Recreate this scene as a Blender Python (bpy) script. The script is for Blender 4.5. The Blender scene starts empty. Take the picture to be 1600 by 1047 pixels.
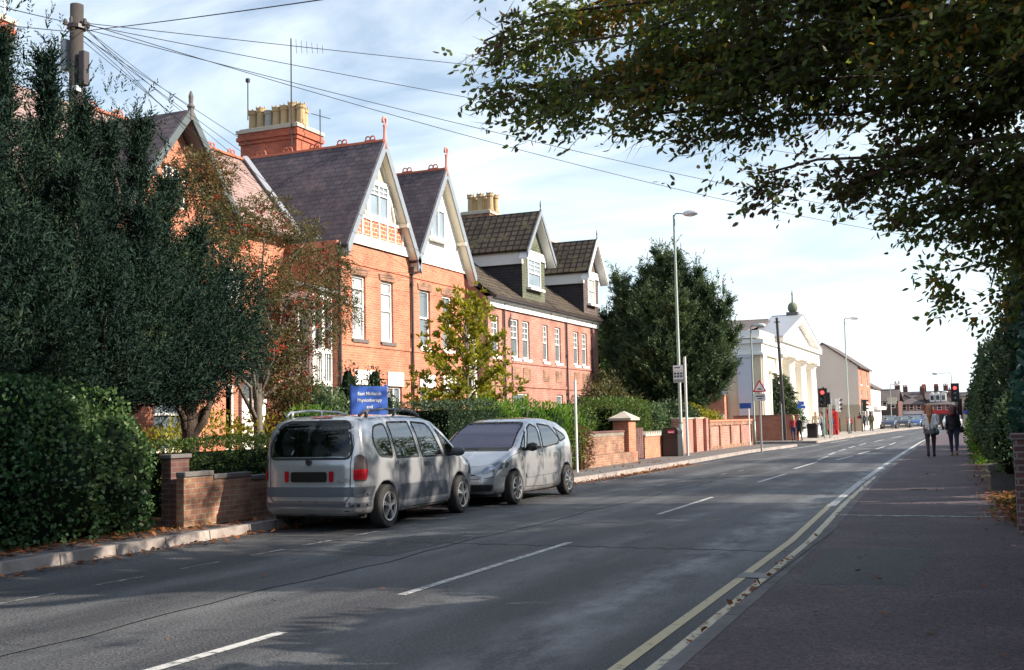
import bpy, bmesh, math, random
import numpy as np
from math import sin, cos, tan, pi, radians, sqrt, atan2, hypot
from mathutils import Vector, Matrix

S = bpy.context.scene
COL = S.collection
random.seed(7)
RNG = np.random.default_rng(11)

# ------------------------------------------------------------------ camera
def make_camera():
    yaw, pitch, roll = radians(23.116), radians(4.505), radians(1.2212)
    fh = Vector((-sin(yaw), cos(yaw), 0)); r0 = Vector((cos(yaw), sin(yaw), 0))
    fw = fh*cos(pitch) + Vector((0, 0, sin(pitch)))
    u0 = -fh*sin(pitch) + Vector((0, 0, cos(pitch)))
    r = r0*cos(roll) - u0*sin(roll); u = r0*sin(roll) + u0*cos(roll)
    cd = bpy.data.cameras.new('camera'); cam = bpy.data.objects.new('camera', cd)
    cd.sensor_width = 36; cd.sensor_fit = 'HORIZONTAL'; cd.lens = 36*1749/1600
    cd.clip_start = .05; cd.clip_end = 3000
    m = Matrix((r, u, -fw)).transposed().to_4x4(); m.translation = (0, 0, 1.504)
    cam.matrix_world = m; COL.objects.link(cam); S.camera = cam
make_camera()

# ------------------------------------------------------------------ light
SUN_EL, SUN_AZ = radians(29), radians(13)      # azimuth measured from +X towards +Y
sdir = Vector((cos(SUN_EL)*cos(SUN_AZ), cos(SUN_EL)*sin(SUN_AZ), sin(SUN_EL)))
sl = bpy.data.lights.new('sun', 'SUN'); sl.energy = 5.0; sl.angle = radians(.5); sl.color = (1, .88, .72)
so = bpy.data.objects.new('sun', sl); so.rotation_euler = sdir.to_track_quat('Z', 'Y').to_euler(); COL.objects.link(so)

W = bpy.data.worlds.new('World'); S.world = W; W.use_nodes = True
def world():
    nt = W.node_tree; n = nt.nodes; L = nt.links; n.clear()
    out = n.new('ShaderNodeOutputWorld'); bg = n.new('ShaderNodeBackground'); bg.inputs[1].default_value = .088
    sky = n.new('ShaderNodeTexSky'); sky.sky_type = 'NISHITA'; sky.sun_disc = False
    sky.sun_elevation = SUN_EL; sky.sun_rotation = pi/2 - SUN_AZ
    sky.air_density = 1.0; sky.dust_density = .6; sky.ozone_density = 2.2; sky.altitude = 50
    tc = n.new('ShaderNodeTexCoord'); sep = n.new('ShaderNodeSeparateXYZ'); L.new(tc.outputs['Generated'], sep.inputs[0])
    # thin cloud: directions flattened on to a plane overhead so streaks shrink towards the horizon
    zz = n.new('ShaderNodeMath'); zz.operation = 'MAXIMUM'; zz.inputs[1].default_value = 0; L.new(sep.outputs['Z'], zz.inputs[0])
    za = n.new('ShaderNodeMath'); za.operation = 'ADD'; za.inputs[1].default_value = .22; L.new(zz.outputs[0], za.inputs[0])
    dx = n.new('ShaderNodeMath'); dx.operation = 'DIVIDE'; L.new(sep.outputs['X'], dx.inputs[0]); L.new(za.outputs[0], dx.inputs[1])
    dy = n.new('ShaderNodeMath'); dy.operation = 'DIVIDE'; L.new(sep.outputs['Y'], dy.inputs[0]); L.new(za.outputs[0], dy.inputs[1])
    cb = n.new('ShaderNodeCombineXYZ'); L.new(dx.outputs[0], cb.inputs[0]); L.new(dy.outputs[0], cb.inputs[1])
    mp = n.new('ShaderNodeMapping'); mp.inputs['Rotation'].default_value = (0, 0, radians(35)); mp.inputs['Scale'].default_value = (1.0, 2.1, 1)
    L.new(cb.outputs[0], mp.inputs[0])
    n1 = n.new('ShaderNodeTexNoise'); n1.inputs['Scale'].default_value = 1.25; n1.inputs['Detail'].default_value = 7; n1.inputs['Roughness'].default_value = .55
    n1.inputs['Distortion'].default_value = .5
    L.new(mp.outputs[0], n1.inputs['Vector'])
    cr = n.new('ShaderNodeValToRGB'); cr.color_ramp.elements[0].position = .40; cr.color_ramp.elements[1].position = .66
    cr.color_ramp.elements[0].color = (.05, .05, .05, 1); cr.color_ramp.elements[1].color = (.95, .95, .95, 1)
    L.new(n1.outputs['Fac'], cr.inputs[0])
    mx = n.new('ShaderNodeMixRGB'); L.new(cr.outputs[0], mx.inputs[0]); L.new(sky.outputs[0], mx.inputs[1])
    mx.inputs[2].default_value = (7.0, 7.7, 8.3, 1)
    # brighter, whiter veil near the horizon
    hz = n.new('ShaderNodeMapRange'); hz.inputs['From Min'].default_value = 0; hz.inputs['From Max'].default_value = .42
    hz.inputs['To Min'].default_value = .75; hz.inputs['To Max'].default_value = 0; L.new(zz.outputs[0], hz.inputs[0])
    m2 = n.new('ShaderNodeMixRGB'); L.new(hz.outputs[0], m2.inputs[0]); L.new(mx.outputs[0], m2.inputs[1])
    m2.inputs[2].default_value = (6.5, 7.5, 7.9, 1)
    L.new(m2.outputs[0], bg.inputs[0]); L.new(bg.outputs[0], out.inputs[0])
world()
S.view_settings.view_transform = 'Standard'; S.view_settings.look = 'None'
S.view_settings.exposure = 1.02; S.view_settings.gamma = 1
S.cycles.max_bounces = 6; S.cycles.transparent_max_bounces = 24; S.cycles.use_denoising = True
S.cycles.caustics_reflective = False; S.cycles.caustics_refractive = False

# ------------------------------------------------------------------ materials
M = {}
def _m(name):
    m = bpy.data.materials.new(name); m.use_nodes = True; nt = m.node_tree; nt.nodes.clear()
    o = nt.nodes.new('ShaderNodeOutputMaterial'); b = nt.nodes.new('ShaderNodeBsdfPrincipled')
    nt.links.new(b.outputs[0], o.inputs[0]); M[name] = m
    return m, nt, b, o
def rgb(c): return (c[0], c[1], c[2], 1)
def flat(name, c, rough=.6, metal=0, var=.12, scale=6, spec=.5, bump=0, coat=0):
    m, nt, b, o = _m(name); n = nt.nodes; L = nt.links
    b.inputs['Roughness'].default_value = rough; b.inputs['Metallic'].default_value = metal
    b.inputs['Specular IOR Level'].default_value = spec; b.inputs['Coat Weight'].default_value = coat
    b.inputs['Coat Roughness'].default_value = .05
    tc = n.new('ShaderNodeTexCoord'); nz = n.new('ShaderNodeTexNoise'); nz.inputs['Scale'].default_value = scale; nz.inputs['Detail'].default_value = 6
    L.new(tc.outputs['Object'], nz.inputs['Vector'])
    mx = n.new('ShaderNodeMixRGB'); L.new(nz.outputs['Fac'], mx.inputs[0])
    mx.inputs[1].default_value = rgb([v*(1-var) for v in c]); mx.inputs[2].default_value = rgb([min(1, v*(1+var)) for v in c])
    L.new(mx.outputs[0], b.inputs['Base Color'])
    if bump:
        bp = n.new('ShaderNodeBump'); bp.inputs['Strength'].default_value = bump; bp.inputs['Distance'].default_value = .02
        n2 = n.new('ShaderNodeTexNoise'); n2.inputs['Scale'].default_value = scale*6; L.new(tc.outputs['Object'], n2.inputs['Vector'])
        L.new(n2.outputs['Fac'], bp.inputs['Height']); L.new(bp.outputs[0], b.inputs['Normal'])
    return m
def bricky(name, c1, c2, mortar, bw=.225, rh=.075, ms=.010, var=.35, vscale=.6, rough=.85, bump=.5, offset=.5, blotch=None):
    m, nt, b, o = _m(name); n = nt.nodes; L = nt.links
    b.inputs['Roughness'].default_value = rough; b.inputs['Specular IOR Level'].default_value = .25
    uv = n.new('ShaderNodeUVMap'); br = n.new('ShaderNodeTexBrick')
    br.inputs['Scale'].default_value = 1; br.inputs['Brick Width'].default_value = bw; br.inputs['Row Height'].default_value = rh
    br.inputs['Mortar Size'].default_value = ms; br.inputs['Mortar Smooth'].default_value = .2; br.offset = offset
    br.inputs['Color1'].default_value = rgb(c1); br.inputs['Color2'].default_value = rgb(c2); br.inputs['Mortar'].default_value = rgb(mortar)
    br.inputs['Bias'].default_value = 0
    L.new(uv.outputs[0], br.inputs['Vector'])
    tc = n.new('ShaderNodeTexCoord'); nz = n.new('ShaderNodeTexNoise'); nz.inputs['Scale'].default_value = vscale; nz.inputs['Detail'].default_value = 8; nz.inputs['Roughness'].default_value = .65
    L.new(tc.outputs['Object'], nz.inputs['Vector'])
    mr = n.new('ShaderNodeMapRange'); mr.inputs['From Min'].default_value = .3; mr.inputs['From Max'].default_value = .7
    mr.inputs['To Min'].default_value = 1-var; mr.inputs['To Max'].default_value = 1+var*.6; L.new(nz.outputs['Fac'], mr.inputs[0])
    ml = n.new('ShaderNodeMixRGB'); ml.blend_type = 'MULTIPLY'; ml.inputs[0].default_value = 1
    L.new(br.outputs['Color'], ml.inputs[1]); L.new(mr.outputs[0], ml.inputs[2])
    src = ml
    if blotch:
        n3 = n.new('ShaderNodeTexNoise'); n3.inputs['Scale'].default_value = vscale*2.7; n3.inputs['Detail'].default_value = 9; n3.inputs['Roughness'].default_value = .7
        L.new(tc.outputs['Object'], n3.inputs['Vector'])
        r3 = n.new('ShaderNodeMapRange'); r3.inputs['From Min'].default_value = .52; r3.inputs['From Max'].default_value = .68; r3.inputs['To Max'].default_value = .8
        L.new(n3.outputs['Fac'], r3.inputs[0])
        mb = n.new('ShaderNodeMixRGB'); L.new(r3.outputs[0], mb.inputs[0]); L.new(ml.outputs[0], mb.inputs[1]); mb.inputs[2].default_value = rgb(blotch); src = mb
    L.new(src.outputs[0], b.inputs['Base Color'])
    bp = n.new('ShaderNodeBump'); bp.inputs['Strength'].default_value = bump; bp.inputs['Distance'].default_value = .015; bp.invert = True
    L.new(br.outputs['Fac'], bp.inputs['Height']); L.new(bp.outputs[0], b.inputs['Normal'])
    return m
bricky('brick_orange', (.55, .195, .115), (.43, .135, .085), (.50, .31, .23), var=.34, vscale=.9, blotch=(.50, .20, .12), ms=.008)
bricky('brick_red', (.50, .125, .070), (.38, .090, .055), (.34, .18, .13), var=.4, vscale=1.1, blotch=(.30, .10, .07), ms=.008)
bricky('brick_pink', (.48, .19, .145), (.37, .135, .105), (.38, .30, .26), var=.4, vscale=.9, blotch=(.40, .20, .16))
bricky('brick_old', (.36, .17, .11), (.22, .11, .075), (.30, .25, .20), var=.55, vscale=1.8, blotch=(.34, .25, .15), ms=.008)
bricky('brick_dark', (.17, .07, .06), (.11, .055, .055), (.15, .12, .11), var=.4, vscale=1.5)
bricky('brick_purple', (.20, .095, .095), (.13, .075, .085), (.30, .25, .23), var=.3, vscale=1.5, ms=.012)
bricky('brick_far', (.50, .17, .10), (.42, .13, .08), (.40, .28, .22), var=.2)
bricky('brick_panel', (.55, .15, .07), (.50, .12, .06), (.55, .45, .38), bw=.24, rh=.13, ms=.014, var=.1)
bricky('slate', (.105, .085, .10), (.075, .062, .075), (.03, .025, .03), bw=.28, rh=.19, ms=.012, var=.35, vscale=.9, rough=.6, bump=.8, blotch=(.16, .12, .12))
bricky('slate_sunlit', (.36, .25, .235), (.29, .195, .185), (.13, .09, .09), bw=.28, rh=.19, ms=.012, var=.3, vscale=.8, rough=.65, bump=.8, blotch=(.30, .26, .20))  # slate of the street slopes, pinkish sunlight put into the colour
bricky('tile_brown', (.105, .080, .062), (.070, .055, .045), (.018, .014, .012), bw=.30, rh=.30, ms=.045, var=.4, vscale=.8, rough=.8, bump=1.0, offset=0, blotch=(.13, .12, .055))
bricky('tile_hung_green', (.135, .150, .105), (.105, .12, .085), (.05, .055, .04), bw=.16, rh=.12, ms=.012, var=.3, rough=.75, blotch=(.19, .19, .13))
bricky('tile_hung_dark', (.060, .055, .060), (.045, .042, .048), (.022, .02, .022), bw=.16, rh=.12, ms=.012, var=.3, rough=.75)
bricky('tile_hung_brown', (.16, .12, .115), (.11, .085, .085), (.05, .04, .04), bw=.16, rh=.12, ms=.012, var=.3, rough=.75)
bricky('kerb_stone', (.33, .29, .27), (.27, .24, .23), (.07, .06, .06), bw=.92, rh=2, ms=.012, var=.35, vscale=2.2, offset=0, blotch=(.20, .16, .14))
bricky('kerb_dark', (.17, .16, .165), (.14, .13, .135), (.04, .04, .04), bw=.92, rh=2, ms=.012, var=.4, vscale=2.2, offset=0)
bricky('slate_far', (.15, .125, .125), (.12, .10, .10), (.06, .05, .05), bw=.5, rh=.3, ms=.02, var=.3)
flat('white_paint', (.80, .79, .77), .5, var=.05)
flat('white_render', (.82, .80, .76), .7, var=.06, scale=2)
flat('cream_paint', (.70, .63, .50), .6, var=.08, scale=2)
flat('cream_render', (.60, .53, .42), .8, var=.12, scale=1.2)
flat('pink_render', (.78, .65, .55), .85, var=.12, scale=.5)
flat('brown_render', (.46, .36, .26), .85, var=.15, scale=.6)
flat('pebbledash', (.50, .42, .32), .95, var=.25, scale=14, bump=.6)
flat('stone', (.42, .38, .32), .85, var=.25, scale=5, bump=.3)
flat('dark_stone', (.12, .11, .11), .85, var=.3, scale=5, bump=.3)
flat('lead', (.30, .32, .36), .45, var=.2, scale=3)
flat('barge_grey', (.20, .23, .27), .5, var=.2, scale=5)
flat('barge_dark', (.07, .09, .10), .5, var=.2, scale=5)
flat('pipe_dark', (.035, .025, .028), .45, var=.2)
flat('terracotta', (.42, .13, .075), .75, var=.2, scale=8)
flat('terracotta_pink', (.62, .22, .19), .6, var=.12, scale=8)
flat('pot_buff', (.40, .29, .16), .85, var=.3, scale=7)
flat('pot_grey', (.32, .31, .28), .85, var=.2, scale=7)
flat('stucco_white', (.80, .79, .77), .7, var=.06, scale=1.5)
flat('stucco_cream', (.66, .58, .43), .75, var=.08, scale=1.5)
flat('stucco_shaded', (.58, .62, .70), .75, var=.06, scale=1.5)  # white stucco of the church side, its bluish shade put into the colour
flat('black_plastic', (.018, .018, .020), .45, var=.2)
flat('rubber', (.020, .019, .019), .8, var=.25, scale=20)
flat('metal_grey', (.30, .32, .33), .45, .5, var=.2)
flat('metal_green', (.26, .31, .29), .55, .2, var=.25, scale=2)
flat('metal_pale', (.60, .61, .62), .45, .3, var=.1)
flat('wood_pole', (.042, .036, .034), .9, var=.35, scale=3, bump=.4)
flat('bark', (.085, .062, .048), .95, var=.4, scale=6, bump=.8)
flat('bark_grey', (.14, .12, .10), .95, var=.3, scale=6, bump=.6)
flat('red_paint', (.60, .03, .03), .4, var=.1)
flat('sign_blue', (.045, .13, .52), .45, var=.05)
flat('sign_white', (.80, .80, .80), .45, var=.04)
flat('sign_red', (.62, .02, .04), .45, var=.05)
flat('green_paint', (.03, .16, .07), .45, var=.1)
flat('wire', (.03, .03, .035), .6, var=0)
flat('shop_cream', (.72, .68, .60), .7, var=.15, scale=.8)
flat('interior_dark', (.02, .02, .022), .8, var=.2)
def glassy(name, c, rough=.06, var=.3, scale=1.2):
    m = flat(name, c, rough, var=var, scale=scale, spec=.9); return m
glassy('pane_dark', (.035, .045, .055)); glassy('pane_curtain', (.40, .43, .45), .12, .35, 3.0); glassy('pane_mid', (.13, .16, .18), .08)
glassy('pane_sky', (.22, .28, .34), .05)

# ------------------------------------------------------------------ mesh helpers
ORG = {}
class MB:
    def __init__(s): s.v = []; s.f = []; s.m = []
    def add(s, vs, fs, m=0):
        o = len(s.v); s.v += [tuple(v) for v in vs]; s.f += [tuple(o+i for i in f) for f in fs]; s.m += [m]*len(fs)
    def quad(s, a, b, c, d, m=0): s.add([a, b, c, d], [(0, 1, 2, 3)], m)
    def box(s, x0, x1, y0, y1, z0, z1, m=0):
        s.add([(x0,y0,z0),(x1,y0,z0),(x1,y1,z0),(x0,y1,z0),(x0,y0,z1),(x1,y0,z1),(x1,y1,z1),(x0,y1,z1)],
              [(3,2,1,0),(4,5,6,7),(0,1,5,4),(1,2,6,5),(2,3,7,6),(3,0,4,7)], m)
    def slab(s, a, b, c, d, t, m=0):
        a, b, c, d = [Vector(p) for p in (a, b, c, d)]; n = (b-a).cross(d-a).normalized()*t
        vs = [a, b, c, d, a-n, b-n, c-n, d-n]
        s.add(vs, [(0,1,2,3),(7,6,5,4),(0,4,5,1),(1,5,6,2),(2,6,7,3),(3,7,4,0)], m)
    def prism(s, pts, ax, lo, hi, m=0):
        """extrude a 2D polygon along axis ax (0: pts are (y,z); 1: (x,z); 2: (x,y))"""
        def P(p, h): return {0: (h, p[0], p[1]), 1: (p[0], h, p[1]), 2: (p[0], p[1], h)}[ax]
        n = len(pts); a = sum(pts[i][0]*pts[(i+1)%n][1]-pts[(i+1)%n][0]*pts[i][1] for i in range(n))
        if (a < 0) != (ax == 1): pts = pts[::-1]
        vs = [P(p, lo) for p in pts]+[P(p, hi) for p in pts]
        fs = [tuple(range(n))[::-1], tuple(range(n, 2*n))]+[(i, (i+1)%n, n+(i+1)%n, n+i) for i in range(n)]
        s.add(vs, fs, m)
    def beam(s, a, b, w, h, up=(0, 0, 1), m=0):
        a, b = Vector(a), Vector(b); d = (b-a).normalized(); u = Vector(up)
        sx = d.cross(u).normalized()*w/2; uz = sx.cross(d).normalized()*h/2
        vs = [p+q for p in (a, b) for q in (-sx-uz, sx-uz, sx+uz, -sx+uz)]
        s.add(vs, [(0,1,2,3),(7,6,5,4),(0,4,5,1),(1,5,6,2),(2,6,7,3),(3,7,4,0)], m)
    def tube(s, pts, r, n=8, m=0, caps=True):
        pts = [Vector(p) for p in pts]; k = len(pts); rs = r if isinstance(r, (list, tuple)) else [r]*k
        vs = []; ref = None
        for i, p in enumerate(pts):
            d = (pts[min(i+1, k-1)]-pts[max(i-1, 0)])
            d = d.normalized() if d.length > 1e-9 else Vector((0, 0, 1))
            if ref is None:
                ref = d.cross(Vector((0, 0, 1)) if abs(d.z) < .9 else Vector((1, 0, 0))).normalized()
            else:
                ref = (ref-d*ref.dot(d)).normalized()
            w = d.cross(ref)
            for j in range(n):
                a = 2*pi*j/n; vs.append(p+(ref*cos(a)+w*sin(a))*rs[i])
        fs = [(i*n+j, i*n+(j+1)%n, (i+1)*n+(j+1)%n, (i+1)*n+j) for i in range(k-1) for j in range(n)]
        if caps: fs += [tuple(range(n))[::-1], tuple((k-1)*n+j for j in range(n))]
        s.add(vs, fs, m)
    def lathe(s, prof, c=(0, 0, 0), n=16, m=0, ax=2):
        """prof: (radius, height) pairs revolved round axis ax through c"""
        vs = []
        for r, h in prof:
            for j in range(n):
                a = 2*pi*j/n; x, y = r*cos(a), r*sin(a)
                p = {2: (x, y, h), 1: (x, h, y), 0: (h, x, y)}[ax]
                vs.append((c[0]+p[0], c[1]+p[1], c[2]+p[2]))
        k = len(prof); fs = [(i*n+j, i*n+(j+1)%n, (i+1)*n+(j+1)%n, (i+1)*n+j) for i in range(k-1) for j in range(n)]
        fs += [tuple(range(n))[::-1], tuple((k-1)*n+j for j in range(n))]
        if ax == 1: fs = [f[::-1] for f in fs]
        s.add(vs, fs, m)
    def arrays(s, vs, fs, m=0): s.add(vs, fs, m)
    def build(s, name, mat, parent=None, org=None, smooth=False, recalc=True, bevel=0):
        if parent is not None: org = ORG[parent.name]
        if org is None: org = (0, 0, 0)
        me = bpy.data.meshes.new(name)
        me.from_pydata([(v[0]-org[0], v[1]-org[1], v[2]-org[2]) for v in s.v], [], s.f)
        mats = mat if isinstance(mat, (list, tuple)) else [mat]
        for q in mats: me.materials.append(M[q] if isinstance(q, str) else q)
        if len(mats) > 1: me.polygons.foreach_set('material_index', s.m)
        if recalc:
            bm = bmesh.new(); bm.from_mesh(me)
            if bevel: bmesh.ops.bevel(bm, geom=bm.edges[:], offset=bevel, segments=1, affect='EDGES')
            bm.to_mesh(me); bm.free()
        me.update(); autouv(me, org)
        if smooth: me.polygons.foreach_set('use_smooth', [True]*len(me.polygons))
        o = bpy.data.objects.new(name, me); COL.objects.link(o)
        if parent is not None: o.parent = parent
        else: o.location = org
        ORG[o.name] = tuple(org)
        return o
def autouv(me, org=(0, 0, 0)):
    if not me.uv_layers: me.uv_layers.new(name='UVMap')
    uv = me.uv_layers[0].data; V = me.vertices
    for p in me.polygons:
        n = p.normal
        if abs(n.z) > .999: U = Vector((1, 0, 0)); Wv = Vector((0, 1, 0))
        else:
            U = Vector((-n.y, n.x, 0)).normalized(); Wv = n.cross(U)
        for li in p.loop_indices:
            c = V[me.loops[li].vertex_index].co + Vector(org); uv[li].uv = (c.dot(U), c.dot(Wv))
def empty(name, loc, rz=0):
    o = bpy.data.objects.new(name, None); COL.objects.link(o); o.location = loc; o.rotation_euler = (0, 0, rz)
    o.empty_display_size = .3; ORG[o.name] = tuple(loc); return o
def tag(o, label=None, cat=None, group=None, kind=None):
    if label: o['label'] = label
    if cat: o['category'] = cat
    if group: o['group'] = group
    if kind: o['kind'] = kind
    return o
def struct(o): o['kind'] = 'structure'; return o
def thing(name, label, cat, loc=(0, 0, 0), group=None, rz=0):
    return tag(empty(name, loc, rz), label, cat, group)
def copy_tree(o, parent=None, first=True):
    c = o.copy(); COL.objects.link(c)
    if parent is not None: c.parent = parent
    ORG[c.name] = ORG.get(o.name, (0, 0, 0))
    for ch in list(o.children): copy_tree(ch, c)
    return c
def text_mesh(txt, size, depth=.002, align='CENTER', bold=0):
    cu = bpy.data.curves.new('t', 'FONT'); cu.body = txt; cu.size = size; cu.extrude = depth; cu.align_x = align; cu.align_y = 'CENTER'; cu.offset = bold
    o = bpy.data.objects.new('t', cu); COL.objects.link(o)
    dg = bpy.context.evaluated_depsgraph_get(); me = bpy.data.meshes.new_from_object(o.evaluated_get(dg))
    v = [tuple(p.co) for p in me.vertices]; f = [tuple(p.vertices) for p in me.polygons]
    bpy.data.objects.remove(o); bpy.data.curves.remove(cu); bpy.data.meshes.remove(me)
    return v, f
def text_part(parent, name, txt, size, mat, origin, xdir, updir, org=None, bold=0, align='CENTER'):
    v, f = text_mesh(txt, size, align=align, bold=bold); X = Vector(xdir).normalized(); U = Vector(updir).normalized(); N = X.cross(U); O = Vector(origin)
    mb = MB(); mb.add([O+X*p[0]+U*p[1]+N*p[2] for p in v], f); return mb.build(name, mat, parent)
# ------------------------------------------------------------------ setting: ground, road, pavements
KL = [(-25, -9.85), (8, -9.82), (14, -9.98), (20, -9.75), (28, -9.52), (36, -9.55), (49, -9.78), (57, -9.35), (70, -9.3), (86, -9.15), (110, -8.4), (132, -7.3), (160, -5.2), (200, -1.5), (260, 6)]
KR = [(-25, -1.75), (6, -1.8), (10, -1.88), (14, -1.97), (20, -2.27), (27, -2.53), (38, -2.82), (51, -3.1), (66, -3.4), (86, -3.55), (110, -3.1), (132, -2.2), (160, -.2), (200, 3.2), (260, 10)]
def ip(T, y): return float(np.interp(y, [t[0] for t in T], [t[1] for t in T]))
YS = [-25+i*1.0 for i in range(0, 110)]+[86+i*6 for i in range(0, 29)]
def ribbon(xa, xb, z, ys=YS, mb=None):
    mb = mb or MB()
    for i in range(len(ys)-1):
        a, b = ys[i], ys[i+1]; mb.quad((xa(a), a, z), (xb(a), a, z), (xb(b), b, z), (xa(b), b, z))
    return mb
xl = lambda y: ip(KL, y); xr = lambda y: ip(KR, y)
def asphalt(name, c, patch, rough=.8, vs=.35, streak=True, spec=.5):
    m, nt, b, o = _m(name); n = nt.nodes; L = nt.links
    tc = n.new('ShaderNodeTexCoord')
    fine = n.new('ShaderNodeTexNoise'); fine.inputs['Scale'].default_value = 38; fine.inputs['Detail'].default_value = 2; fine.inputs['Roughness'].default_value = .8; L.new(tc.outputs['Object'], fine.inputs['Vector'])
    mp = n.new('ShaderNodeMapping'); mp.inputs['Scale'].default_value = (1.6, .22, 1) if streak else (1, 1, 1); L.new(tc.outputs['Object'], mp.inputs[0])
    big = n.new('ShaderNodeTexNoise'); big.inputs['Scale'].default_value = vs*2; big.inputs['Detail'].default_value = 7; big.inputs['Roughness'].default_value = .62; L.new(mp.outputs[0], big.inputs['Vector'])
    m1 = n.new('ShaderNodeMapRange'); m1.inputs['From Min'].default_value = .3; m1.inputs['From Max'].default_value = .7; m1.inputs['From Min'].default_value = .35; m1.inputs['From Max'].default_value = .65; m1.inputs['To Min'].default_value = .35; m1.inputs['To Max'].default_value = 1.75; L.new(fine.outputs['Fac'], m1.inputs[0])
    m2 = n.new('ShaderNodeMapRange'); m2.inputs['From Min'].default_value = .42; m2.inputs['From Max'].default_value = .68; L.new(big.outputs['Fac'], m2.inputs[0])
    mx = n.new('ShaderNodeMixRGB'); mx.inputs[1].default_value = rgb(c); mx.inputs[2].default_value = rgb(patch); L.new(m2.outputs[0], mx.inputs[0])
    ml = n.new('ShaderNodeMixRGB'); ml.blend_type = 'MULTIPLY'; ml.inputs[0].default_value = 1; L.new(mx.outputs[0], ml.inputs[1]); L.new(m1.outputs[0], ml.inputs[2])
    L.new(ml.outputs[0], b.inputs['Base Color']); b.inputs['Roughness'].default_value = rough; b.inputs['Specular IOR Level'].default_value = spec
    bp = n.new('ShaderNodeBump'); bp.inputs['Strength'].default_value = .9; bp.inputs['Distance'].default_value = .02; L.new(fine.outputs['Fac'], bp.inputs['Height']); L.new(bp.outputs[0], b.inputs['Normal'])
asphalt('asphalt', (.034, .035, .041), (.085, .088, .094), .62)
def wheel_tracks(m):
    # polished, worn wheel tracks, sky glare added to their pale colour, broken up by noise
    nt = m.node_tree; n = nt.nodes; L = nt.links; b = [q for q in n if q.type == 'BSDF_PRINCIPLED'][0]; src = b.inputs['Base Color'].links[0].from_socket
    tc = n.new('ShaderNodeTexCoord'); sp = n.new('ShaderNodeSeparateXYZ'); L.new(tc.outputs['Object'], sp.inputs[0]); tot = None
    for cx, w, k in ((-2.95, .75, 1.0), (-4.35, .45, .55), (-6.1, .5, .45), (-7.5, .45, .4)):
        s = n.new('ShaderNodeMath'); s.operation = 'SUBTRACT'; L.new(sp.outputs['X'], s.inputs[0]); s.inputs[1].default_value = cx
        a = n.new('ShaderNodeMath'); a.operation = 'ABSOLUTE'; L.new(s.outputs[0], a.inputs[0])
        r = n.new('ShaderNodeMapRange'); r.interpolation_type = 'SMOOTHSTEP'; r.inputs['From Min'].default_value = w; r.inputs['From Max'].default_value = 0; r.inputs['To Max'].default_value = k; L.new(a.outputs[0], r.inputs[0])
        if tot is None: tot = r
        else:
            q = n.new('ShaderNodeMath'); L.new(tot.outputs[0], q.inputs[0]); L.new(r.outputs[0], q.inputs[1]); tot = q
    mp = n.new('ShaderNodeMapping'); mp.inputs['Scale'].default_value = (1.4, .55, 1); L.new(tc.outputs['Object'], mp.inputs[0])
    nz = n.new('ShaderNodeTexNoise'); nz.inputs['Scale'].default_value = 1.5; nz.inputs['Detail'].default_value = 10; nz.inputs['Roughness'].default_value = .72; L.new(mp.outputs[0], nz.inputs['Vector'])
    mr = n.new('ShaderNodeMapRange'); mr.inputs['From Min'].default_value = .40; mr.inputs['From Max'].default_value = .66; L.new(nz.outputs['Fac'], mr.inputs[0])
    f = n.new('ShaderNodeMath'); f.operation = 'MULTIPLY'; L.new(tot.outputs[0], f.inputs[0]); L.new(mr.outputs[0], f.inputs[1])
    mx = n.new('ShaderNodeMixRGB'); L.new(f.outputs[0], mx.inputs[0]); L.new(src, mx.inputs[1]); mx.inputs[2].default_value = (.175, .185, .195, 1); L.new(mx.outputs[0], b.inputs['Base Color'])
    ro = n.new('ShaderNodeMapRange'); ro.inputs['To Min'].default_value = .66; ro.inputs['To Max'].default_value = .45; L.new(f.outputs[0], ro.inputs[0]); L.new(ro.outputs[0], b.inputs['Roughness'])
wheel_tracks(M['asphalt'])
asphalt('pavement_asphalt', (.056, .037, .046), (.092, .064, .074), .75, .5, False)
asphalt('pavement_grey', (.10, .092, .092), (.15, .14, .135), .8, .5, False)
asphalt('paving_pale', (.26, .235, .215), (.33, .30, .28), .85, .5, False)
asphalt('soil', (.07, .055, .04), (.11, .075, .04), .95, .7, False)
asphalt('grass_ground', (.05, .07, .03), (.09, .08, .04), .95, .3, False)
# painted lines: worn through to the asphalt by noise
def paint(name, c, wear):
    m, nt, b, o = _m(name); n = nt.nodes; L = nt.links
    tc = n.new('ShaderNodeTexCoord'); nz = n.new('ShaderNodeTexNoise'); nz.inputs['Scale'].default_value = 9; nz.inputs['Detail'].default_value = 9; nz.inputs['Roughness'].default_value = .75
    L.new(tc.outputs['Object'], nz.inputs['Vector'])
    mr = n.new('ShaderNodeMapRange'); mr.inputs['From Min'].default_value = wear; mr.inputs['From Max'].default_value = wear+.12; L.new(nz.outputs['Fac'], mr.inputs[0])
    mx = n.new('ShaderNodeMixRGB'); mx.inputs[1].default_value = (.085, .09, .095, 1); mx.inputs[2].default_value = rgb(c); L.new(mr.outputs[0], mx.inputs[0])
    L.new(mx.outputs[0], b.inputs['Base Color']); b.inputs['Roughness'].default_value = .6
paint('line_white', (.48, .48, .47), .40); paint('line_faint', (.36, .36, .35), .47); paint('line_yellow', (.50, .41, .24), .33); paint('line_yellow_pale', (.52, .45, .32), .35)

g = MB(); g.quad((-700, -300, -.03), (700, -300, -.03), (700, 1500, -.03), (-700, 1500, -.03)); struct(g.build('ground', 'grass_ground'))
struct(ribbon(xl, xr, 0).build('road', 'asphalt'))
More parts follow.
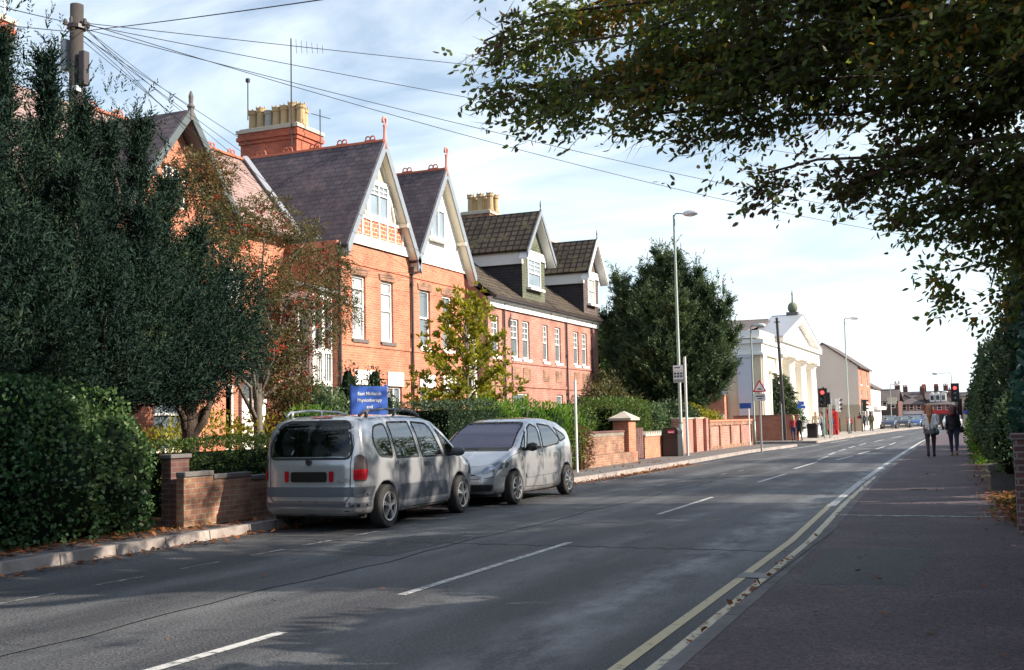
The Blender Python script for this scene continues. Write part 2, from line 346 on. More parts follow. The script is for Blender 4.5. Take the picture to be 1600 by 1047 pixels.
# side street to the left beyond the long wall
g = MB(); g.quad((-60, 58.6, .002), (-9.2, 58.6, .002), (-9.2, 66.2, .002), (-60, 66.2, .002)); struct(g.build('side_road', 'asphalt'))
g = MB(); g.box(-60, -9.4, 58.95, 59.1, -.01, .124); g.box(-60, -9.35, 65.88, 66.02, -.01, .124); struct(g.build('kerb_side', 'kerb_stone'))
yA = [y for y in YS if y <= 59]; yB = [66]+[y for y in YS if y > 66]
def pav_l(ys, mb): 
    return ribbon(lambda y: -12.6 if y < 28 else (-13.2 if y < 60 else xl(y)-6.5), lambda y: xl(y)-.13, .12, ys, mb)
pl = MB(); pav_l(yA, pl); struct(pl.build('pavement_left', 'pavement_grey'))
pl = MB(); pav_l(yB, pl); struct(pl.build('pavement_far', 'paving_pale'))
pr = MB(); ribbon(lambda y: xr(y)+.13, lambda y: xr(y)+(5 if y < 80 else 4), .12, YS, pr); struct(pr.build('pavement_right', 'pavement_asphalt'))
def kerb(xf, side, ys, mb, h=.125):
    for i in range(len(ys)-1):
        a, b = ys[i], ys[i+1]; s = side*.13; xa, xb = xf(a), xf(b); e = side*.02
        P = [(xa, a, -.01), (xa+e, a, h), (xa+s, a, h), (xb, b, -.01), (xb+e, b, h), (xb+s, b, h)]
        f = [(0, 3, 4, 1), (1, 4, 5, 2)]
        if side > 0: f = [q[::-1] for q in f]
        mb.add(P, f)
k = MB(); kerb(xl, -1, yA, k); kerb(xl, -1, yB, k); struct(k.build('kerb_left', 'kerb_stone'))
k = MB(); kerb(xr, 1, YS, k, .122); struct(k.build('kerb_right', 'kerb_dark'))
g = MB(); g.quad((-60, -25, .10), (-12.5, -25, .10), (-12.5, 58.97, .10), (-60, 58.97, .10))
g.quad((-60, 66, .10), (-15, 66, .10), (-15, 230, .10), (-60, 230, .10)); struct(g.build('garden_ground', 'soil'))
g = MB(); g.quad((2.9, -25, .128), (40, -25, .128), (40, 200, .128), (.9, 200, .128)); struct(g.build('verge', 'soil'))
# strip of soil under the right hand hedge
g = MB(); ribbon(lambda y: ip([(-25, 1.2), (12, .35), (18, .0), (25, -.25), (49, -.7), (78, -1.2), (120, -.2)], y), lambda y: 3.0, .124, [y for y in YS if y < 120], g); struct(g.build('hedge_bed', 'soil'))

def line(mb, xa, ya, xb, yb, w, z=.004):
    d = Vector((xb-xa, yb-ya)).normalized(); nx, ny = -d.y*w/2, d.x*w/2
    mb.quad((xa-nx, ya-ny, z), (xa+nx, ya+ny, z), (xb+nx, yb+ny, z), (xb-nx, yb-ny, z))
def dbl(off, w, y0, y1, nm, mt):
    mb = MB(); ys = [y for y in YS if y0 <= y <= y1]; ribbon(lambda y: xr(y)-off-w/2, lambda y: xr(y)-off+w/2, .004, ys, mb); struct(mb.build(nm, mt))
dbl(.37, .09, -25, 20, 'yellow_line_outer', 'line_yellow'); dbl(.15, .09, -25, 29, 'yellow_line_inner', 'line_yellow_pale')
mb = MB(); ys = [19.5+i for i in range(0, 60)]; ribbon(lambda y: xr(y)-.40, lambda y: xr(y)-.26, .0045, ys, mb); struct(mb.build('white_edge_line', 'line_white'))
mb = MB()
for a, b, w in [((-5.01, 1.6), (-4.99, 3.2), .1), ((-4.98, 5.0), (-4.9, 7.05), .1), ((-4.92, 8.9), (-4.95, 13.3), .09), ((-5.0, 17.5), (-5.05, 21.5), .08), ((-5.15, 26.6), (-5.15, 30.4), .1), ((-5.42, 33.5), (-5.46, 38.5), .1), ((-5.67, 40.1), (-5.85, 44), .12), ((-6.0, 45.4), (-6.15, 48.6), .12), ((-6.2, 50), (-6.3, 53.5), .12), ((-6.35, 55), (-6.4, 58), .12), ((-6.4, 60), (-6.45, 64), .12), ((-6.4, 68), (-6.3, 73), .14), ((-6.2, 78), (-6.0, 84), .15),
             ((-5.05, 40.1), (-4.95, 44), .12), ((-4.95, 46), (-4.9, 50), .12), ((-4.9, 53), (-4.9, 57), .12), ((-4.9, 60), (-5, 65), .12), ((-8.9, 54), (-8.7, 62), .12), ((-8.6, 66), (-8.5, 74), .14)]:
    line(mb, *a, *b, w)
for y in (43, 48, 53, 58): line(mb, -5.8, y, -4.95, y+1.1, .14, .0045)
struct(mb.build('centre_line', 'line_white'))
mb = MB(); y = -4.0
for y in [1.5, 3.2, 4.9, 7.45, 8.65, 9.9, 11.15, 12.25, 13.5, 14.8, 16.1, 23.5, 25.0, 26.5, 28.4, 30.2, 32]:
    x = -8.2 if y < 17 else ip([(23, -7.25), (33, -6.7)], y); line(mb, x, y, x+.02, y+.65, .055)
line(mb, -9.0, 26.5, -9.15, 56, .07); line(mb, -9.0, 66.5, -8.9, 80, .09)
struct(mb.build('bay_line', 'line_faint'))
# drain cover and seams in the gutter
mb = MB()
for y in (10.7, 27.3): mb.box(xr(y)-.42, xr(y)-.02, y, y+.34, .0, .008)
struct(mb.build('drain_cover', 'pipe_dark'))
mb = MB(); mb.box(-2.1, .2, 16.3, 16.42, .119, .126); mb.box(-2.5, -.3, 27.6, 27.68, .119, .125); struct(mb.build('pavement_seam', 'line_faint'))

# trench reinstatements and tar seams in the carriageway
asphalt('asphalt_patch', (.028, .028, .032), (.05, .05, .055), .7); flat('tar', (.018, .018, .020), .9, var=.2, spec=.1); flat('cover_iron', (.030, .026, .028), .9, var=.3, spec=.15)
mb = MB()
for (x, y, w, l) in ((-7.4, 11.5, .9, 2.2), (-7.0, 30.0, 1.1, 3)): mb.quad((x, y, .0022), (x+w, y, .0022), (x+w+.02, y+l, .0022), (x+.02, y+l, .0022))
struct(mb.build('road_patch', 'asphalt_patch'))
mb = MB()
for pts in ([(-6.3+.05*sin(y*1.3)+.03*sin(y*4.1), y) for y in np.arange(2, 40, .5)], [(-8.6+.12*i, 12.9+.06*sin(i*2.2)) for i in range(0, 55)]):
    for a, b in zip(pts, pts[1:]): line(mb, a[0], a[1], b[0], b[1], .022, .0032)
struct(mb.build('tar_seam', 'tar'))

mb = MB()
for (x, y, w, l) in ((-1.5, 22.0, .3, .3),): mb.quad((x, y, .1225), (x+w, y, .1225), (x+w, y+l, .1225), (x, y+l, .1225))
struct(mb.build('inspection_cover', 'cover_iron'))
mb = MB(); mb.quad((-1.6, 9.6, .1218), (-.7, 9.7, .1218), (-.6, 12.4, .1218), (-1.65, 12.3, .1218)); mb.quad((-1.0, 4.2, .1218), (.5, 4.3, .1218), (.5, 6.4, .1218), (-1.05, 6.2, .1218)); struct(mb.build('pavement_patch', 'asphalt_patch'))
# ------------------------------------------------------------------ building kit (facades face +X unless said)
def wall_x(mb, X, y0, y1, z0, z1, ops=(), dep=.13, m=0, top=None, bottom=None):
    """brick wall in the plane x=X with rectangular openings and reveals; top(y) may slope"""
    T = top or (lambda y: z1)
    ys = sorted(set([y0, y1]+[o[0] for o in ops]+[o[1] for o in ops]+([] if top is None else list(top_breaks))))
    ys = [y for y in ys if y0-1e-6 <= y <= y1+1e-6]
    for a, b in zip(ys, ys[1:]):
        mid = (a+b)/2; col = sorted([o for o in ops if o[0] <= mid <= o[1]], key=lambda o: o[2]); z = z0
        for o in col:
            if o[2] > z+1e-6: mb.quad((X, a, z), (X, b, z), (X, b, o[2]), (X, a, o[2]), m)
            z = o[3]
        mb.add([(X, a, z), (X, b, z), (X, b, T(b)), (X, a, T(a))], [(0, 1, 2, 3)], m)
    for o in ops:
        a, b, c, d = o[:4]; x = X-dep
        mb.quad((x, a, c), (X, a, c), (X, a, d), (x, a, d), m); mb.quad((X, b, c), (x, b, c), (x, b, d), (X, b, d), m)
        mb.quad((x, a, d), (X, a, d), (X, b, d), (x, b, d), m); mb.quad((X, a, c), (x, a, c), (x, b, c), (X, b, c), m)
        # dark room behind the window
top_breaks = []
def win(parent, X, a, b, c, d, style='sash', pane='pane_mid', frame='white_paint', sill='stone', dep=.1, head=None):
    """sash window: frame mesh, with its pane and sill as sub-parts"""
    f = MB(); x = X-dep; t = .065
    f.box(x-.05, x+.03, a, a+t, c, d); f.box(x-.05, x+.03, b-t, b, c, d)
    f.box(x-.05, x+.032, a+t, b-t, d-t, d); f.box(x-.05, x+.034, a+t, b-t, c, c+t*1.5)
    h = d-c; zm = c+h*.52
    if style in ('sash', 'sashgrid', 'tall'):
        f.box(x-.05, x+.036, a+t, b-t, zm-.03, zm+.03)
        if style == 'sashgrid':
            y = (a+b)/2; f.box(x-.04, x+.02, y-.015, y+.015, zm+.03, d-t)
            for q in (1, 2): zz = zm+.03+(d-t-zm-.03)*q/3; f.box(x-.04, x+.018, a+t, b-t, zz-.014, zz+.014)
        if style == 'tall':
            zz = d-h*.2; f.box(x-.05, x+.03, a+t, b-t, zz-.025, zz+.025)
    elif style == 'attic':
        y = (a+b)/2; f.box(x-.05, x+.036, y-.03, y+.03, c+t*1.5, d-t); zz = c+h*.68
        f.box(x-.05, x+.034, a+t, y-.03, zz-.02, zz+.02); f.box(x-.05, x+.034, y+.03, b-t, zz-.02, zz+.02)
        for s0, s1 in ((a+t, y-.03), (y+.03, b-t)):
            ym = (s0+s1)/2; f.box(x-.04, x+.02, ym-.012, ym+.012, zz+.02, d-t); zq = (zz+d-t)/2; f.box(x-.04, x+.018, s0, s1, zq-.012, zq+.012)
    elif style == 'two':
        y = (a+b)/2; f.box(x-.05, x+.036, y-.03, y+.03, c+t*1.5, d-t)
    w = f.build('window', frame, parent)
    p = MB(); p.quad((x-.02, a+.02, c+.02), (x-.02, b-.02, c+.02), (x-.02, b-.02, d-.02), (x-.02, a+.02, d-.02)); p.build('pane', pane, w)
    if sill:
        s = MB(); s.box(X-.12, X+.07, a-.07, b+.07, c-.11, c-.002); s.build('sill', sill, w)
    return w
def win_y(parent, Y, a, b, c, d, pane='pane_mid', frame='white_paint', dep=.08, sill=None, bar=True):
    """window in a wall facing -Y"""
    f = MB(); y = Y+dep; t = .07
    f.box(a, a+t, y-.03, y+.05, c, d); f.box(b-t, b, y-.03, y+.05, c, d); f.box(a+t, b-t, y-.032, y+.05, d-t, d); f.box(a+t, b-t, y-.034, y+.05, c, c+t)
    if bar: f.box(a+t, b-t, y-.036, y+.05, (c+d)/2-.03, (c+d)/2+.03)
    w = f.build('window', frame, parent)
    p = MB(); p.quad((a+.02, y+.02, c+.02), (b-.02, y+.02, c+.02), (b-.02, y+.02, d-.02), (a+.02, y+.02, d-.02)); p.build('pane', pane, w)
    if sill: s = MB(); s.box(a-.06, b+.06, Y-.06, Y+.1, c-.1, c-.002); s.build('sill', sill, w)
    return w
def downpipe(parent, X, y, z0, z1, r=.045, head=True):
    p = MB(); p.tube([(X+.07, y, z0), (X+.07, y, z1-.35), (X+.07, y, z1)], r, 8)
    for z in np.arange(z0+.9, z1-.3, 1.7): p.lathe([(r+.014, z), (r+.014, z+.1)], (X+.07, y, 0), 8)
    if head: p.box(X+.005, X+.16, y-.09, y+.09, z1-.12, z1+.12)
    p.build('drainpipe', 'pipe_dark', parent, smooth=False)
def chimney(parent, x0, x1, y0, y1, z0, z1, pots, cap=.12, brick='brick_red', top='stone', pm='pot_buff', pr=.13, ph=.62):
    s = MB(); s.box(x0, x1, y0, y1, z0, z1-.42)
    for i, e in enumerate((.05, .11, .07)):
        s.box(x0-e, x1+e, y0-e, y1+e, z1-.42+i*.13, z1-.42+(i+1)*.13)
    st = s.build('chimney', brick, parent)
    c = MB(); c.box(x0-cap, x1+cap, y0-cap, y1+cap, z1-.03, z1+.09); c.box(x0-.02, x1+.02, y0-.02, y1+.02, z1+.09, z1+.15); c.build('cap', top, st)
    for i, (px, py, hh, mm) in enumerate(pots):
        q = MB(); r = pr; z = z1+.14; h = ph*hh
        q.lathe([(r*1.1, 0), (r*1.12, .06), (r*.92, .08), (r*.84, h*.75), (r*.86, h*.78), (r*1.06, h*.82), (r*1.1, h*.88), (r*.98, h*.9), (r*1.02, h*.95), (r*1.12, h), (r*.7, h), (r*.7, h-.12)], (px, py, z), 12)
        for k in range(6 if mm == 'pot_buff' else 0):
            a = k*pi/3; q.box(px+cos(a)*r*.98-.02, px+cos(a)*r*.98+.02, py+sin(a)*r*.98-.02, py+sin(a)*r*.98+.02, z+h, z+h+.05)
        q.build('chimney_pot', mm, st, smooth=False)
    return st
def crest(parent, a, b, step=.95, r=.085, m='terracotta'):
    """ridge tiles with pairs of rings standing on them"""
    a, b = Vector(a), Vector(b); q = MB(); d = (b-a).normalized(); n = max(1, int((b-a).length/step))
    q.beam(a+Vector((0, 0, .03)), b+Vector((0, 0, .03)), .20, .07)
    for i in range(n):
        c = a+(b-a)*((i+.5)/n)
        for s in (-1, 1):
            o = c+d*s*r*1.02+Vector((0, 0, .07+r))
            pts = [o+d*cos(t)*r+Vector((0, 0, sin(t)*r)) for t in np.linspace(0, 2*pi, 11)]
            q.tube(pts, .024, 5, caps=False)
        q.beam(c-d*.2+Vector((0, 0, .09)), c+d*.2+Vector((0, 0, .09)), .06, .06)
    return q.build('ridge_cresting', m, parent)
def finial(parent, p, m='terracotta_pink', h=.8):
    q = MB(); x, y, z = p
    q.lathe([(.075, -.25), (.075, .05), (.05, .12), (.045, h*.55), (.06, h*.6), (.05, h*.66)], p, 8)
    pts = [(x, y+cos(t)*.11, z+h*.66+.1+sin(t)*.13) for t in np.linspace(-pi/2, 1.15*pi, 10)]
    q.tube(pts, .045, 6); q.build('finial', m, parent, smooth=True)
def gable_roof(parent, xf, xb, yc, hw, ze, za, mat, t=.10, over=.25, fo=.38, name='roof', side='slate'):
    """cross roof, ridge along X, from xf (street) back to xb"""
    q = MB(); s = (za-ze)/hw; ee = ze-s*over; F = xf+fo
    q.slab((F, yc-hw-over, ee), (F, yc, za+.02), (xb, yc, za+.02), (xb, yc-hw-over, ee), -t)
    q.slab((F, yc+hw+over, ee), (xb, yc+hw+over, ee), (xb, yc, za+.02), (F, yc, za+.02), -t)
    return q.build(name, mat, parent)
def barge(parent, xf, yc, hw, ze, za, over=.25, fo=.38, mat='barge_grey', d=.26, soffit='cream_paint', brackets=True):
    d *= .8
    s = (za-ze)/hw; L = sqrt(1+s*s); q = MB(); b = MB()
    for sg in (-1, 1):
        A = Vector((xf+fo+.03, yc+sg*(hw+over+.04), ze-s*(over+.04)+.14)); Bp = Vector((xf+fo+.03, yc, za+.16))
        n = Vector((0, -sg*1, 0)); dn = Vector((0, -sg*s/L, -1/L)) if False else Vector((0, 0, -1))
        q.prism([(A.y, A.z), (Bp.y, Bp.z), (Bp.y, Bp.z-d*L), (A.y, A.z-d*L)], 0, xf+fo, xf+fo+.05)
        # inner shaped rafter with soffit boarding running back to the wall
        b.prism([(A.y, A.z-.16*L), (Bp.y, Bp.z-.16*L), (Bp.y, Bp.z-.2*L), (A.y, A.z-.2*L)], 0, xf+.01, xf+fo-.002)
        for k in range(9):
            f = (k+.5)/9; p = A.lerp(Bp, f); b.prism([(p.y-.03, p.z-d*L+.03), (p.y+.03, p.z-d*L+.03), (p.y+.03, p.z-d*L-.06), (p.y-.03, p.z-d*L-.06)], 0, xf+fo-.03, xf+fo-.004) if False else None
        if brackets:
            f = .42; p = A.lerp(Bp, f); b.box(xf+.005, xf+fo+.07, p.y-.05, p.y+.05, p.z-d*L-.12, p.z-d*L-.005)
    w = q.build('bargeboard', mat, parent); b.build('soffit', soffit, w)
    return w
def tri_wall(mb, X, yc, hw, z0, za, op=None, m=0):
    """gable triangle with one opening"""
    T = lambda y: za-(za-z0)*abs(y-yc)/hw
    ys = [yc-hw, yc, yc+hw]+([op[0], op[1]] if op else []); ys = sorted(ys)
    for a, b in zip(ys, ys[1:]):
        mid = (a+b)/2
        if op and op[0] < mid < op[1]:
            mb.quad((X, a, z0), (X, b, z0), (X, b, op[2]), (X, a, op[2]), m)
            mb.add([(X, a, op[3]), (X, b, op[3]), (X, b, T(b)), (X, a, T(a))], [(0, 1, 2, 3)], m)
        else:
            vs = [(X, a, z0), (X, b, z0)]+([(X, b, T(b))] if T(b) > z0+1e-6 else [])+([(X, a, T(a))] if T(a) > z0+1e-6 else [])
            mb.add(vs, [tuple(range(len(vs)))], m)
    if op:
        a, b, c, d = op; x = X-.12
        mb.quad((x, a, c), (X, a, c), (X, a, d), (x, a, d), m); mb.quad((X, b, c), (x, b, c), (x, b, d), (X, b, d), m)
        mb.quad((x, a, d), (X, a, d), (X, b, d), (x, b, d), m); mb.quad((X, a, c), (x, a, c), (x, b, c), (X, b, c), m)
def timber_porch(parent, x0, x1, y0, y1, z1, zf=2.75):
    """two storey white timber porch and balcony in the recess"""
    q = MB()
    for x, y in ((x1, y0), (x1, y1), (x0+.04, y0), ((x0+x1)/2, y0), (x1, (y0+y1)/2)):
        q.box(x-.06, x+.06, y-.06, y+.06, .1, z1)
    for z in (zf, zf+.95, z1-.12, 2.1):
        q.box(x0, x1+.05, y0-.05, y0+.05, z-.07, z+.07); q.box(x1-.05, x1+.052, y0, y1, z-.068, z+.068)
    n = 9
    for i in range(n):
        x = x0+(x1-x0)*(i+.5)/n; q.box(x-.018, x+.018, y0-.02, y0+.02, zf, zf+.95)
        y = y0+(y1-y0)*(i+.5)/n; q.box(x1-.02, x1+.02, y-.018, y+.018, zf, zf+.95)
    # arched heads
    for (u0, u1, pl) in ((x0, (x0+x1)/2, 'x'), ((x0+x1)/2, x1, 'x'), (y0, (y0+y1)/2, 'y'), ((y0+y1)/2, y1, 'y')):
        c = (u0+u1)/2; r = (u1-u0)/2-.05; pts = []
        for t in np.linspace(0, pi, 9):
            u = c+cos(t)*r; z = z1-.2-r*.9+sin(t)*r*.8
            pts.append((u, y0, z) if pl == 'x' else (x1, u, z))
        q.tube(pts, .035, 5)
    w = q.build('timber_porch', 'white_paint', parent)
    p = MB(); p.box(x0+.1, x1-.12, y0+.12, y1-.02, .1, z1-.15); p.build('glazing', 'pane_mid', w)
    r = MB(); r.slab((x1+.25, y0-.2, z1+.02), (x1+.25, y1, z1+.02), (x0-.1, y1, z1+.42), (x0-.1, y0-.2, z1+.42), .07); r.build('lead_roof', 'lead', w)

XF = -17.5; XR = -19.3; XRG = -22.4; ZR = 10.36
# ---- house 0 (behind the yew) and the two gabled semis share materials but each is its own thing
def main_roof(parent, y0, y1, xe, ze, mat, xr_=XRG, zr=ZR, back=-27.5, name='roof', t=.1):
    q = MB()
    q.slab((xe, y0, ze), (xe, y1, ze), (xr_, y1, zr), (xr_, y0, zr), t)
    q.slab((xr_, y0, zr), (xr_, y1, zr), (back, y1, ze-.4), (back, y0, ze-.4), t)
    return q.build(name, mat, parent)
def gutter(parent, x, y0, y1, z, m='pipe_dark'):
    q = MB(); q.prism([(x-.02, z), (x+.11, z), (x+.12, z+.09), (x-.02, z+.09)], 1, y0, y1); q.build('gutter', m, parent)

def house_gable_a():
    r = thing('terraced_house', 'leftmost brick house, its dark bargeboarded gable peeping over the big yew', 'house', (XF, 20, .1), 'red brick houses')
    w = MB(); global top_breaks
    wall_x(w, XF, 19.0, 22.8, .1, 6.7, [(20.2, 21.6, 1.0, 2.7), (20.2, 21.5, 4.1, 5.8)])
    tri_wall(w, XF, 20.93, 1.87, 6.7, 8.95, (20.45, 21.35, 6.75, 7.75))
    w.quad((XF-4, 19.0, .1), (XF, 19.0, .1), (XF, 19.0, 6.7), (XF-4, 19.0, 6.7)); w.quad((XF, 22.8, .1), (XR, 22.8, .1), (XR, 22.8, 6.7), (XF, 22.8, 6.7))
    wall_x(w, XR+.3, 8.0, 19.0, .1, 6.9, [(17, 18, 4.1, 5.9), (14.5, 15.5, 4.1, 5.9), (11, 12, 4.1, 5.9), (15, 17.2, .9, 2.6), (10.5, 12.5, .9, 2.6)])
    w.build('wall', 'brick_orange', r)
    for o in [(20.2, 21.6, 1.0, 2.7), (20.2, 21.5, 4.1, 5.8)]: win(r, XF, *o)
    win(r, XF, 20.45, 21.35, 6.75, 7.75, 'attic', sill=None)
    for o in [(17, 18, 4.1, 5.9), (14.5, 15.5, 4.1, 5.9), (11, 12, 4.1, 5.9), (15, 17.2, .9, 2.6), (10.5, 12.5, .9, 2.6)]: win(r, XR+.3, *o)
    main_roof(r, 8.0, 22.8, XR+.6, 6.85, 'slate_sunlit')
    gable_roof(r, XF, XRG, 20.93, 1.87, 6.7, 8.95, 'slate', over=.2, fo=.42)
    barge(r, XF, 20.93, 1.87, 6.7, 8.95, .2, .42, 'barge_dark', .22, 'barge_dark')
    q = MB(); q.lathe([(.07, -.2), (.07, .08), (.10, .12), (.05, .2), (.06, .38), (.02, .5)], (XF+.44, 20.93, 9.0), 8); q.build('finial', 'dark_stone', r)
    chimney(r, -22.0, -21.0, 11.2, 12.4, 9.0, 11.3, [(-21.7, 11.6, 1, 'pot_buff'), (-21.3, 11.6, 1, 'pot_buff')])
    chimney(r, -23.0, -21.8, 18.6, 19.95, 9.0, 11.6, [(-22.2, 19.2, 1, 'pot_buff')]); q = MB(); q.tube([(-22, 19.95, 11.5), (-22, 19.95, 13.5)], .02, 5); q.build('aerial', 'metal_pale', r)
house_gable_a()

def house_1():
    r = thing('semi_detached_house', 'brick house with half timbered gable of red panels and white framed attic window', 'house', (XF, 28, .1), 'red brick houses')
    ops = [(28.85, 29.63, 4.14, 6.08), (30.57, 31.35, 4.14, 6.08), (28.95, 29.95, .95, 2.75), (30.95, 31.85, .95, 2.75)]
    w = MB(); wall_x(w, XF, 28.0, 32.5, .1, 7.0, ops)
    w.quad((XF-2.5, 28.0, .1), (XF, 28.0, .1), (XF, 28.0, 7.0), (XF-2.5, 28.0, 7.0))
    ops0 = [(24.7, 25.9, .95, 2.6), (23.4, 24.3, 4.1, 6.0), (25.0, 25.9, 4.1, 6.0)]
    wall_x(w, XR, 22.8, 28.0, .1, 7.35, [(23.4, 24.3, 4.1, 6.0), (25.0, 25.9, 4.1, 6.0), (26.0, 27.2, .15, 2.5)])
    # string courses and window heads, a brick proud
    for z in (3.98, 6.45): w.box(XF-.05, XF+.035, 28.01, 32.49, z-.06, z+.06)
    w.box(XF-.05, XF+.04, 28.01, 32.49, 2.98, 3.08)
    w.build('wall', 'brick_orange', r)
    # ground floor bay lobby in lit brick with the arched door (stands forward of the recess)
    b = MB(); XA = -18.5
    b.add([], [])
    ya, yb, za = 24.75, 26.15, 2.35; rad = (yb-ya)/2; yc = (ya+yb)/2
    N = 12; pts = [(yc+cos(t)*rad, za+sin(t)*rad) for t in np.linspace(pi, 0, N)]
    b.quad((XA, 22.8, .1), (XA, ya, .1), (XA, ya, 4.2), (XA, 22.8, 4.2)); b.quad((XA, yb, .1), (XA, 27.99, .1), (XA, 27.99, 4.2), (XA, yb, 4.2))
    for (p, q) in zip(pts, pts[1:]): b.quad((XA, p[0], p[1]), (XA, q[0], q[1]), (XA, q[0], 4.2), (XA, p[0], 4.2))
    for (p, q) in zip([(ya, .1)]+pts, pts+[(yb, .1)]): b.quad((XA-.25, p[0], p[1]), (XA-.25, q[0], q[1]), (XA, q[0], q[1]), (XA, p[0], p[1]))
    b.quad((XR, 22.8, .1), (XA, 22.8, .1), (XA, 22.8, 4.2), (XR, 22.8, 4.2)); b.quad((XA, 22.8, 4.2), (XA, 27.99, 4.2), (XR, 27.99, 4.2), (XR, 22.8, 4.2))
    b.build('porch_wall', 'brick_orange', r)
    a = MB(); pts2 = [(yc+cos(t)*(rad+.06), za+sin(t)*(rad+.06)) for t in np.linspace(pi, 0, 16)]
    a.tube([(XA+.02, p[0], p[1]) for p in pts2], .055, 6); a.tube([(XA+.02, ya-.06, .1), (XA+.02, ya-.06, za)], .05, 6); a.build('door_arch', 'brick_dark', r)
    d = MB(); d.box(XA-.24, XA-.18, ya+.02, yb-.02, .1, 2.25); d.box(XA-.24, XA-.15, ya+.02, yb-.02, 2.2, 2.32); dd = d.build('door', 'white_paint', r)
    d = MB(); d.prism([(ya+.05, 2.33)]+[(p[0], p[1]) for p in pts[1:-1]]+[(yb-.05, 2.33)], 0, XA-.22, XA-.2); d.build('fanlight', 'pane_dark', dd)
    for o in [(24.7, 25.9, .95, 2.6)]: pass
    for o in [(23.4, 24.3, 4.3, 6.0), (25.0, 25.9, 4.3, 6.0)]: win(r, XR, *o, pane='pane_curtain')
    win(r, XA+.12, 23.05, 24.35, .9, 2.7, 'two', 'pane_curtain', dep=.1)
    for o in ops[:2]: win(r, XF, *o, 'tall', 'pane_curtain', sill='dark_stone')
    for o in ops[2:]:
        win(r, XF, *o, 'two', 'pane_mid', sill='stone')
        q = MB(); q.box(XF-.02, XF+.05, o[0]-.06, o[1]+.06, 2.76, 3.2); q.build('lintel', 'white_paint', r)
    for o in ops[:2]:
        q = MB(); pts = []; ymid = (o[0]+o[1])/2
        q.prism([(o[0]-.1, 6.08), (o[1]+.1, 6.08), (o[1]+.14, 6.27), (ymid, 6.36), (o[0]-.14, 6.27)], 0, XF-.05, XF+.03); q.build('lintel', 'brick_old', r)
    # gable infill
    ya, yb, yc, za, zb = 28.2, 32.5, 30.4, 7.0, 10.36; hw = 2.15
    g = MB(); tri_wall(g, XF+.02, yc, hw, 7.02, 10.3, (29.78, 30.98, 7.98, 9.1)); g.build('gable_wall', 'pebbledash', r)
    p = MB(); p.prism([(yc-hw+.27, 7.34), (yc+hw-.27, 7.34), (yc+hw-.27-.38, 7.92), (yc-hw+.27+.38, 7.92)], 0, XF+.022, XF+.045); p.build('brick_panel', 'brick_panel', r)
    t = MB(); F0, F1 = XF+.023, XF+.085
    t.prism([(yc-hw+.02, 7.03), (yc+hw-.02, 7.03), (yc+hw-.22, 7.33), (yc-hw+.22, 7.33)], 0, F0, F1)
    t.box(F0, F1-.004, yc-hw+.6, yc+hw-.6, 7.88, 7.97)
    for i in range(7): y = yc-1.53+i*3.06/6; t.box(F0, F1-.008, y-.035, y+.035, 7.33, 7.9)
    for s in (-1, 1):
        t.beam((XF+.05, yc+s*1.45, 7.97), (XF+.05, yc+s*.98, 8.5), .06, .1, up=(1, 0, 0)); t.beam((XF+.05, yc+s*1.0, 8.05), (XF+.05, yc+s*.68, 8.9), .05, .08, up=(1, 0, 0))
        t.box(F0, F1-.012, yc+s*.68-.05, yc+s*.68+.05, 7.97, 9.2)
    t.box(F0, F1-.006, yc-.75, yc+.75, 9.12, 9.2); t.box(F0, F1-.014, yc-.04, yc+.04, 9.2, 10.1)
    t.beam((XF+.05, yc-.6, 9.2), (XF+.05, yc-.1, 9.9), .05, .07, up=(1, 0, 0)); t.beam((XF+.05, yc+.6, 9.2), (XF+.05, yc+.1, 9.9), .05, .07, up=(1, 0, 0))
    t.build('gable_timber', 'white_paint', r)
    win(r, XF+.16, 29.78, 30.98, 7.98, 9.1, 'attic', 'pane_sky', sill=None)
    main_roof(r, 22.8, 32.5, XR+.35, 7.25, 'slate_sunlit')
    crest(r, (XRG, 22.8, ZR), (XRG, 30.0, ZR)); 
    gable_roof(r, XF, XRG, yc, hw, 7.0, ZR, 'slate', over=.12, fo=.30)
    crest(r, (XF+.3, yc, ZR+.08), (XRG, yc, ZR+.08))
    v = MB(); v.beam((XRG+.05, 30.15, ZR+.12), (-18.85, 28.15, 7.3), .16, .09, up=(.6, -.6, .8)); v.build('roof_valley', 'lead', r)
    barge(r, XF, yc, hw, 7.0, ZR, .12, .30); finial(r, (XF+.30, yc, ZR+.1))
    gutter(r, XR+.3, 22.8, 28.0, 7.12)
    downpipe(r, XF, 28.05, .1, 6.95, head=False)
    q = MB(); q.box(XF+.0, XF+.1, 28.35, 28.47, 5.15, 5.3); q.build('alarm_box', 'white_paint', r)
    timber_porch(r, -18.75, XF-.22, 27.0, 27.98, 5.45)
    chimney(r, -23.5, -21.2, 31.45, 32.9, 9.2, 11.7, [(-23.3+i*.33, 31.9+.25*(i%2)*0, (1.0, 1.08, .9, 1, 1.02, 1.1, .98)[i], 'pot_grey' if i == 2 else 'pot_buff') for i in range(7)]+[(-23.1+i*.5, 32.5, 1, 'pot_buff') for i in range(4)], pr=.165, ph=.74)
    # aerials
    q = MB(); q.tube([(-21.3, 31.3, 11.0), (-21.3, 31.3, 14.7)], .022, 6)
    q.tube([(-21.3, 31.3, 14.45), (-20.3, 31.7, 14.3)], .012, 5)
    for k in range(7): f = k/6; c = Vector((-21.3, 31.3, 14.45)).lerp(Vector((-20.3, 31.7, 14.3)), f); q.tube([c+Vector((.02, -.05, .25-.12*f)), c-Vector((.02, -.05, .25-.12*f))], .008, 4)
    q.build('aerial', 'wire', r)
    q = MB(); q.tube([(-23.3, 31.6, 12.2), (-23.3, 31.6, 13.6)], .02, 6); q.box(-23.36, -23.24, 31.55, 31.65, 13.55, 13.68); q.build('aerial', 'wire', r)
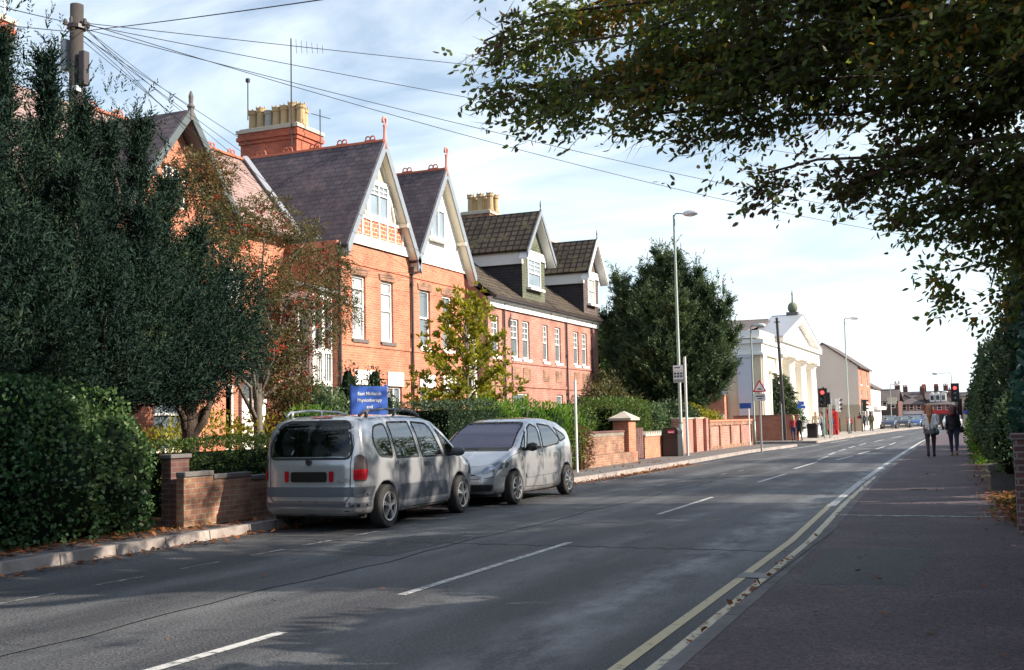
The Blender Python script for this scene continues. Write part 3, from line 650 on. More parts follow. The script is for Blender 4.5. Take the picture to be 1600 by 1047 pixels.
    q = MB(); q.tube([(-20.55, 31.9, 10.5), (-20.55, 31.9, 12.3)], .018, 6); q.tube([(-20.9, 31.9, 12.2), (-20.2, 32, 11.95)], .012, 5); q.build('aerial', 'wire', r)
house_1()

def house_2():
    r = thing('semi_detached_house', 'brick house with plain white rendered gable between the half timbered one and the dormered pair', 'house', (XF, 34, .1), 'red brick houses')
    ops = [(33.14, 33.92, 4.1, 6.05), (34.86, 35.6, 4.1, 6.02), (33.1, 34.1, .95, 2.75), (34.8, 35.8, .95, 2.75)]
    w = MB(); wall_x(w, XF, 32.5, 36.65, .1, 7.0, ops)
    wall_x(w, XR, 36.65, 38.7, .1, 7.3, [(37.0, 38.3, .15, 2.3)]); w.quad((XF, 36.65, .1), (XR, 36.65, .1), (XR, 36.65, 7), (XF, 36.65, 7))
    for z in (3.98, 6.45): w.box(XF-.05, XF+.035, 32.51, 36.64, z-.06, z+.06)
    w.build('wall', 'brick_orange', r)
    for o in ops[:2]: win(r, XF, *o, 'sash', 'pane_mid', sill='white_paint')
    for o in ops[2:]:
        win(r, XF, *o, 'two', 'pane_mid', sill='stone')
        q = MB(); q.box(XF-.02, XF+.05, o[0]-.06, o[1]+.06, 2.76, 3.2); q.build('lintel', 'white_paint', r)
    for o in ops[:2]:
        q = MB(); ymid = (o[0]+o[1])/2
        q.prism([(o[0]-.1, 6.05), (o[1]+.1, 6.05), (o[1]+.14, 6.25), (ymid, 6.34), (o[0]-.14, 6.25)], 0, XF-.05, XF+.03); q.build('lintel', 'brick_old', r)
    yc, hw = 34.75, 2.15
    g = MB(); tri_wall(g, XF+.02, yc, hw, 7.0, 10.3, (33.95, 35.0, 7.92, 9.0)); g.box(XF-.02, XF+.06, yc-hw+.03, yc+hw-.03, 6.98, 7.05)
    for s in (-1, 1): g.beam((XF+.03, yc+s*1.05-.25, 8.0), (XF+.03, yc+s*.8-.25, 8.5), .05, .05, up=(1, 0, 0))
    g.build('gable_wall', 'white_render', r)
    t = MB(); t.box(XF+.02, XF+.07, 33.85, 35.1, 9.02, 9.1); t.box(XF+.02, XF+.066, yc-.04, yc+.04, 9.1, 10.0); t.build('gable_timber', 'white_paint', r)
    win(r, XF+.16, 33.95, 35.0, 7.92, 9.0, 'two', 'pane_sky', sill='white_paint')
    main_roof(r, 32.5, 38.7, XR+.35, 7.25, 'slate'); crest(r, (XRG, 32.5, ZR), (XRG, 38.7, ZR))
    gable_roof(r, XF, XRG, yc, hw, 7.0, ZR-.02, 'slate', over=.10, fo=.30)
    crest(r, (XF+.3, yc, ZR+.06), (XRG, yc, ZR+.06)); barge(r, XF, yc, hw, 7.0, ZR-.02, .10, .30); finial(r, (XF+.30, yc, ZR+.08))
    downpipe(r, XF, 32.52, .1, 6.6); timber_porch(r, XR, XF-.5, 36.72, 38.5, 5.0)
house_2()

def dormer_house(y0, y1, dy0, dy1, hung, cols, labels, pots, chim, bmat, side, apex, nm_ops, hip=False):
    r = thing('terraced_house', labels, 'house', (XF, (y0+y1)/2, .1), 'red brick houses')
    w = MB(); ops = nm_ops
    wall_x(w, XF, y0, y1, .1, 6.3, ops)
    w.quad((XF-5, y0, .1), (XF, y0, .1), (XF, y0, 6.3), (XF-5, y0, 6.3)); w.quad((XF, y1, .1), (XF-5, y1, .1), (XF-5, y1, 6.3), (XF, y1, 6.3))
    w.add([(XF, y0+.01, 6.3), (XRG+.6, y0+.01, 9.9), (XF-9, y0+.01, 6.3)], [(0, 1, 2)])
    w.box(XF-.05, XF+.05, y0+.01, y1-.01, 2.95, 3.07); w.box(XF-.05, XF+.04, y0+.01, y1-.01, 3.9, 4.0)
    w.build('wall', 'brick_pink', r)
    for o in ops:
        if o[3] > 4: win(r, XF, *o, 'sashgrid', 'pane_mid', sill='white_paint')
        else: win(r, XF, *o, 'sash', 'pane_mid', sill='stone')
    # recessed brick panels under the first floor windows
    for o in ops:
        if o[3] > 4:
            q = MB(); q.box(XF-.02, XF+.022, o[0]-.02, o[1]+.02, 3.25, 3.75); p = q.build('wall_panel', 'brick_old', r)
    c = MB(); c.box(XF-.05, XF+.10, y0+.02, y1-.02, 5.98, 6.22); c.box(XF-.05, XF+.20, y0+.03, y1-.03, 6.22, 6.36); c.build('cornice', 'white_paint', r)
    ze, xe = 6.42, XF+.32
    main_roof(r, y0-.1, y1+.1, xe, ze, 'tile_brown', XRG+.6, 9.95, -26)
    gutter(r, xe-.04, y0-.05, y1+.05, 6.3)
    # dormer
    zb, zt = 6.42, 8.62; yc = (dy0+dy1)/2; XD = XF+.1
    d = MB(); dw = (dy0+.52, dy1-.55, 7.1, 8.35)
    wall_x(d, XD, dy0, dy1, zb-.02, zt-.3, [(dw[0], dw[1], dw[2], zt-.3)], m=0)
    d.add([(XD, dy0, zt), (XD, dy1, zt), (XD, yc, apex-.05)], [(0, 1, 2)], 0)
    for y, fl in ((dy0, 0), (dy1, 1)):
        v = [(XD-4.3, y, zb), (XD, y, zb-.02), (XD, y, zt-.3), (XD-4.3, y, zt-.3)]; d.add(v, [(0, 1, 2, 3) if not fl else (3, 2, 1, 0)], 1)
    dm = d.build('dormer', [hung, side], r)
    q = MB(); q.box(XD-4.2, XD+.05, dy0-.12, dy0+.02, zt-.62, zt+.02); q.box(XD-4.2, XD+.052, dy1-.02, dy1+.05, zt-.5, zt+.02); q.box(XD-.02, XD+.07, dy0-.03, dy1+.03, zt-.3, zt+.03); q.build('frieze', 'white_paint', dm)
    win(r, XD+.14, dw[0], dw[1], dw[2], zt-.3, 'sashgrid' if not hip else 'sash', 'pane_sky' if not hip else 'pane_curtain', sill='white_paint', dep=.12)
    gable_roof(r, XD, XRG+.3, yc, (dy1-dy0)/2+.1, zt, apex, 'tile_brown', over=.12, fo=.38, name='dormer_roof')
    barge(r, XD, yc, (dy1-dy0)/2+.1, zt, apex, .22, .38, cols[0], .2, cols[1], False)
    f = MB(); f.lathe([(.05, -.1), (.05, .1), (.02, .15), (.035, .3), (.01, .5)], (XD+.38, yc, apex+.05), 8); f.build('finial', 'dark_stone', r)
    q = MB(); q.box(XD-4.3, XD+.38, yc-.1, yc+.1, apex+.02, apex+.1); q.build('ridge_tile', 'tile_brown', r)
    return r
h3 = dormer_house(38.7, 45.15, 41.95, 44.45, 'tile_hung_green', ('barge_grey', 'white_paint'), 'brick house whose dormer is hung with green grey scale tiles', 0, 0, 0, 'tile_hung_dark', 10.25,
    [(39.0, 39.7, 4.1, 5.68), (40.9, 41.7, 4.1, 5.68), (42.1, 42.85, 4.1, 5.68), (44.35, 44.95, 4.1, 5.68), (41.0, 42.6, .95, 2.7)])
downpipe(h3, XF, 40.1, .1, 6.25, head=False); 
h4 = dormer_house(45.15, 51.6, 49.42, 51.55, 'tile_hung_brown', ('white_paint', 'white_paint'), 'far end brick house with brown hung dormer and white bargeboards beside the big conifer', 0, 0, 0, 'tile_hung_dark', 10.1,
    [(45.8, 46.5, 4.1, 5.68), (48.15, 48.85, 4.1, 5.65), (49.3, 50.0, 4.1, 5.65), (48.15, 48.9, .95, 2.75), (49.4, 50.2, .95, 2.75), (45.8, 46.6, .95, 2.7)], True)
downpipe(h4, XF, 47.1, .1, 6.25, head=False); downpipe(h4, XF, 50.6, .1, 6.2, head=False)
chimney(h3, -22.6, -21.2, 47.2, 48.8, 9.0, 11.35, [(-22.3+.5*i, 47.6+.6*j, 1, 'pot_buff') for i in range(3) for j in range(2)], brick='brick_old', pr=.17, ph=.85)
chimney(h4, -22.6, -21.4, 56.0-1, 56.6, 8.5, 11.2, [(-22.2, 55.5, .7, 'terracotta'), (-21.8, 55.9, 1, 'terracotta')], brick='brick_old')
# ------------------------------------------------------------------ implicit surfaces (for car bodies, people, rounded things)
def sd_poly(px, py, poly):
    """signed distance of points to a polygon, negative inside"""
    P = np.array(poly, float); d = np.full(px.shape, 1e9); s = np.ones(px.shape, bool); n = len(P)
    for i in range(n):
        a, b = P[i], P[(i-1) % n]; ex, ey = b-a; wx, wy = px-a[0], py-a[1]
        t = np.clip((wx*ex+wy*ey)/max(ex*ex+ey*ey, 1e-12), 0, 1)
        d = np.minimum(d, (wx-ex*t)**2+(wy-ey*t)**2)
        c1 = py >= a[1]; c2 = py < b[1]; c3 = ex*wy > ey*wx
        f = (c1 & c2 & c3) | (~c1 & ~c2 & ~c3); s = s ^ f
    return np.where(s, 1, -1)*np.sqrt(d)
def smax(a, b, k): h = np.clip(.5+.5*(a-b)/k, 0, 1); return b*(1-h)+a*h+k*h*(1-h)
def smin(a, b, k): return -smax(-a, -b, k)
def capsule(X, Y, Z, a, b, ra, rb):
    a, b = np.array(a, float), np.array(b, float); d = b-a; L = max(d@d, 1e-9)
    t = np.clip(((X-a[0])*d[0]+(Y-a[1])*d[1]+(Z-a[2])*d[2])/L, 0, 1)
    return np.sqrt((X-a[0]-d[0]*t)**2+(Y-a[1]-d[1]*t)**2+(Z-a[2]-d[2]*t)**2)-(ra+(rb-ra)*t)
def ellipsoid(X, Y, Z, c, r):
    q = np.sqrt(((X-c[0])/r[0])**2+((Y-c[1])/r[1])**2+((Z-c[2])/r[2])**2); return (q-1)*min(r)
def surface_nets(fn, lo, hi, h):
    xs = [np.arange(lo[i]-h, hi[i]+2*h, h) for i in range(3)]
    X, Y, Z = np.meshgrid(*xs, indexing='ij'); V = fn(X, Y, Z); ins = V < 0
    nx, ny, nz = V.shape
    cnt = np.zeros((nx-1, ny-1, nz-1)); acc = np.zeros((nx-1, ny-1, nz-1, 3))
    C = [(i, j, k) for i in (0, 1) for j in (0, 1) for k in (0, 1)]
    sl = lambda A, c: A[c[0]:nx-1+c[0], c[1]:ny-1+c[1], c[2]:nz-1+c[2]]
    for a in C:
        for ax in range(3):
            if a[ax] == 0:
                b = list(a); b[ax] = 1
                va, vb = sl(V, a), sl(V, b); m = (va < 0) != (vb < 0)
                t = np.where(m, va/np.where(m, va-vb, 1), 0)
                p = np.zeros(va.shape+(3,)); p[...] = a; p[..., ax] = t
                acc += p*m[..., None]; cnt += m
    cells = np.argwhere(cnt > 0); idx = -np.ones(cnt.shape, int); idx[tuple(cells.T)] = np.arange(len(cells))
    o = np.array([x[0] for x in xs]); vs = o+(cells+acc[tuple(cells.T)]/cnt[tuple(cells.T)][:, None])*h
    F = []
    for ax in range(3):
        u, v = (ax+1) % 3, (ax+2) % 3
        A = ins; s0 = [slice(None)]*3; s1 = [slice(None)]*3; s0[ax] = slice(0, -1); s1[ax] = slice(1, None)
        e = A[tuple(s0)] != A[tuple(s1)]; E = np.argwhere(e); fl = A[tuple(s0)][e]
        ok = (E[:, u] > 0) & (E[:, v] > 0) & (E[:, u] < A.shape[u]-1) & (E[:, v] < A.shape[v]-1); E = E[ok]; fl = fl[ok]
        def g(du, dv): q = E.copy(); q[:, u] -= du; q[:, v] -= dv; return idx[tuple(q.T)]
        q = np.stack([g(1, 1), g(0, 1), g(0, 0), g(1, 0)], 1); q[~fl] = q[~fl][:, ::-1]; F.append(q)
    F = np.concatenate(F); return vs, F
def mesh_obj(name, vs, fs, mat, parent=None, org=(0, 0, 0), smooth=True, mats=None, midx=None):
    me = bpy.data.meshes.new(name); vs = np.asarray(vs, np.float32)-np.array(org, np.float32) if parent is None else np.asarray(vs, np.float32)-np.array(ORG[parent.name], np.float32)
    fs = np.asarray(fs, np.int32); n, k = fs.shape
    me.vertices.add(len(vs)); me.vertices.foreach_set('co', vs.ravel()); me.loops.add(n*k); me.loops.foreach_set('vertex_index', fs.ravel())
    me.polygons.add(n); me.polygons.foreach_set('loop_start', np.arange(0, n*k, k, dtype=np.int32)); me.polygons.foreach_set('loop_total', np.full(n, k, np.int32))
    for q in (mats or [mat]): me.materials.append(M[q])
    if midx is not None: me.polygons.foreach_set('material_index', np.asarray(midx, np.int32))
    if smooth: me.polygons.foreach_set('use_smooth', np.ones(n, bool))
    me.update(); me.validate()
    o = bpy.data.objects.new(name, me); COL.objects.link(o)
    if parent is not None: o.parent = parent; ORG[o.name] = ORG[parent.name]
    else: o.location = org; ORG[o.name] = tuple(org)
    return o
def blob(name, fn, lo, hi, h, mat, parent=None, org=(0, 0, 0), smooth=True):
    vs, fs = surface_nets(fn, lo, hi, h); return mesh_obj(name, vs, fs, mat, parent, org, smooth)

# ------------------------------------------------------------------ car paint and glass
def carpaint(name, c, met=.45, rough=.2):
    m, nt, b, o = _m(name); n = nt.nodes; L = nt.links
    b.inputs['Metallic'].default_value = met; b.inputs['Roughness'].default_value = rough; b.inputs['Coat Weight'].default_value = 1; b.inputs['Coat Roughness'].default_value = .03
    tc = n.new('ShaderNodeTexCoord'); nz = n.new('ShaderNodeTexNoise'); nz.inputs['Scale'].default_value = 3; nz.inputs['Detail'].default_value = 8
    L.new(tc.outputs['Object'], nz.inputs['Vector'])
    sp = n.new('ShaderNodeSeparateXYZ'); L.new(tc.outputs['Object'], sp.inputs[0])
    # road dirt low down on the sills and bumpers
    d = n.new('ShaderNodeMapRange'); d.inputs['From Min'].default_value = .75; d.inputs['From Max'].default_value = .15; L.new(sp.outputs['Z'], d.inputs[0])
    ml = n.new('ShaderNodeMath'); ml.operation = 'MULTIPLY'; L.new(d.outputs[0], ml.inputs[0]); L.new(nz.outputs['Fac'], ml.inputs[1])
    mx = n.new('ShaderNodeMixRGB'); mx.inputs[1].default_value = rgb(c); mx.inputs[2].default_value = rgb((.22, .20, .18)); L.new(ml.outputs[0], mx.inputs[0])
    L.new(mx.outputs[0], b.inputs['Base Color'])
    rr = n.new('ShaderNodeMapRange'); rr.inputs['To Min'].default_value = rough; rr.inputs['To Max'].default_value = rough+.08; L.new(nz.outputs['Fac'], rr.inputs[0]); L.new(rr.outputs[0], b.inputs['Roughness'])
carpaint('paint_silver', (.42, .435, .47)); carpaint('paint_silver_warm', (.44, .455, .485)); carpaint('paint_navy', (.02, .03, .07), .2); carpaint('paint_blue', (.05, .11, .28), .3); carpaint('paint_white', (.70, .70, .70), 0); carpaint('paint_green', (.03, .08, .06), .2); carpaint('paint_black', (.02, .02, .025), .2)
flat('cladding', (.075, .085, .105), .5, var=.12); flat('seam', (.02, .02, .022), .7, var=0); flat('lamp_red', (.38, .010, .018), .15, var=.1, spec=.8, coat=.5)
flat('lamp_smoke', (.09, .07, .075), .15, var=.1, spec=.8, coat=.5); flat('alloy', (.55, .56, .58), .3, .75, var=.1); flat('seat_cloth', (.05, .052, .06), .9, var=.2); flat('chrome', (.7, .7, .72), .15, .9, var=.03)
flat('plate_black', (.006, .006, .006), .35, var=0)
def tinted(name, c, ior=1.75, rough=.02, refl=(1, 1, 1)):
    m = bpy.data.materials.new(name); m.use_nodes = True; nt = m.node_tree; nt.nodes.clear(); n = nt.nodes; L = nt.links; M[name] = m
    o = n.new('ShaderNodeOutputMaterial'); t = n.new('ShaderNodeBsdfTransparent'); t.inputs[0].default_value = rgb(c)
    gl = n.new('ShaderNodeBsdfGlossy'); gl.inputs['Roughness'].default_value = rough; gl.inputs[0].default_value = rgb(refl)
    fr = n.new('ShaderNodeFresnel'); fr.inputs[0].default_value = ior; mx = n.new('ShaderNodeMixShader')
    L.new(fr.outputs[0], mx.inputs[0]); L.new(t.outputs[0], mx.inputs[1]); L.new(gl.outputs[0], mx.inputs[2]); L.new(mx.outputs[0], o.inputs[0])
tinted('car_glass', (.90, .95, .93), 1.6); tinted('car_glass_dark', (.42, .50, .52), 2.9); tinted('screen_glass', (.22, .22, .32), 2.1, .02, (.6, .6, .8)); tinted('lamp_clear', (.75, .78, .82))

def wheel_meshes(R, w, spokes, kind='alloy'):
    """tyre and rim in the wheel's own coordinates, axle along Y, outer face towards -Y"""
    t = MB(); prof = [(R*.66, w/2-.01), (R*.70, w/2), (R*.93, w/2), (R*.985, w*.38), (R, w*.25), (R, -w*.25), (R*.985, -w*.38), (R*.93, -w/2), (R*.70, -w/2), (R*.66, -w/2+.01)]
    n = 32; vs = []; fs = []
    for r, h in prof:
        for j in range(n): a = 2*pi*j/n; vs.append((r*cos(a), h, r*sin(a)))
    k = len(prof)
    for i in range(k-1):
        for j in range(n): fs.append((i*n+j, (i+1)*n+j, (i+1)*n+(j+1) % n, i*n+(j+1) % n))
    t.add(vs, fs)
    rm = MB(); Rr = R*.68
    vs = []; prof = [(Rr, -w/2+.004), (Rr*.95, -w/2-.002), (Rr*.90, -w/2+.02), (Rr*.86, -w/2+.07), (.02, -w/2+.085)]
    for r, h in prof:
        for j in range(n): a = 2*pi*j/n; vs.append((r*cos(a), h, r*sin(a)))
    fs = [(i*n+j, i*n+(j+1) % n, (i+1)*n+(j+1) % n, (i+1)*n+j) for i in range(len(prof)-1) for j in range(n)]
    rm.add(vs, fs, 1)
    # bright outer ring
    vs = []; prof = [(Rr*1.0, -w/2+.002), (Rr*.98, -w/2-.008), (Rr*.92, -w/2-.004), (Rr*.89, -w/2+.03)]
    for r, h in prof:
        for j in range(n): a = 2*pi*j/n; vs.append((r*cos(a), h, r*sin(a)))
    rm.add(vs, [(i*n+j, i*n+(j+1) % n, (i+1)*n+(j+1) % n, (i+1)*n+j) for i in range(len(prof)-1) for j in range(n)], 0)
    for q in range(spokes):
        a0 = 2*pi*q/spokes+.3; wd = .16 if spokes <= 6 else .12
        for s in ((-.5, .5) if kind == 'alloy' else (0,)):
            am = a0+s*wd*1.3
            def P(r, da, h): return (r*cos(am+da), -w/2+h, r*sin(am+da))
            hw0 = wd*.8; hw1 = wd*(.42 if kind == 'alloy' else .9)
            vs = [P(Rr*.2, -hw0*1.1, -.012), P(Rr*.2, hw0*1.1, -.012), P(Rr*.92, hw1, .004), P(Rr*.92, -hw1, .004), P(Rr*.2, -hw0*1.1, .05), P(Rr*.2, hw0*1.1, .05), P(Rr*.92, hw1, .05), P(Rr*.92, -hw1, .05)]
            rm.add(vs, [(0, 1, 2, 3), (0, 4, 5, 1), (1, 5, 6, 2), (2, 6, 7, 3), (3, 7, 4, 0)], 0)
    vs = [(0, -w/2-.02, 0)]+[(Rr*.24*cos(2*pi*j/12), -w/2-.014, Rr*.24*sin(2*pi*j/12)) for j in range(12)]+[(Rr*.26*cos(2*pi*j/12), -w/2+.05, Rr*.26*sin(2*pi*j/12)) for j in range(12)]
    rm.add(vs, [(0, 1+j, 1+(j+1) % 12) for j in range(12)]+[(1+j, 13+j, 13+(j+1) % 12, 1+(j+1) % 12) for j in range(12)], 0)
    return t, rm
class Car:
    """body from three outlines: side (x,z), plan (x,y) and cross-section (y,z); x forward, rear at x=0"""
    def __init__(s, side, plan, sect, arches, R, h=.028, k=.10, kp=.16):
        s.side, s.plan, s.sect, s.arches, s.R, s.h, s.k, s.kp = side, plan, sect, arches, R, h, k, kp
    def fn(s, X, Y, Z):
        a = sd_poly(X, Z, s.side); b = sd_poly(X, np.abs(Y), s.plan); c = sd_poly(np.abs(Y), Z, s.sect)
        d = smax(smax(a, c, s.k), b, s.kp)
        for (ax, az, ar, y0) in s.arches:
            cyl = np.sqrt((X-ax)**2+(Z-az)**2)-ar; lip = smax(cyl, y0-np.abs(Y), .01); d = smax(d, -lip, .012)
        return d
    def march(s, P, D, tmax=1.6):
        """from points P along direction D to the body surface"""
        P = np.array(P, float); D = np.array(D, float); t = np.zeros(len(P)); step = .02
        prev = s.fn(P[:, 0], P[:, 1], P[:, 2]); done = np.zeros(len(P), bool); out = np.zeros(len(P))
        t0 = 0
        while t0 < tmax and not done.all():
            t1 = t0+step; Q = P+D*t1; v = s.fn(Q[:, 0], Q[:, 1], Q[:, 2]); hit = (v < 0) & ~done
            fr = prev/np.where(prev-v == 0, 1, prev-v); out[hit] = (t0+fr*step)[hit]; done |= hit; prev = v; t0 = t1
        out[~done] = np.nan
        return P+D*out[:, None]
    def normal(s, Q):
        e = .004; g = []
        for i in range(3):
            a = Q.copy(); b = Q.copy(); a[:, i] += e; b[:, i] -= e; g.append(s.fn(*a.T)-s.fn(*b.T))
        g = np.stack(g, 1); return g/np.maximum(np.linalg.norm(g, axis=1), 1e-9)[:, None]
    def patch(s, poly, view, off=.004, res=.05):
        """polygon in a side (x,z), rear or front (y,z) or top (x,y) view, laid on the body surface"""
        bm = bmesh.new(); pl = []; n = len(poly)
        for i in range(n):
            a, b = Vector(poly[i]), Vector(poly[(i+1) % n]); m = max(1, int((b-a).length/res))
            pl += [a.lerp(b, j/m) for j in range(m)]
        vs = [bm.verts.new((p[0], p[1], 0)) for p in pl]; f = bm.faces.new(vs)
        lo = [min(p[i] for p in pl) for i in (0, 1)]; hi = [max(p[i] for p in pl) for i in (0, 1)]
        for ax in (0, 1):
            c = lo[ax]+res
            while c < hi[ax]-1e-4:
                co = [0, 0, 0]; no = [0, 0, 0]; co[ax] = c; no[ax] = 1
                bmesh.ops.bisect_plane(bm, geom=bm.verts[:]+bm.edges[:]+bm.faces[:], plane_co=co, plane_no=no); c += res
        bm.verts.ensure_lookup_table(); bm.verts.index_update()
        A = np.array([v.co[:2] for v in bm.verts]); Fs = [[v.index for v in f.verts] for f in bm.faces]; bm.free()
        z = np.zeros(len(A))
        if view == 'R': P = np.stack([A[:, 0], z-1.3, A[:, 1]], 1); D = np.tile((0, 1., 0), (len(A), 1))
        elif view == 'L': P = np.stack([A[:, 0], z+1.3, A[:, 1]], 1); D = np.tile((0, -1., 0), (len(A), 1))
        elif view == 'back': P = np.stack([z-.4, A[:, 0], A[:, 1]], 1); D = np.tile((1., 0, 0), (len(A), 1))
        elif view == 'front': P = np.stack([z+5.2, A[:, 0], A[:, 1]], 1); D = np.tile((-1., 0, 0), (len(A), 1))
        elif view in ('cornR', 'cornL'):
            sg = -1 if view == 'cornR' else 1; q = .70711; s_ = A[:, 0]; P = np.stack([.1-.6*q+s_*q, sg*(.84+.6*q)+sg*s_*q, A[:, 1]], 1); D = np.tile((q, -sg*q, 0), (len(A), 1))
        elif view == 'top': P = np.stack([A[:, 0], A[:, 1], z+2.2], 1); D = np.tile((0, 0, -1.), (len(A), 1))
        Q = s.march(P, D, 4.6 if view in ('front', 'back') else 1.8)
        bad = np.isnan(Q).any(1); N = s.normal(np.where(np.isnan(Q), 0, Q)); Q = Q+N*off
        Fs = [f for f in Fs if not any(bad[i] for i in f)]; Q[bad] = 0
        if view in ('R', 'front', 'top'): Fs = Fs
        # consistent outward winding
        out = []
        for f in Fs:
            a, b, c = Q[f[0]], Q[f[1]], Q[f[2]]; nn = np.cross(b-a, c-a); out.append(f if nn@N[f[0]] > 0 else f[::-1])
        return [tuple(q) for q in Q], [tuple(f) for f in out]
    def part(s, parent, name, poly, view, mat, off=.004, res=.05):
        v, f = s.patch(poly, view, off, res); mb = MB(); mb.add(v, f); return mb.build(name, mat, parent, smooth=True)
def ring_pts(poly, inset):
    """inset polygon (roughly) for borders round glass"""
    c = np.mean(poly, 0); n = len(poly); out = []
    for i in range(n):
        p0, p1, p2 = Vector(poly[i-1]), Vector(poly[i]), Vector(poly[(i+1) % n]); d1 = (p1-p0).normalized(); d2 = (p2-p1).normalized()
        nn = Vector((-(d1+d2).y, (d1+d2).x)); nn = nn.normalized() if nn.length > 1e-6 else Vector((-d1.y, d1.x)); cr = max(.45, (nn.x*-d1.y+nn.y*d1.x))
        a = sum(poly[j][0]*poly[(j+1) % n][1]-poly[(j+1) % n][0]*poly[j][1] for j in range(n)); sg = 1 if a > 0 else -1
        out.append(tuple(p1+nn*sg*inset/cr))
    return out
def rounded(poly, r=.05, n=4):
    out = []; m = len(poly)
    for i in range(m):
        p0, p1, p2 = Vector(poly[i-1]), Vector(poly[i]), Vector(poly[(i+1) % m]); a = (p0-p1); b = (p2-p1)
        rr = min(r, a.length*.45, b.length*.45); A = p1+a.normalized()*rr; B = p1+b.normalized()*rr
        for t in np.linspace(0, 1, n): out.append(tuple(A*(1-t)**2+p1*2*t*(1-t)+B*t*t))
    return out
def in_poly(x, y, poly): return sd_poly(x, y, poly) < 0
def car_body(car, parent, paint, windows, holes_off=.0):
    """shell with window openings; windows: (name, poly, view, mat)"""
    L = max(p[0] for p in car.side); Wd = max(p[1] for p in car.plan); H = max(p[1] for p in car.side)
    vs, fs = surface_nets(car.fn, (0, -Wd, .1), (L, Wd, H), car.h)
    C = vs[fs].mean(1); N = car.normal(C); keep = np.ones(len(fs), bool)
    for nm, poly, view, mt in windows:
        pl = ring_pts(poly, .035)
        if view == 'R': m = in_poly(C[:, 0], C[:, 2], pl) & (C[:, 1] < -.3) & (N[:, 1] < -.4)
        elif view == 'L': m = in_poly(C[:, 0], C[:, 2], pl) & (C[:, 1] > .3) & (N[:, 1] > .4)
        elif view == 'back': m = in_poly(C[:, 1], C[:, 2], pl) & (C[:, 0] < L/2) & (N[:, 0] < -.3)
        else: m = in_poly(C[:, 1], C[:, 2], pl) & (C[:, 0] > L/2) & (N[:, 0] > .15)
        keep &= ~m
    body = mesh_obj('body', vs, fs[keep], paint, parent)
    # dark lining just inside the shell
    cen = np.array([L/2, 0, .8]); Nv = car.normal(vs); inn = vs-Nv*.03
    mesh_obj('lining', inn, fs[keep & (C[:, 2] > .72)][:, ::-1], 'interior_dark', parent)
    for nm, poly, view, mt in windows:
        o = car.part(parent, nm, poly, view, mt, .002)
        # black border
        ins = ring_pts(poly, .03); v, f = car.patch(poly, view, .005, .06); A = np.array(v)
        mb = MB(); n = len(poly)
        for i in range(n):
            j = (i+1) % n; q = [poly[i], poly[j], ins[j], ins[i]]
            try: vv, ff = car.patch(q, view, .006, .12)
            except Exception: continue
            mb.add(vv, ff)
        mb.build('seal', 'seam', o, smooth=True)
    return body
def seam(car, parent, pts, view, w=.008, mat='seam', name='panel_gap', off=.003):
    mb = MB()
    for a, b in zip(pts, pts[1:]):
        a, b = Vector(a), Vector(b); d = (b-a); nn = Vector((-d.y, d.x)).normalized()*w/2
        v, f = car.patch([tuple(a-nn), tuple(b-nn), tuple(b+nn), tuple(a+nn)], view, off, .12); mb.add(v, f)
    return mb
def seats(parent, xs, zc=.55, ys=(-.38, .38)):
    for x in xs:
        for y in ys:
            def fn(X, Y, Z):
                a = ellipsoid(X, Y, Z, (x+.22, y, zc), (.27, .25, .11)); b = capsule(X, Y, Z, (x, y, zc+.05), (x-.12, y, zc+.5), .16, .13)
                c = ellipsoid(X, Y, Z, (x-.15, y, zc+.74), (.06, .14, .10)); d = capsule(X, Y, Z, (x-.12, y, zc+.5), (x-.15, y, zc+.7), .03, .03)
                b = np.maximum(b, np.abs(Y-y)-.22); return smin(smin(a, b, .06), smin(c, d, .02), .02)
            blob('seat', fn, (x-.4, y-.32, zc-.2), (x+.55, y+.32, zc+.9), .04, 'seat_cloth', parent)
def add_wheels(parent, xs, y, R, w, spokes, kind, mats=('alloy', 'pipe_dark')):
    t, rm = wheel_meshes(R, w, spokes, kind); first = None
    for x in xs:
        for sg in (-1, 1):
            if first is None:
                a = MB(); a.add(t.v, t.f); wo = a.build('wheel', 'rubber', None, (0, 0, 0)); b = MB(); b.v, b.f, b.m = rm.v, rm.f, rm.m
                ri = b.build('rim', list(mats), wo); wo.parent = parent; first = wo; o = wo
            else: o = copy_tree(first, parent)
            o.location = (x, sg*y, R); o.rotation_euler = (0, 0, 0 if sg < 0 else pi)
def mirror(parent, x, y, z, mat, sg):
    blob('wing_mirror', lambda X, Y, Z: smin(ellipsoid(X, Y, Z, (x, y+sg*.10, z), (.08, .12, .085)), capsule(X, Y, Z, (x, y-sg*.04, z-.05), (x, y+sg*.06, z-.02), .03, .035), .03), (x-.12, min(y, y+sg*.2)-.12, z-.12), (x+.12, max(y, y+sg*.2)+.12, z+.12), .018, mat, parent)

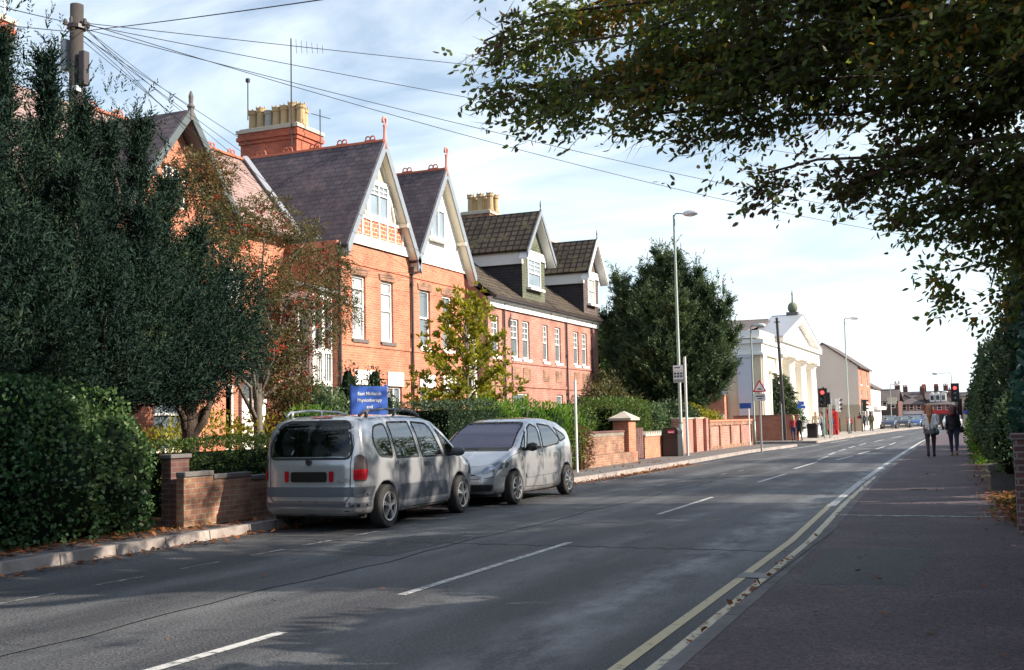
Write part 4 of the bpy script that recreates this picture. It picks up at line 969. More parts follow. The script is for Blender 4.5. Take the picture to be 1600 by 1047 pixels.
def people_carrier():
    r = thing('parked_car', 'silver people carrier parked at the kerb, seen from behind, red tail lamps and roof rails', 'car', (0, 0, 0))
    Ld = 4.52
    side = [(.10, .24), (.02, .32), (0, .42), (.01, .55), (.05, .66), (.055, .95), (.10, 1.12), (.21, 1.45), (.33, 1.60), (.55, 1.675), (1.1, 1.715), (1.8, 1.71), (2.35, 1.665), (2.72, 1.58), (3.1, 1.36), (3.52, 1.10), (3.75, .985), (4.1, .90), (4.36, .79), (4.49, .62), (4.52, .45), (4.48, .30), (4.38, .22), (3.0, .20), (1.2, .20)]
    plan = [(-.0, -.1), (.0, .35), (.03, .60), (.09, .74), (.22, .84), (.6, .895), (1.5, .905), (3.0, .90), (3.7, .88), (4.1, .82), (4.34, .70), (4.46, .50), (4.52, .25), (4.53, -.1)]
    sect = [(-.1, .1), (.84, .1), (.885, .30), (.90, .55), (.90, .80), (.885, .98), (.80, 1.35), (.72, 1.58), (.62, 1.68), (.35, 1.72), (-.1, 1.73)]
    car = Car(side, plan, sect, [(.85, .32, .375, .55), (3.55, .32, .375, .55)], .32, .026)
    G = lambda P, r_=.06: rounded(P, r_)
    wr = G([(-.66, 1.03), (.66, 1.03), (.70, 1.20), (.60, 1.54), (.50, 1.60), (-.50, 1.60), (-.60, 1.54), (-.70, 1.20)], .08)
    s1 = G([(.62, 1.52), (.50, 1.30), (.66, 1.05), (1.12, 1.015), (1.00, 1.56)], .10)
    s2 = G([(1.19, 1.01), (1.98, 1.0), (1.80, 1.575), (1.08, 1.575)], .04)
    s3 = G([(2.08, .995), (2.90, .985), (2.52, 1.48), (2.40, 1.545), (1.90, 1.575)], .04)
    s4 = G([(2.98, .985), (3.52, .99), (3.42, 1.06), (2.72, 1.45)], .03)
    ws = G([(-.70, 1.06), (.70, 1.06), (.60, 1.55), (-.60, 1.55)], .08)
    wins = [('rear_window', wr, 'back', 'car_glass')]
    for v in ('R', 'L'): wins += [('side_window', q, v, 'car_glass_dark') for q in (s1, s2, s3, s4)]
    wins += [('windscreen', ws, 'front', 'car_glass')]
    car_body(car, r, 'paint_silver', wins)
    # cladding bands, bumper strip, tail lamps, plate, seams
    mb = MB()
    for poly, view in [([(-.745, .50), (.745, .50), (.745, .64), (-.745, .64)], 'back'), ([(-.085, .50), (.11, .50), (.11, .64), (-.085, .64)], 'cornR'), ([(.22, .50), (.42, .50), (.50, .64), (.22, .64)], 'R')]:
        v, f = car.patch(poly, view, .004 if view == 'back' else .013, .04); mb.add(v, f)
    for (x0, x1) in ((1.28, 3.08),):
        v, f = car.patch(rounded([(x0, .38), (x1, .36), (x1-.12, .60), (x0-.12, .62)], .03), 'R', .006, .07); mb.add(v, f)
    v, f = car.patch([(-.745, .355), (.745, .355), (.745, .415), (-.745, .415)], 'back', .006, .07); mb.add(v, f)
    v, f = car.patch([(.22, .355), (.42, .355), (.40, .415), (.22, .415)], 'R', .014, .04); mb.add(v, f); v, f = car.patch([(-.085, .355), (.11, .355), (.11, .415), (-.085, .415)], 'cornR', .014, .04); mb.add(v, f)
    mb.build('cladding', 'cladding', r, smooth=True)
    # rear bumper lip
    mb = MB(); v, f = car.patch([(-.72, .24), (.72, .24), (.72, .345), (-.72, .345)], 'back', .012, .07); mb.add(v, f)
    mb.build('bumper', 'paint_silver', r, smooth=True)
    for view, sg in (('R', -1), ('L', 1)):
        cv = 'corn'+view; tl = rounded([(-.09, .72), (.12, .72), (.15, .92), (.11, 1.05), (.02, 1.11), (-.07, 1.08)], .05); lo = rounded([(-.085, .745), (.115, .745), (.14, .89), (-.085, .89)], .02)
        o = car.part(r, 'tail_lamp', tl, cv, 'lamp_smoke', .008, .04); car.part(o, 'lamp_lens', lo, cv, 'lamp_red', .013, .04)
        car.part(r, 'reflector', rounded([(sg*.37-.035, .71), (sg*.37+.035, .71), (sg*.37+.04, .87), (sg*.37-.04, .87)], .03), 'back', 'lamp_red', .012)
        hl = rounded([(3.95, .66), (4.38, .58), (4.42, .70), (4.05, .84)], .04); car.part(r, 'headlamp', hl, view, 'lamp_clear', .006)
    car.part(r, 'number_plate', rounded([(-.30, .715), (.30, .715), (.30, .86), (-.30, .86)], .03), 'back', 'plate_black', .016)
    car.part(r, 'brake_lamp', rounded([(-.18, 1.632), (.18, 1.632), (.15, 1.662), (-.15, 1.662)], .01), 'back', 'lamp_red', .010)
    mb = MB()
    for pts, view, w in [([(-.66, .50), (-.67, .98), (-.70, 1.25), (-.60, 1.62)], 'back', .012), ([(.66, .50), (.67, .98), (.70, 1.25), (.60, 1.62)], 'back', .012), ([(-.66, .50), (-.60, .43), (.60, .43), (.66, .50)], 'back', .012),
                         ([(-.14, .45), (-.12, .40), (.12, .40), (.14, .45)], 'back', .012),
                         ([(1.04, 1.60), (1.15, 1.0), (1.16, .70), (1.26, .32), (1.5, .26)], 'R', .010), ([(1.86, 1.60), (2.03, 1.0), (2.04, .25)], 'R', .010), ([(2.60, 1.55), (3.05, 1.0), (3.12, .75), (3.02, .3), (2.9, .26)], 'R', .010),
                         ([(1.2, .26), (3.0, .25)], 'R', .010), ([(3.55, 1.02), (3.9, .92), (4.2, .8)], 'R', .008)]:
        s_ = seam(car, r, pts, view, w); mb.add(s_.v, s_.f)
    mb.build('panel_gap', 'seam', r)
    for x in (1.30, 2.16):
        car.part(r, 'door_handle', rounded([(x, .865), (x+.17, .865), (x+.17, .925), (x, .925)], .028), 'R', 'cladding', .018); 
    # roof rails
    for sg in (-1, 1):
        mb = MB(); pts = [(.45, sg*.62, 1.66), (.58, sg*.64, 1.73), (1.2, sg*.65, 1.765), (2.0, sg*.635, 1.745), (2.30, sg*.625, 1.70), (2.45, sg*.615, 1.64)]
        mb.tube(pts, .022, 6); mb.tube([(.62, sg*.64, 1.64), (.66, sg*.64, 1.75)], .03, 6); mb.tube([(1.5, sg*.645, 1.66), (1.5, sg*.645, 1.77)], .025, 6)
        mb.build('roof_rail', 'cladding' if sg < 0 else 'metal_grey', r, smooth=True)
    mirror(r, 3.16, -.90, 1.06, 'cladding', -1); mirror(r, 3.16, .90, 1.06, 'cladding', 1)
    mb = MB(); mb.tube([(.04, 0.0, 1.01), (.10, .02, 1.04), (.10, -.25, 1.06), (.09, -.52, 1.05)], .012, 5); mb.lathe([(.05, -.02), (.04, .03)], (.07, 0, 1.0), 8, ax=0); mb.build('wiper', 'black_plastic', r)
    seats(r, (1.15, 2.35), .62); add_wheels(r, (.85, 3.55), .80, .32, .205, 5, 'alloy')
    text_part(r, 'badge', 'ESPACE', .06, 'metal_grey', (.022, -.56, .74), (0, -1, 0), (0, 0, 1), bold=.001)
    mb = MB(); mb.box(.35, 4.2, -.70, .70, .18, .24); mb.build('underbody', 'interior_dark', r)
    return r
def picasso():
    r = thing('parked_car', 'rounded silver hatchback parked nose to nose ahead of the people carrier, windscreen facing us', 'car', (0, 0, 0))
    # rear at x=0, nose at x=4.28
    side = [(.12, .26), (.03, .36), (.0, .52), (.06, .66), (.10, .95), (.20, 1.12), (.42, 1.36), (.78, 1.53), (1.25, 1.61), (1.75, 1.635), (2.2, 1.60), (2.55, 1.50), (2.95, 1.30), (3.30, 1.07), (3.46, .99), (3.85, .86), (4.08, .74), (4.22, .58), (4.28, .42), (4.24, .28), (4.1, .21), (3.0, .19), (1.2, .19)]
    plan = [(0, -.1), (.01, .3), (.06, .58), (.18, .75), (.5, .85), (1.3, .875), (2.8, .875), (3.5, .86), (3.85, .79), (4.08, .66), (4.22, .45), (4.28, .2), (4.29, -.1)]
    sect = [(-.1, .1), (.82, .1), (.865, .3), (.875, .6), (.87, .85), (.83, 1.02), (.72, 1.35), (.63, 1.52), (.50, 1.61), (.28, 1.645), (-.1, 1.65)]
    car = Car(side, plan, sect, [(.72, .31, .36, .52), (3.48, .31, .36, .52)], .31, .026)
    G = rounded
    ws = G([(-.73, 1.02), (.73, 1.02), (.62, 1.50), (.5, 1.53), (-.5, 1.53), (-.62, 1.50)], .07)
    a = G([(3.22, 1.00), (2.98, .985), (2.72, 1.36), (3.0, 1.18)], .02)
    b = G([(2.90, .985), (2.12, 1.0), (2.06, 1.42), (2.30, 1.50), (2.56, 1.42)], .05)
    c = G([(2.02, 1.0), (1.12, 1.06), (.98, 1.16), (1.35, 1.45), (1.95, 1.50)], .06)
    d = G([(.98, 1.10), (.62, 1.16), (.66, 1.25), (1.15, 1.42)], .03)
    wins = [('windscreen', ws, 'front', 'screen_glass')]
    for v in ('R', 'L'): wins += [('side_window', q, v, 'car_glass_dark') for q in (a, b, c, d)]
    wins += [('rear_window', G([(-.6, 1.1), (.6, 1.1), (.5, 1.42), (-.5, 1.42)], .06), 'back', 'car_glass_dark')]
    car_body(car, r, 'paint_silver_warm', wins)
    mb = MB()
    mb_polys = [([(1.10, .50), (2.95, .47), (2.98, .56), (1.12, .60)], 'L')]
    for poly, view in mb_polys: v, f = car.patch(G(poly, .035), view, .018, .07); mb.add(v, f)
    mb.build('rubbing_strip', 'paint_silver_warm', r, smooth=True)
    mb = MB()
    for poly in ([(-.62, .28), (.62, .28), (.66, .40), (-.66, .40)],): v, f = car.patch(G(poly, .05), 'front', .006, .06); mb.add(v, f)
    gr = mb.build('grille', 'black_plastic', r, smooth=True)
    mb = MB()
    for z in (.60, .66): v, f = car.patch([(-.22, z), (.22, z), (.24, z+.02), (-.24, z+.02)], 'front', .008, .06); mb.add(v, f)
    v, f = car.patch([(-.34, .56), (.34, .56), (.34, .58), (-.34, .58)], 'front', .007, .06); mb.add(v, f)
    mb.build('upper_grille', 'black_plastic', r)
    for sg in (-1, 1):
        h = G([(sg*.42, .60), (sg*.62, .62), (sg*.80, .70), (sg*.80, .80), (sg*.70, .82), (sg*.50, .72)][::1 if sg > 0 else -1], .05)
        hb = car.part(r, 'headlamp', h, 'front', 'alloy', .004, .03)
        car.part(hb, 'lens', h, 'front', 'lamp_clear', .016, .03); 
        q = G([(sg*.60+.05*cos(t), .70+.05*sin(t)) for t in np.linspace(0, 2*pi, 9)[:-1]][::1], .01); car.part(hb, 'bulb', q, 'front', 'chrome', .010, .03)
        fg = [(sg*.57+.045*cos(t), .34+.045*sin(t)) for t in np.linspace(0, 2*pi, 9)[:-1]]; car.part(r, 'fog_lamp', fg, 'front', 'lamp_clear', .010, .03)
        mirror(r, 2.96, sg*.87, 1.05, 'black_plastic', sg)
        car.part(r, 'tail_lamp', G([(.10, .85), (.30, .85), (.32, 1.15), (.22, 1.15)], .03), 'L' if sg > 0 else 'R', 'lamp_red', .006)
    mb = MB()
    for pts, view, w in [([(2.06, 1.5), (2.07, .95), (2.08, .30)], 'L', .010), ([(3.15, 1.05), (3.08, .75), (2.98, .30), (2.08, .27)], 'L', .010), ([(1.02, 1.1), (1.10, .75), (1.25, .4), (1.4, .28), (2.08, .27)], 'L', .010),
                         ([(3.1, .98), (3.55, .90), (4.0, .72)], 'L', .008), ([(-.78, .55), (-.4, .50), (.4, .50), (.78, .55)], 'front', .010)]:
        s_ = seam(car, r, pts, view, w); mb.add(s_.v, s_.f)
    mb.build('panel_gap', 'seam', r)
    for x in (2.12, 1.22): car.part(r, 'door_handle', G([(x, .88), (x+.15, .875), (x+.15, .915), (x, .92)], .015), 'L', 'paint_silver_warm', .022)
    mb = MB(); mb.tube([(3.26, .25, 1.06), (3.20, -.10, 1.075), (3.20, -.5, 1.07)], .012, 5); mb.tube([(3.24, -.15, 1.08), (3.16, .2, 1.10), (3.16, .55, 1.10)], .012, 5); mb.build('wiper', 'black_plastic', r)
    mb = MB(); v, f = car.patch([(-.70, .985), (.70, .985), (.68, 1.03), (-.68, 1.03)], 'front', .003, .07); mb.add(v, f); mb.build('scuttle', 'black_plastic', r)
    mb = MB(); v, f = car.patch(G([(1.2, -.42), (2.2, -.42), (2.2, .42), (1.2, .42)], .06), 'top', .004, .1); mb.add(v, f); mb.build('sunroof', 'pane_dark', r)
    mb = MB(); mb.tube([(.9, 0, 1.57), (.72, 0, 1.80)], .006, 4); mb.build('aerial', 'black_plastic', r)
    seats(r, (1.1, 2.15), .60); 
    blob('dashboard', lambda X, Y, Z: np.maximum(ellipsoid(X, Y, Z, (2.95, 0, .90), (.35, .75, .13)), -10), (2.5, -.8, .7), (3.4, .8, 1.1), .05, 'interior_dark', r)
    add_wheels(r, (.72, 3.48), .775, .31, .19, 9, 'trim')
    mb = MB(); mb.box(.3, 4.0, -.68, .68, .17, .23); mb.build('underbody', 'interior_dark', r)
    return r
c1 = people_carrier(); c1.rotation_euler = (0, 0, radians(92)); c1.location = (-9.17, 13.80, .0)
c2 = picasso(); c2.rotation_euler = (0, 0, radians(-90)); c2.location = (-9.06, 19.30+3.48, .0)
# ------------------------------------------------------------------ foliage
def leafmat(name, cols, trans=.35, rough=.55, spec=.35, scale=.5):
    """leaf colours vary leaf by leaf (per island) and gently by region"""
    m = bpy.data.materials.new(name); m.use_nodes = True; nt = m.node_tree; nt.nodes.clear(); n = nt.nodes; L = nt.links; M[name] = m
    o = n.new('ShaderNodeOutputMaterial'); b = n.new('ShaderNodeBsdfPrincipled'); b.inputs['Roughness'].default_value = rough; b.inputs['Specular IOR Level'].default_value = spec
    g = n.new('ShaderNodeNewGeometry'); cr = n.new('ShaderNodeValToRGB'); cr.color_ramp.interpolation = 'LINEAR'
    tc = n.new('ShaderNodeTexCoord'); nz = n.new('ShaderNodeTexNoise'); nz.inputs['Scale'].default_value = scale; nz.inputs['Detail'].default_value = 3; L.new(tc.outputs['Object'], nz.inputs['Vector'])
    a = n.new('ShaderNodeMath'); a.operation = 'MULTIPLY'; a.inputs[1].default_value = .5; L.new(g.outputs['Random Per Island'], a.inputs[0])
    c = n.new('ShaderNodeMapRange'); c.inputs['From Min'].default_value = .3; c.inputs['From Max'].default_value = .7; c.inputs['To Max'].default_value = .5; L.new(nz.outputs['Fac'], c.inputs[0])
    d = n.new('ShaderNodeMath'); L.new(a.outputs[0], d.inputs[0]); L.new(c.outputs[0], d.inputs[1]); L.new(d.outputs[0], cr.inputs[0])
    els = cr.color_ramp.elements
    while len(els) < len(cols): els.new(.5)
    for i, (p, col) in enumerate(cols): els[i].position = p; els[i].color = rgb(col)
    L.new(cr.outputs[0], b.inputs['Base Color'])
    t = n.new('ShaderNodeBsdfTranslucent'); hs = n.new('ShaderNodeHueSaturation'); hs.inputs['Value'].default_value = 1.3; hs.inputs['Saturation'].default_value = 1.1; L.new(cr.outputs[0], hs.inputs['Color']); L.new(hs.outputs[0], t.inputs[0])
    mx = n.new('ShaderNodeMixShader'); mx.inputs[0].default_value = trans; L.new(b.outputs[0], mx.inputs[1]); L.new(t.outputs[0], mx.inputs[2]); L.new(mx.outputs[0], o.inputs[0])
leafmat('leaf_yew', [(0, (.007, .017, .014)), (.45, (.013, .031, .024)), (.8, (.026, .050, .028)), (1, (.06, .082, .03))], .10, .7, .15, .9)
leafmat('leaf_ivy', [(0, (0.022, 0.056, 0.022)), (.5, (0.044, 0.100, 0.037)), (.85, (0.094, 0.156, 0.050)), (1, (0.175, 0.213, 0.075))], .2, .4)
leafmat('leaf_beech', [(0, (.085, .038, .035)), (.26, (.11, .075, .040)), (.5, (.10, .145, .042)), (.76, (.18, .22, .05)), (.9, (.38, .17, .035)), (1, (.50, .20, .05))], .55, .34)
leafmat('leaf_rowan', [(0, (.045, .055, .025)), (.45, (.075, .085, .03)), (.75, (.13, .085, .035)), (1, (.24, .07, .03))], .35)
leafmat('leaf_magnolia', [(0, (.09, .11, .018)), (.4, (.20, .21, .025)), (.75, (.32, .29, .035)), (1, (.24, .12, .02))], .4)
leafmat('leaf_hedge', [(0, (.03, .065, .015)), (.5, (.065, .115, .022)), (.85, (.11, .15, .03)), (1, (.17, .16, .04))], .3)
leafmat('leaf_bright', [(0, (.045, .11, .018)), (.5, (.09, .19, .025)), (.85, (.14, .24, .035)), (1, (.20, .27, .05))], .4)
leafmat('leaf_dark', [(0, (0.016, 0.036, 0.016)), (.5, (0.033, 0.065, 0.026)), (.85, (0.065, 0.098, 0.039)), (1, (0.130, 0.130, 0.065))], .15)
leafmat('leaf_brown', [(0, (.07, .035, .02)), (.5, (.13, .06, .03)), (.8, (.16, .10, .05)), (1, (.10, .11, .04))], .3)
leafmat('leaf_variegated', [(0, (.03, .07, .03)), (.5, (.07, .12, .05)), (.8, (.16, .21, .09)), (1, (.38, .40, .20))], .25)
leafmat('leaf_conifer', [(0, (0.021, 0.044, 0.028)), (.4, (0.044, 0.081, 0.037)), (.75, (0.099, 0.136, 0.051)), (1, (0.205, 0.213, 0.086))], .15)
leafmat('leaf_laurel', [(0, (0.026, 0.070, 0.052)), (.5, (0.048, 0.119, 0.086)), (.85, (0.086, 0.184, 0.119)), (1, (0.173, 0.259, 0.151))], .12, .35, .5)
leafmat('leaf_fallen', [(0, (.10, .035, .015)), (.4, (.20, .065, .02)), (.7, (.28, .10, .03)), (1, (.34, .20, .06))], .1, .8)
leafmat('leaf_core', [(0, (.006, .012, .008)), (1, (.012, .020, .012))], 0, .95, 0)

def unit(v): return v/np.maximum(np.linalg.norm(v, axis=1), 1e-9)[:, None]
def rnd_dirs(n): return unit(RNG.normal(size=(n, 3)))
def leaves_arr(P, D, Lg, Wd, fold=.25):
    """diamond leaves with a slight fold: P base, D direction"""
    n = len(P); R = rnd_dirs(n); Sv = unit(np.cross(D, R)); N = np.cross(Sv, D); Lg = np.broadcast_to(Lg, n)[:, None]; Wd = np.broadcast_to(Wd, n)[:, None]
    a = P; b = P+D*Lg*.45+Sv*Wd*.5+N*Wd*fold; c = P+D*Lg; d = P+D*Lg*.45-Sv*Wd*.5+N*Wd*fold
    V = np.stack([a, b, c, d], 1).reshape(-1, 3); F = np.arange(n*4).reshape(n, 4); return V, F
_sc = np.array([cos(SUN_EL)*cos(SUN_AZ), cos(SUN_EL)*sin(SUN_AZ), sin(SUN_EL)])
def sun_gaps(P, p=.97):  # drops leaves along the sun ray to shape the lit patches
    """openings cut in the roadside canopy where chosen sun patches fall: True where a leaf stays"""
    t = P[:, 2]/_sc[2]; gx = P[:, 0]-_sc[0]*t; gy = P[:, 1]-_sc[1]*t; q = np.stack([gx, gy, 0*gx], 1)
    n1 = vnoise(q*[.6, 1.8, 1], 1.0, 2)*.45; n2 = vnoise(q*[1, 3, 1], 1.2, 5); m = np.zeros(len(P), bool)
    yy = gy-.23*(gx+7)
    m |= (gx < -4.6) & (gx > -11.5) & (yy > 6.2+n1+.25*(gx+7).clip(0)) & (yy < 8.5+n1*.6)
    m |= (gx < -3.0) & (gx > -9.9) & (np.abs(gy-.2*(gx+6)-20.8+n1*.4) < 1.0)
    m |= (gx > -3) & (gx < .2) & (np.abs(gy-19.6-1.1*(gx+1.3)+n1*.3) < .35)
    m |= (gx < -9.3) & (gy > 23.5) & (n2 > -.55)
    m |= (gx < -2.6) & (gx > -9.4) & (np.abs(gy-35.2-.25*(gx+6)+n1*2) < 2.2) & (n2 > -.6)
    m |= (gx < -8.3) & (gx > -12.5) & (gy > 8) & (gy <= 23.5) & (n2 > .32)
    m |= (gx > -8.3) & (n2 > .78) & (gy > 5)
    return ~(m & (RNG.random(len(P)) < p))
def leaf6(P, D, Lg, Wd):
    """oval pointed leaves, six corners each"""
    n = len(P); S_ = unit(np.cross(D, rnd_dirs(n))); N = np.cross(S_, D); L = np.broadcast_to(Lg, n)[:, None]; w = np.broadcast_to(Wd, n)[:, None]*.5
    V = np.stack([P, P+D*L*.28+S_*w*.9+N*w*.25, P+D*L*.66+S_*w*.8+N*w*.25, P+D*L-N*w*.15, P+D*L*.66-S_*w*.8+N*w*.25, P+D*L*.28-S_*w*.9+N*w*.25], 1); return V.reshape(-1, 3), np.arange(n*6).reshape(n, 6)
def leafobj(name, P, D, Lg, Wd, mat, parent=None, org=(0, 0, 0), fold=.25):
    if mat in ('leaf_beech', 'leaf_laurel', 'leaf_magnolia', 'leaf_ivy'): V, F = leaf6(P, D, Lg, Wd); return mesh_obj(name, V, F, mat, parent, org, smooth=False)
    V, F = leaves_arr(P, D, Lg, Wd, fold); return mesh_obj(name, V, F, mat, parent, org, smooth=False)
def vnoise(P, s, seed=0):
    """cheap smooth pseudo-noise in [-1,1]"""
    q = P*s+seed*7.13
    return (np.sin(q[:, 0]*1.7+np.sin(q[:, 1]*1.3+seed))+np.sin(q[:, 1]*1.9+np.sin(q[:, 2]*1.1+2*seed))+np.sin(q[:, 2]*2.3+np.sin(q[:, 0]*1.5+seed*3)))/3
def shell_pts(blobs, n, inner=.5, power=.6):
    """random points in ellipsoids (cx,cy,cz,rx,ry,rz), biased to the outside; returns points and outward directions"""
    B = np.array(blobs, float); w = (B[:, 3]*B[:, 4]+B[:, 4]*B[:, 5]+B[:, 3]*B[:, 5]); k = RNG.choice(len(B), n, p=w/w.sum()); d = rnd_dirs(n)
    r = inner+(1-inner)*RNG.random(n)**power; P = B[k, :3]+d*B[k, 3:]*r[:, None]; return P, unit(d/B[k, 3:])
def sprays(P, D, L, n, leafL, leafW, droop=.2, spread=.6):
    """feathery twigs: each spray runs from P along D with n small leaves either side"""
    m = len(P); t = (np.arange(n)+.5)/n; L = np.broadcast_to(L, m)
    S1 = unit(np.cross(D, rnd_dirs(m))); base = P[:, None]+D[:, None]*(L[:, None]*t)[..., None]; base[..., 2] -= (droop*L[:, None]*t**2)
    sg = np.where(np.arange(n) % 2 == 0, 1, -1)[None, :, None]; dd = D[:, None]*.75+S1[:, None]*sg*spread+RNG.normal(size=(m, n, 3))*.22; dd[..., 2] -= droop*.6*t[None, :]
    Pf = base.reshape(-1, 3); Df = unit(dd.reshape(-1, 3)); sc = np.repeat(L/L.mean(), n)*np.tile(1.1-.5*t, m)
    return Pf, Df, leafL*sc*(.7+.6*RNG.random(len(Pf))), leafW*sc
def branch_pts(a, b, sag=0, n=6, jit=.05):
    a, b = Vector(a), Vector(b); L = (b-a).length; out = []
    for i in range(n+1):
        t = i/n; p = a.lerp(b, t); p.z += -sag*4*t*(1-t)*L*-.25 if False else sag*L*t*(1-t)
        if 0 < i < n: p += Vector((random.gauss(0, jit*L*.3), random.gauss(0, jit*L*.3), random.gauss(0, jit*L*.2)))
        out.append(p)
    return out
def trunk(parent, pts, rs, mat='bark', limbs=(), nm='trunk', n=9):
    mb = MB(); mb.tube(pts, rs, n)
    for (a, b, r0, sag) in limbs:
        p = branch_pts(a, b, sag, 6, .10); mb.tube(p, list(np.linspace(r0, r0*.22, len(p))), 6)
    return mb.build(nm, mat, parent, smooth=True)
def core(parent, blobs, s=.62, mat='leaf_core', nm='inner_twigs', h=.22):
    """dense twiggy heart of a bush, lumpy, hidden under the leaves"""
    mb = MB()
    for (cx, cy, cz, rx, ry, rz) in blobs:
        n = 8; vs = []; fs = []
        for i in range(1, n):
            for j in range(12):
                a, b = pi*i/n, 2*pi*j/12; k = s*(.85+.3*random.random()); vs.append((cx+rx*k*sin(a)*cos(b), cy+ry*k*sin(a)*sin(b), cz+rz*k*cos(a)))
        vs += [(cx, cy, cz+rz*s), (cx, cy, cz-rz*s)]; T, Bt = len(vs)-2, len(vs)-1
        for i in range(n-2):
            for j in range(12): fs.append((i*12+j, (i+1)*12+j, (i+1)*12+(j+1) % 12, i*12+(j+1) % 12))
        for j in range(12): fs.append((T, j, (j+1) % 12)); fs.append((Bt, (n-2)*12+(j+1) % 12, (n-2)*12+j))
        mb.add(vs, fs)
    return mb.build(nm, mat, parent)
def bush(name, label, cat, blobs, n, leaf, mat, group=None, cores=True, stems=True, gap=0, dirup=.25, inner=.55, zmin=.12, s=.62, w=.5):
    B = np.array(blobs); org = (float(B[:, 0].mean()), float(B[:, 1].mean()), zmin)
    r = thing(name, label, cat, org, group)
    P, D = shell_pts(blobs, int(n*1.3), inner); keep = P[:, 2] > zmin+.02
    if gap: keep &= vnoise(P, 2.6/leaf*.09, 3) > -gap
    P, D = P[keep][:n], D[keep][:n]
    if org[0] > -1: k = sun_gaps(P); P, D = P[k], D[k]
    Dr = unit(D*.8+rnd_dirs(len(P))*.9+np.array([0, 0, dirup])); P = P+D*vnoise(P, 3.1, 5)[:, None]*.12
    leafobj('foliage', P, Dr, leaf*(.6+.8*RNG.random(len(P))), leaf*w*(.7+.6*RNG.random(len(P))), mat, r)
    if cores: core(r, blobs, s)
    elif stems:
        mb = MB()
        for b in blobs: mb.tube(branch_pts((b[0]*.7+org[0]*.3, b[1]*.7+org[1]*.3, zmin), (b[0], b[1], b[2]+b[5]*.4), 0, 4), [.035, .03, .025, .02, .012], 5)
        mb.build('stem', 'bark', r)
    return r
def box_hedge(name, label, x0, x1, y0, y1, z0, z1, n, leaf, mat, group=None, fuzz=.10, top_wave=.05, cut=None):
    org = ((x0+x1)/2, (y0+y1)/2, z0); r = thing(name, label, 'hedge', org, group)
    A = np.array([(y1-y0)*(z1-z0), (y1-y0)*(z1-z0)*.4, (x1-x0)*(z1-z0), (x1-x0)*(z1-z0)*.4, (x1-x0)*(y1-y0)*1.2]); k = RNG.choice(5, n, p=A/A.sum())
    u, v = RNG.random(n), RNG.random(n); dep = RNG.random(n)**1.5*fuzz*1.6-fuzz*.6
    P = np.zeros((n, 3)); D = np.zeros((n, 3))
    lx, ly, lz = x1-x0, y1-y0, z1-z0
    for i, (nx, ny, nz) in enumerate([(1, 0, 0), (-1, 0, 0), (0, -1, 0), (0, 1, 0), (0, 0, 1)]):
        m = k == i
        if nx: P[m] = np.stack([np.full(m.sum(), x1 if nx > 0 else x0), y0+u[m]*ly, z0+v[m]*lz], 1)
        if ny: P[m] = np.stack([x0+u[m]*lx, np.full(m.sum(), y1 if ny > 0 else y0), z0+v[m]*lz], 1)
        if nz: P[m] = np.stack([x0+u[m]*lx, y0+v[m]*ly, np.full(m.sum(), z1)], 1)
        D[m] = (nx, ny, nz)
    P = P-D*dep[:, None]; P[:, 2] += np.where(P[:, 2] > z0+lz*.6, 1, .3)*vnoise(P, 1.5, 2)*top_wave; P += D*vnoise(P, 3, 8)[:, None]*fuzz*.7
    Dr = unit(D*.6+rnd_dirs(n)+np.array([0, 0, .3]))
    leafobj('foliage', P, Dr, leaf*(.6+.8*RNG.random(n)), leaf*.5*(.7+.6*RNG.random(n)), mat, r)
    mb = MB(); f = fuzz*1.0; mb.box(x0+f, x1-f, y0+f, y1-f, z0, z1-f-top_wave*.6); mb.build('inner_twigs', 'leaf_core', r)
    return r

# ---- conifers: drooping plates of feathery sprays on tiers of limbs
def conifer(name, label, base, H, R, n, mat='leaf_conifer', zlow=.08, spray=.55, leafL=.13, leafW=.035, ns=12, lop=.15, up=.35, power=.8, nlimb=60, group=None, trunk_r=.2, droop=.3, low_cut=None, seed=1):
    r = thing(name, label, 'tree', base, group); rg = np.random.default_rng(seed); bx, by, bz = base
    limbs = []; Ps = []; Ds = []
    for i in range(nlimb):
        t = zlow+(1-zlow)*((i+.5)/nlimb)**.9; z = bz+H*t; a = i*2.399+rg.normal()*.3
        rad = R*((1-t)**power*1.0+.04)*(1+lop*rg.normal()); 
        if t < .25: rad *= .75+t
        d = np.array([cos(a), sin(a), up*(.4+t)]); tip = np.array([bx, by, z])+d*rad
        limbs.append(((bx, by, z-.1), tuple(tip), max(.015, trunk_r*.35*(1-t)), -.1))
        m = max(4, int(n*rad/R/nlimb*1.9)); u = .25+.78*rg.random(m)**.75
        w = rad*.34*rg.normal(size=(m, 3))*np.array([1, 1, .55])*(1.15-u)[:, None]
        Ps.append(np.array([bx, by, z])+d*rad*u[:, None]+w); Ds.append(unit(np.tile(d*[1, 1, .4], (m, 1))+rg.normal(size=(m, 3))*.45+np.array([0, 0, .12])))
    P = np.concatenate(Ps); D = np.concatenate(Ds); k = P[:, 2] > bz+.1; P, D = P[k], D[k]
    a, b, l, w = sprays(P, D, spray*(.6+.8*RNG.random(len(P))), ns, leafL, leafW, droop)
    leafobj('crown', a, b, l, w, mat, r)
    trunk(r, [(bx, by, bz-.05), (bx+.05, by, bz+H*.3), (bx, by+.05, bz+H*.7), (bx, by, bz+H*.97)], [trunk_r, trunk_r*.8, trunk_r*.4, .02], 'bark', limbs)
    return r
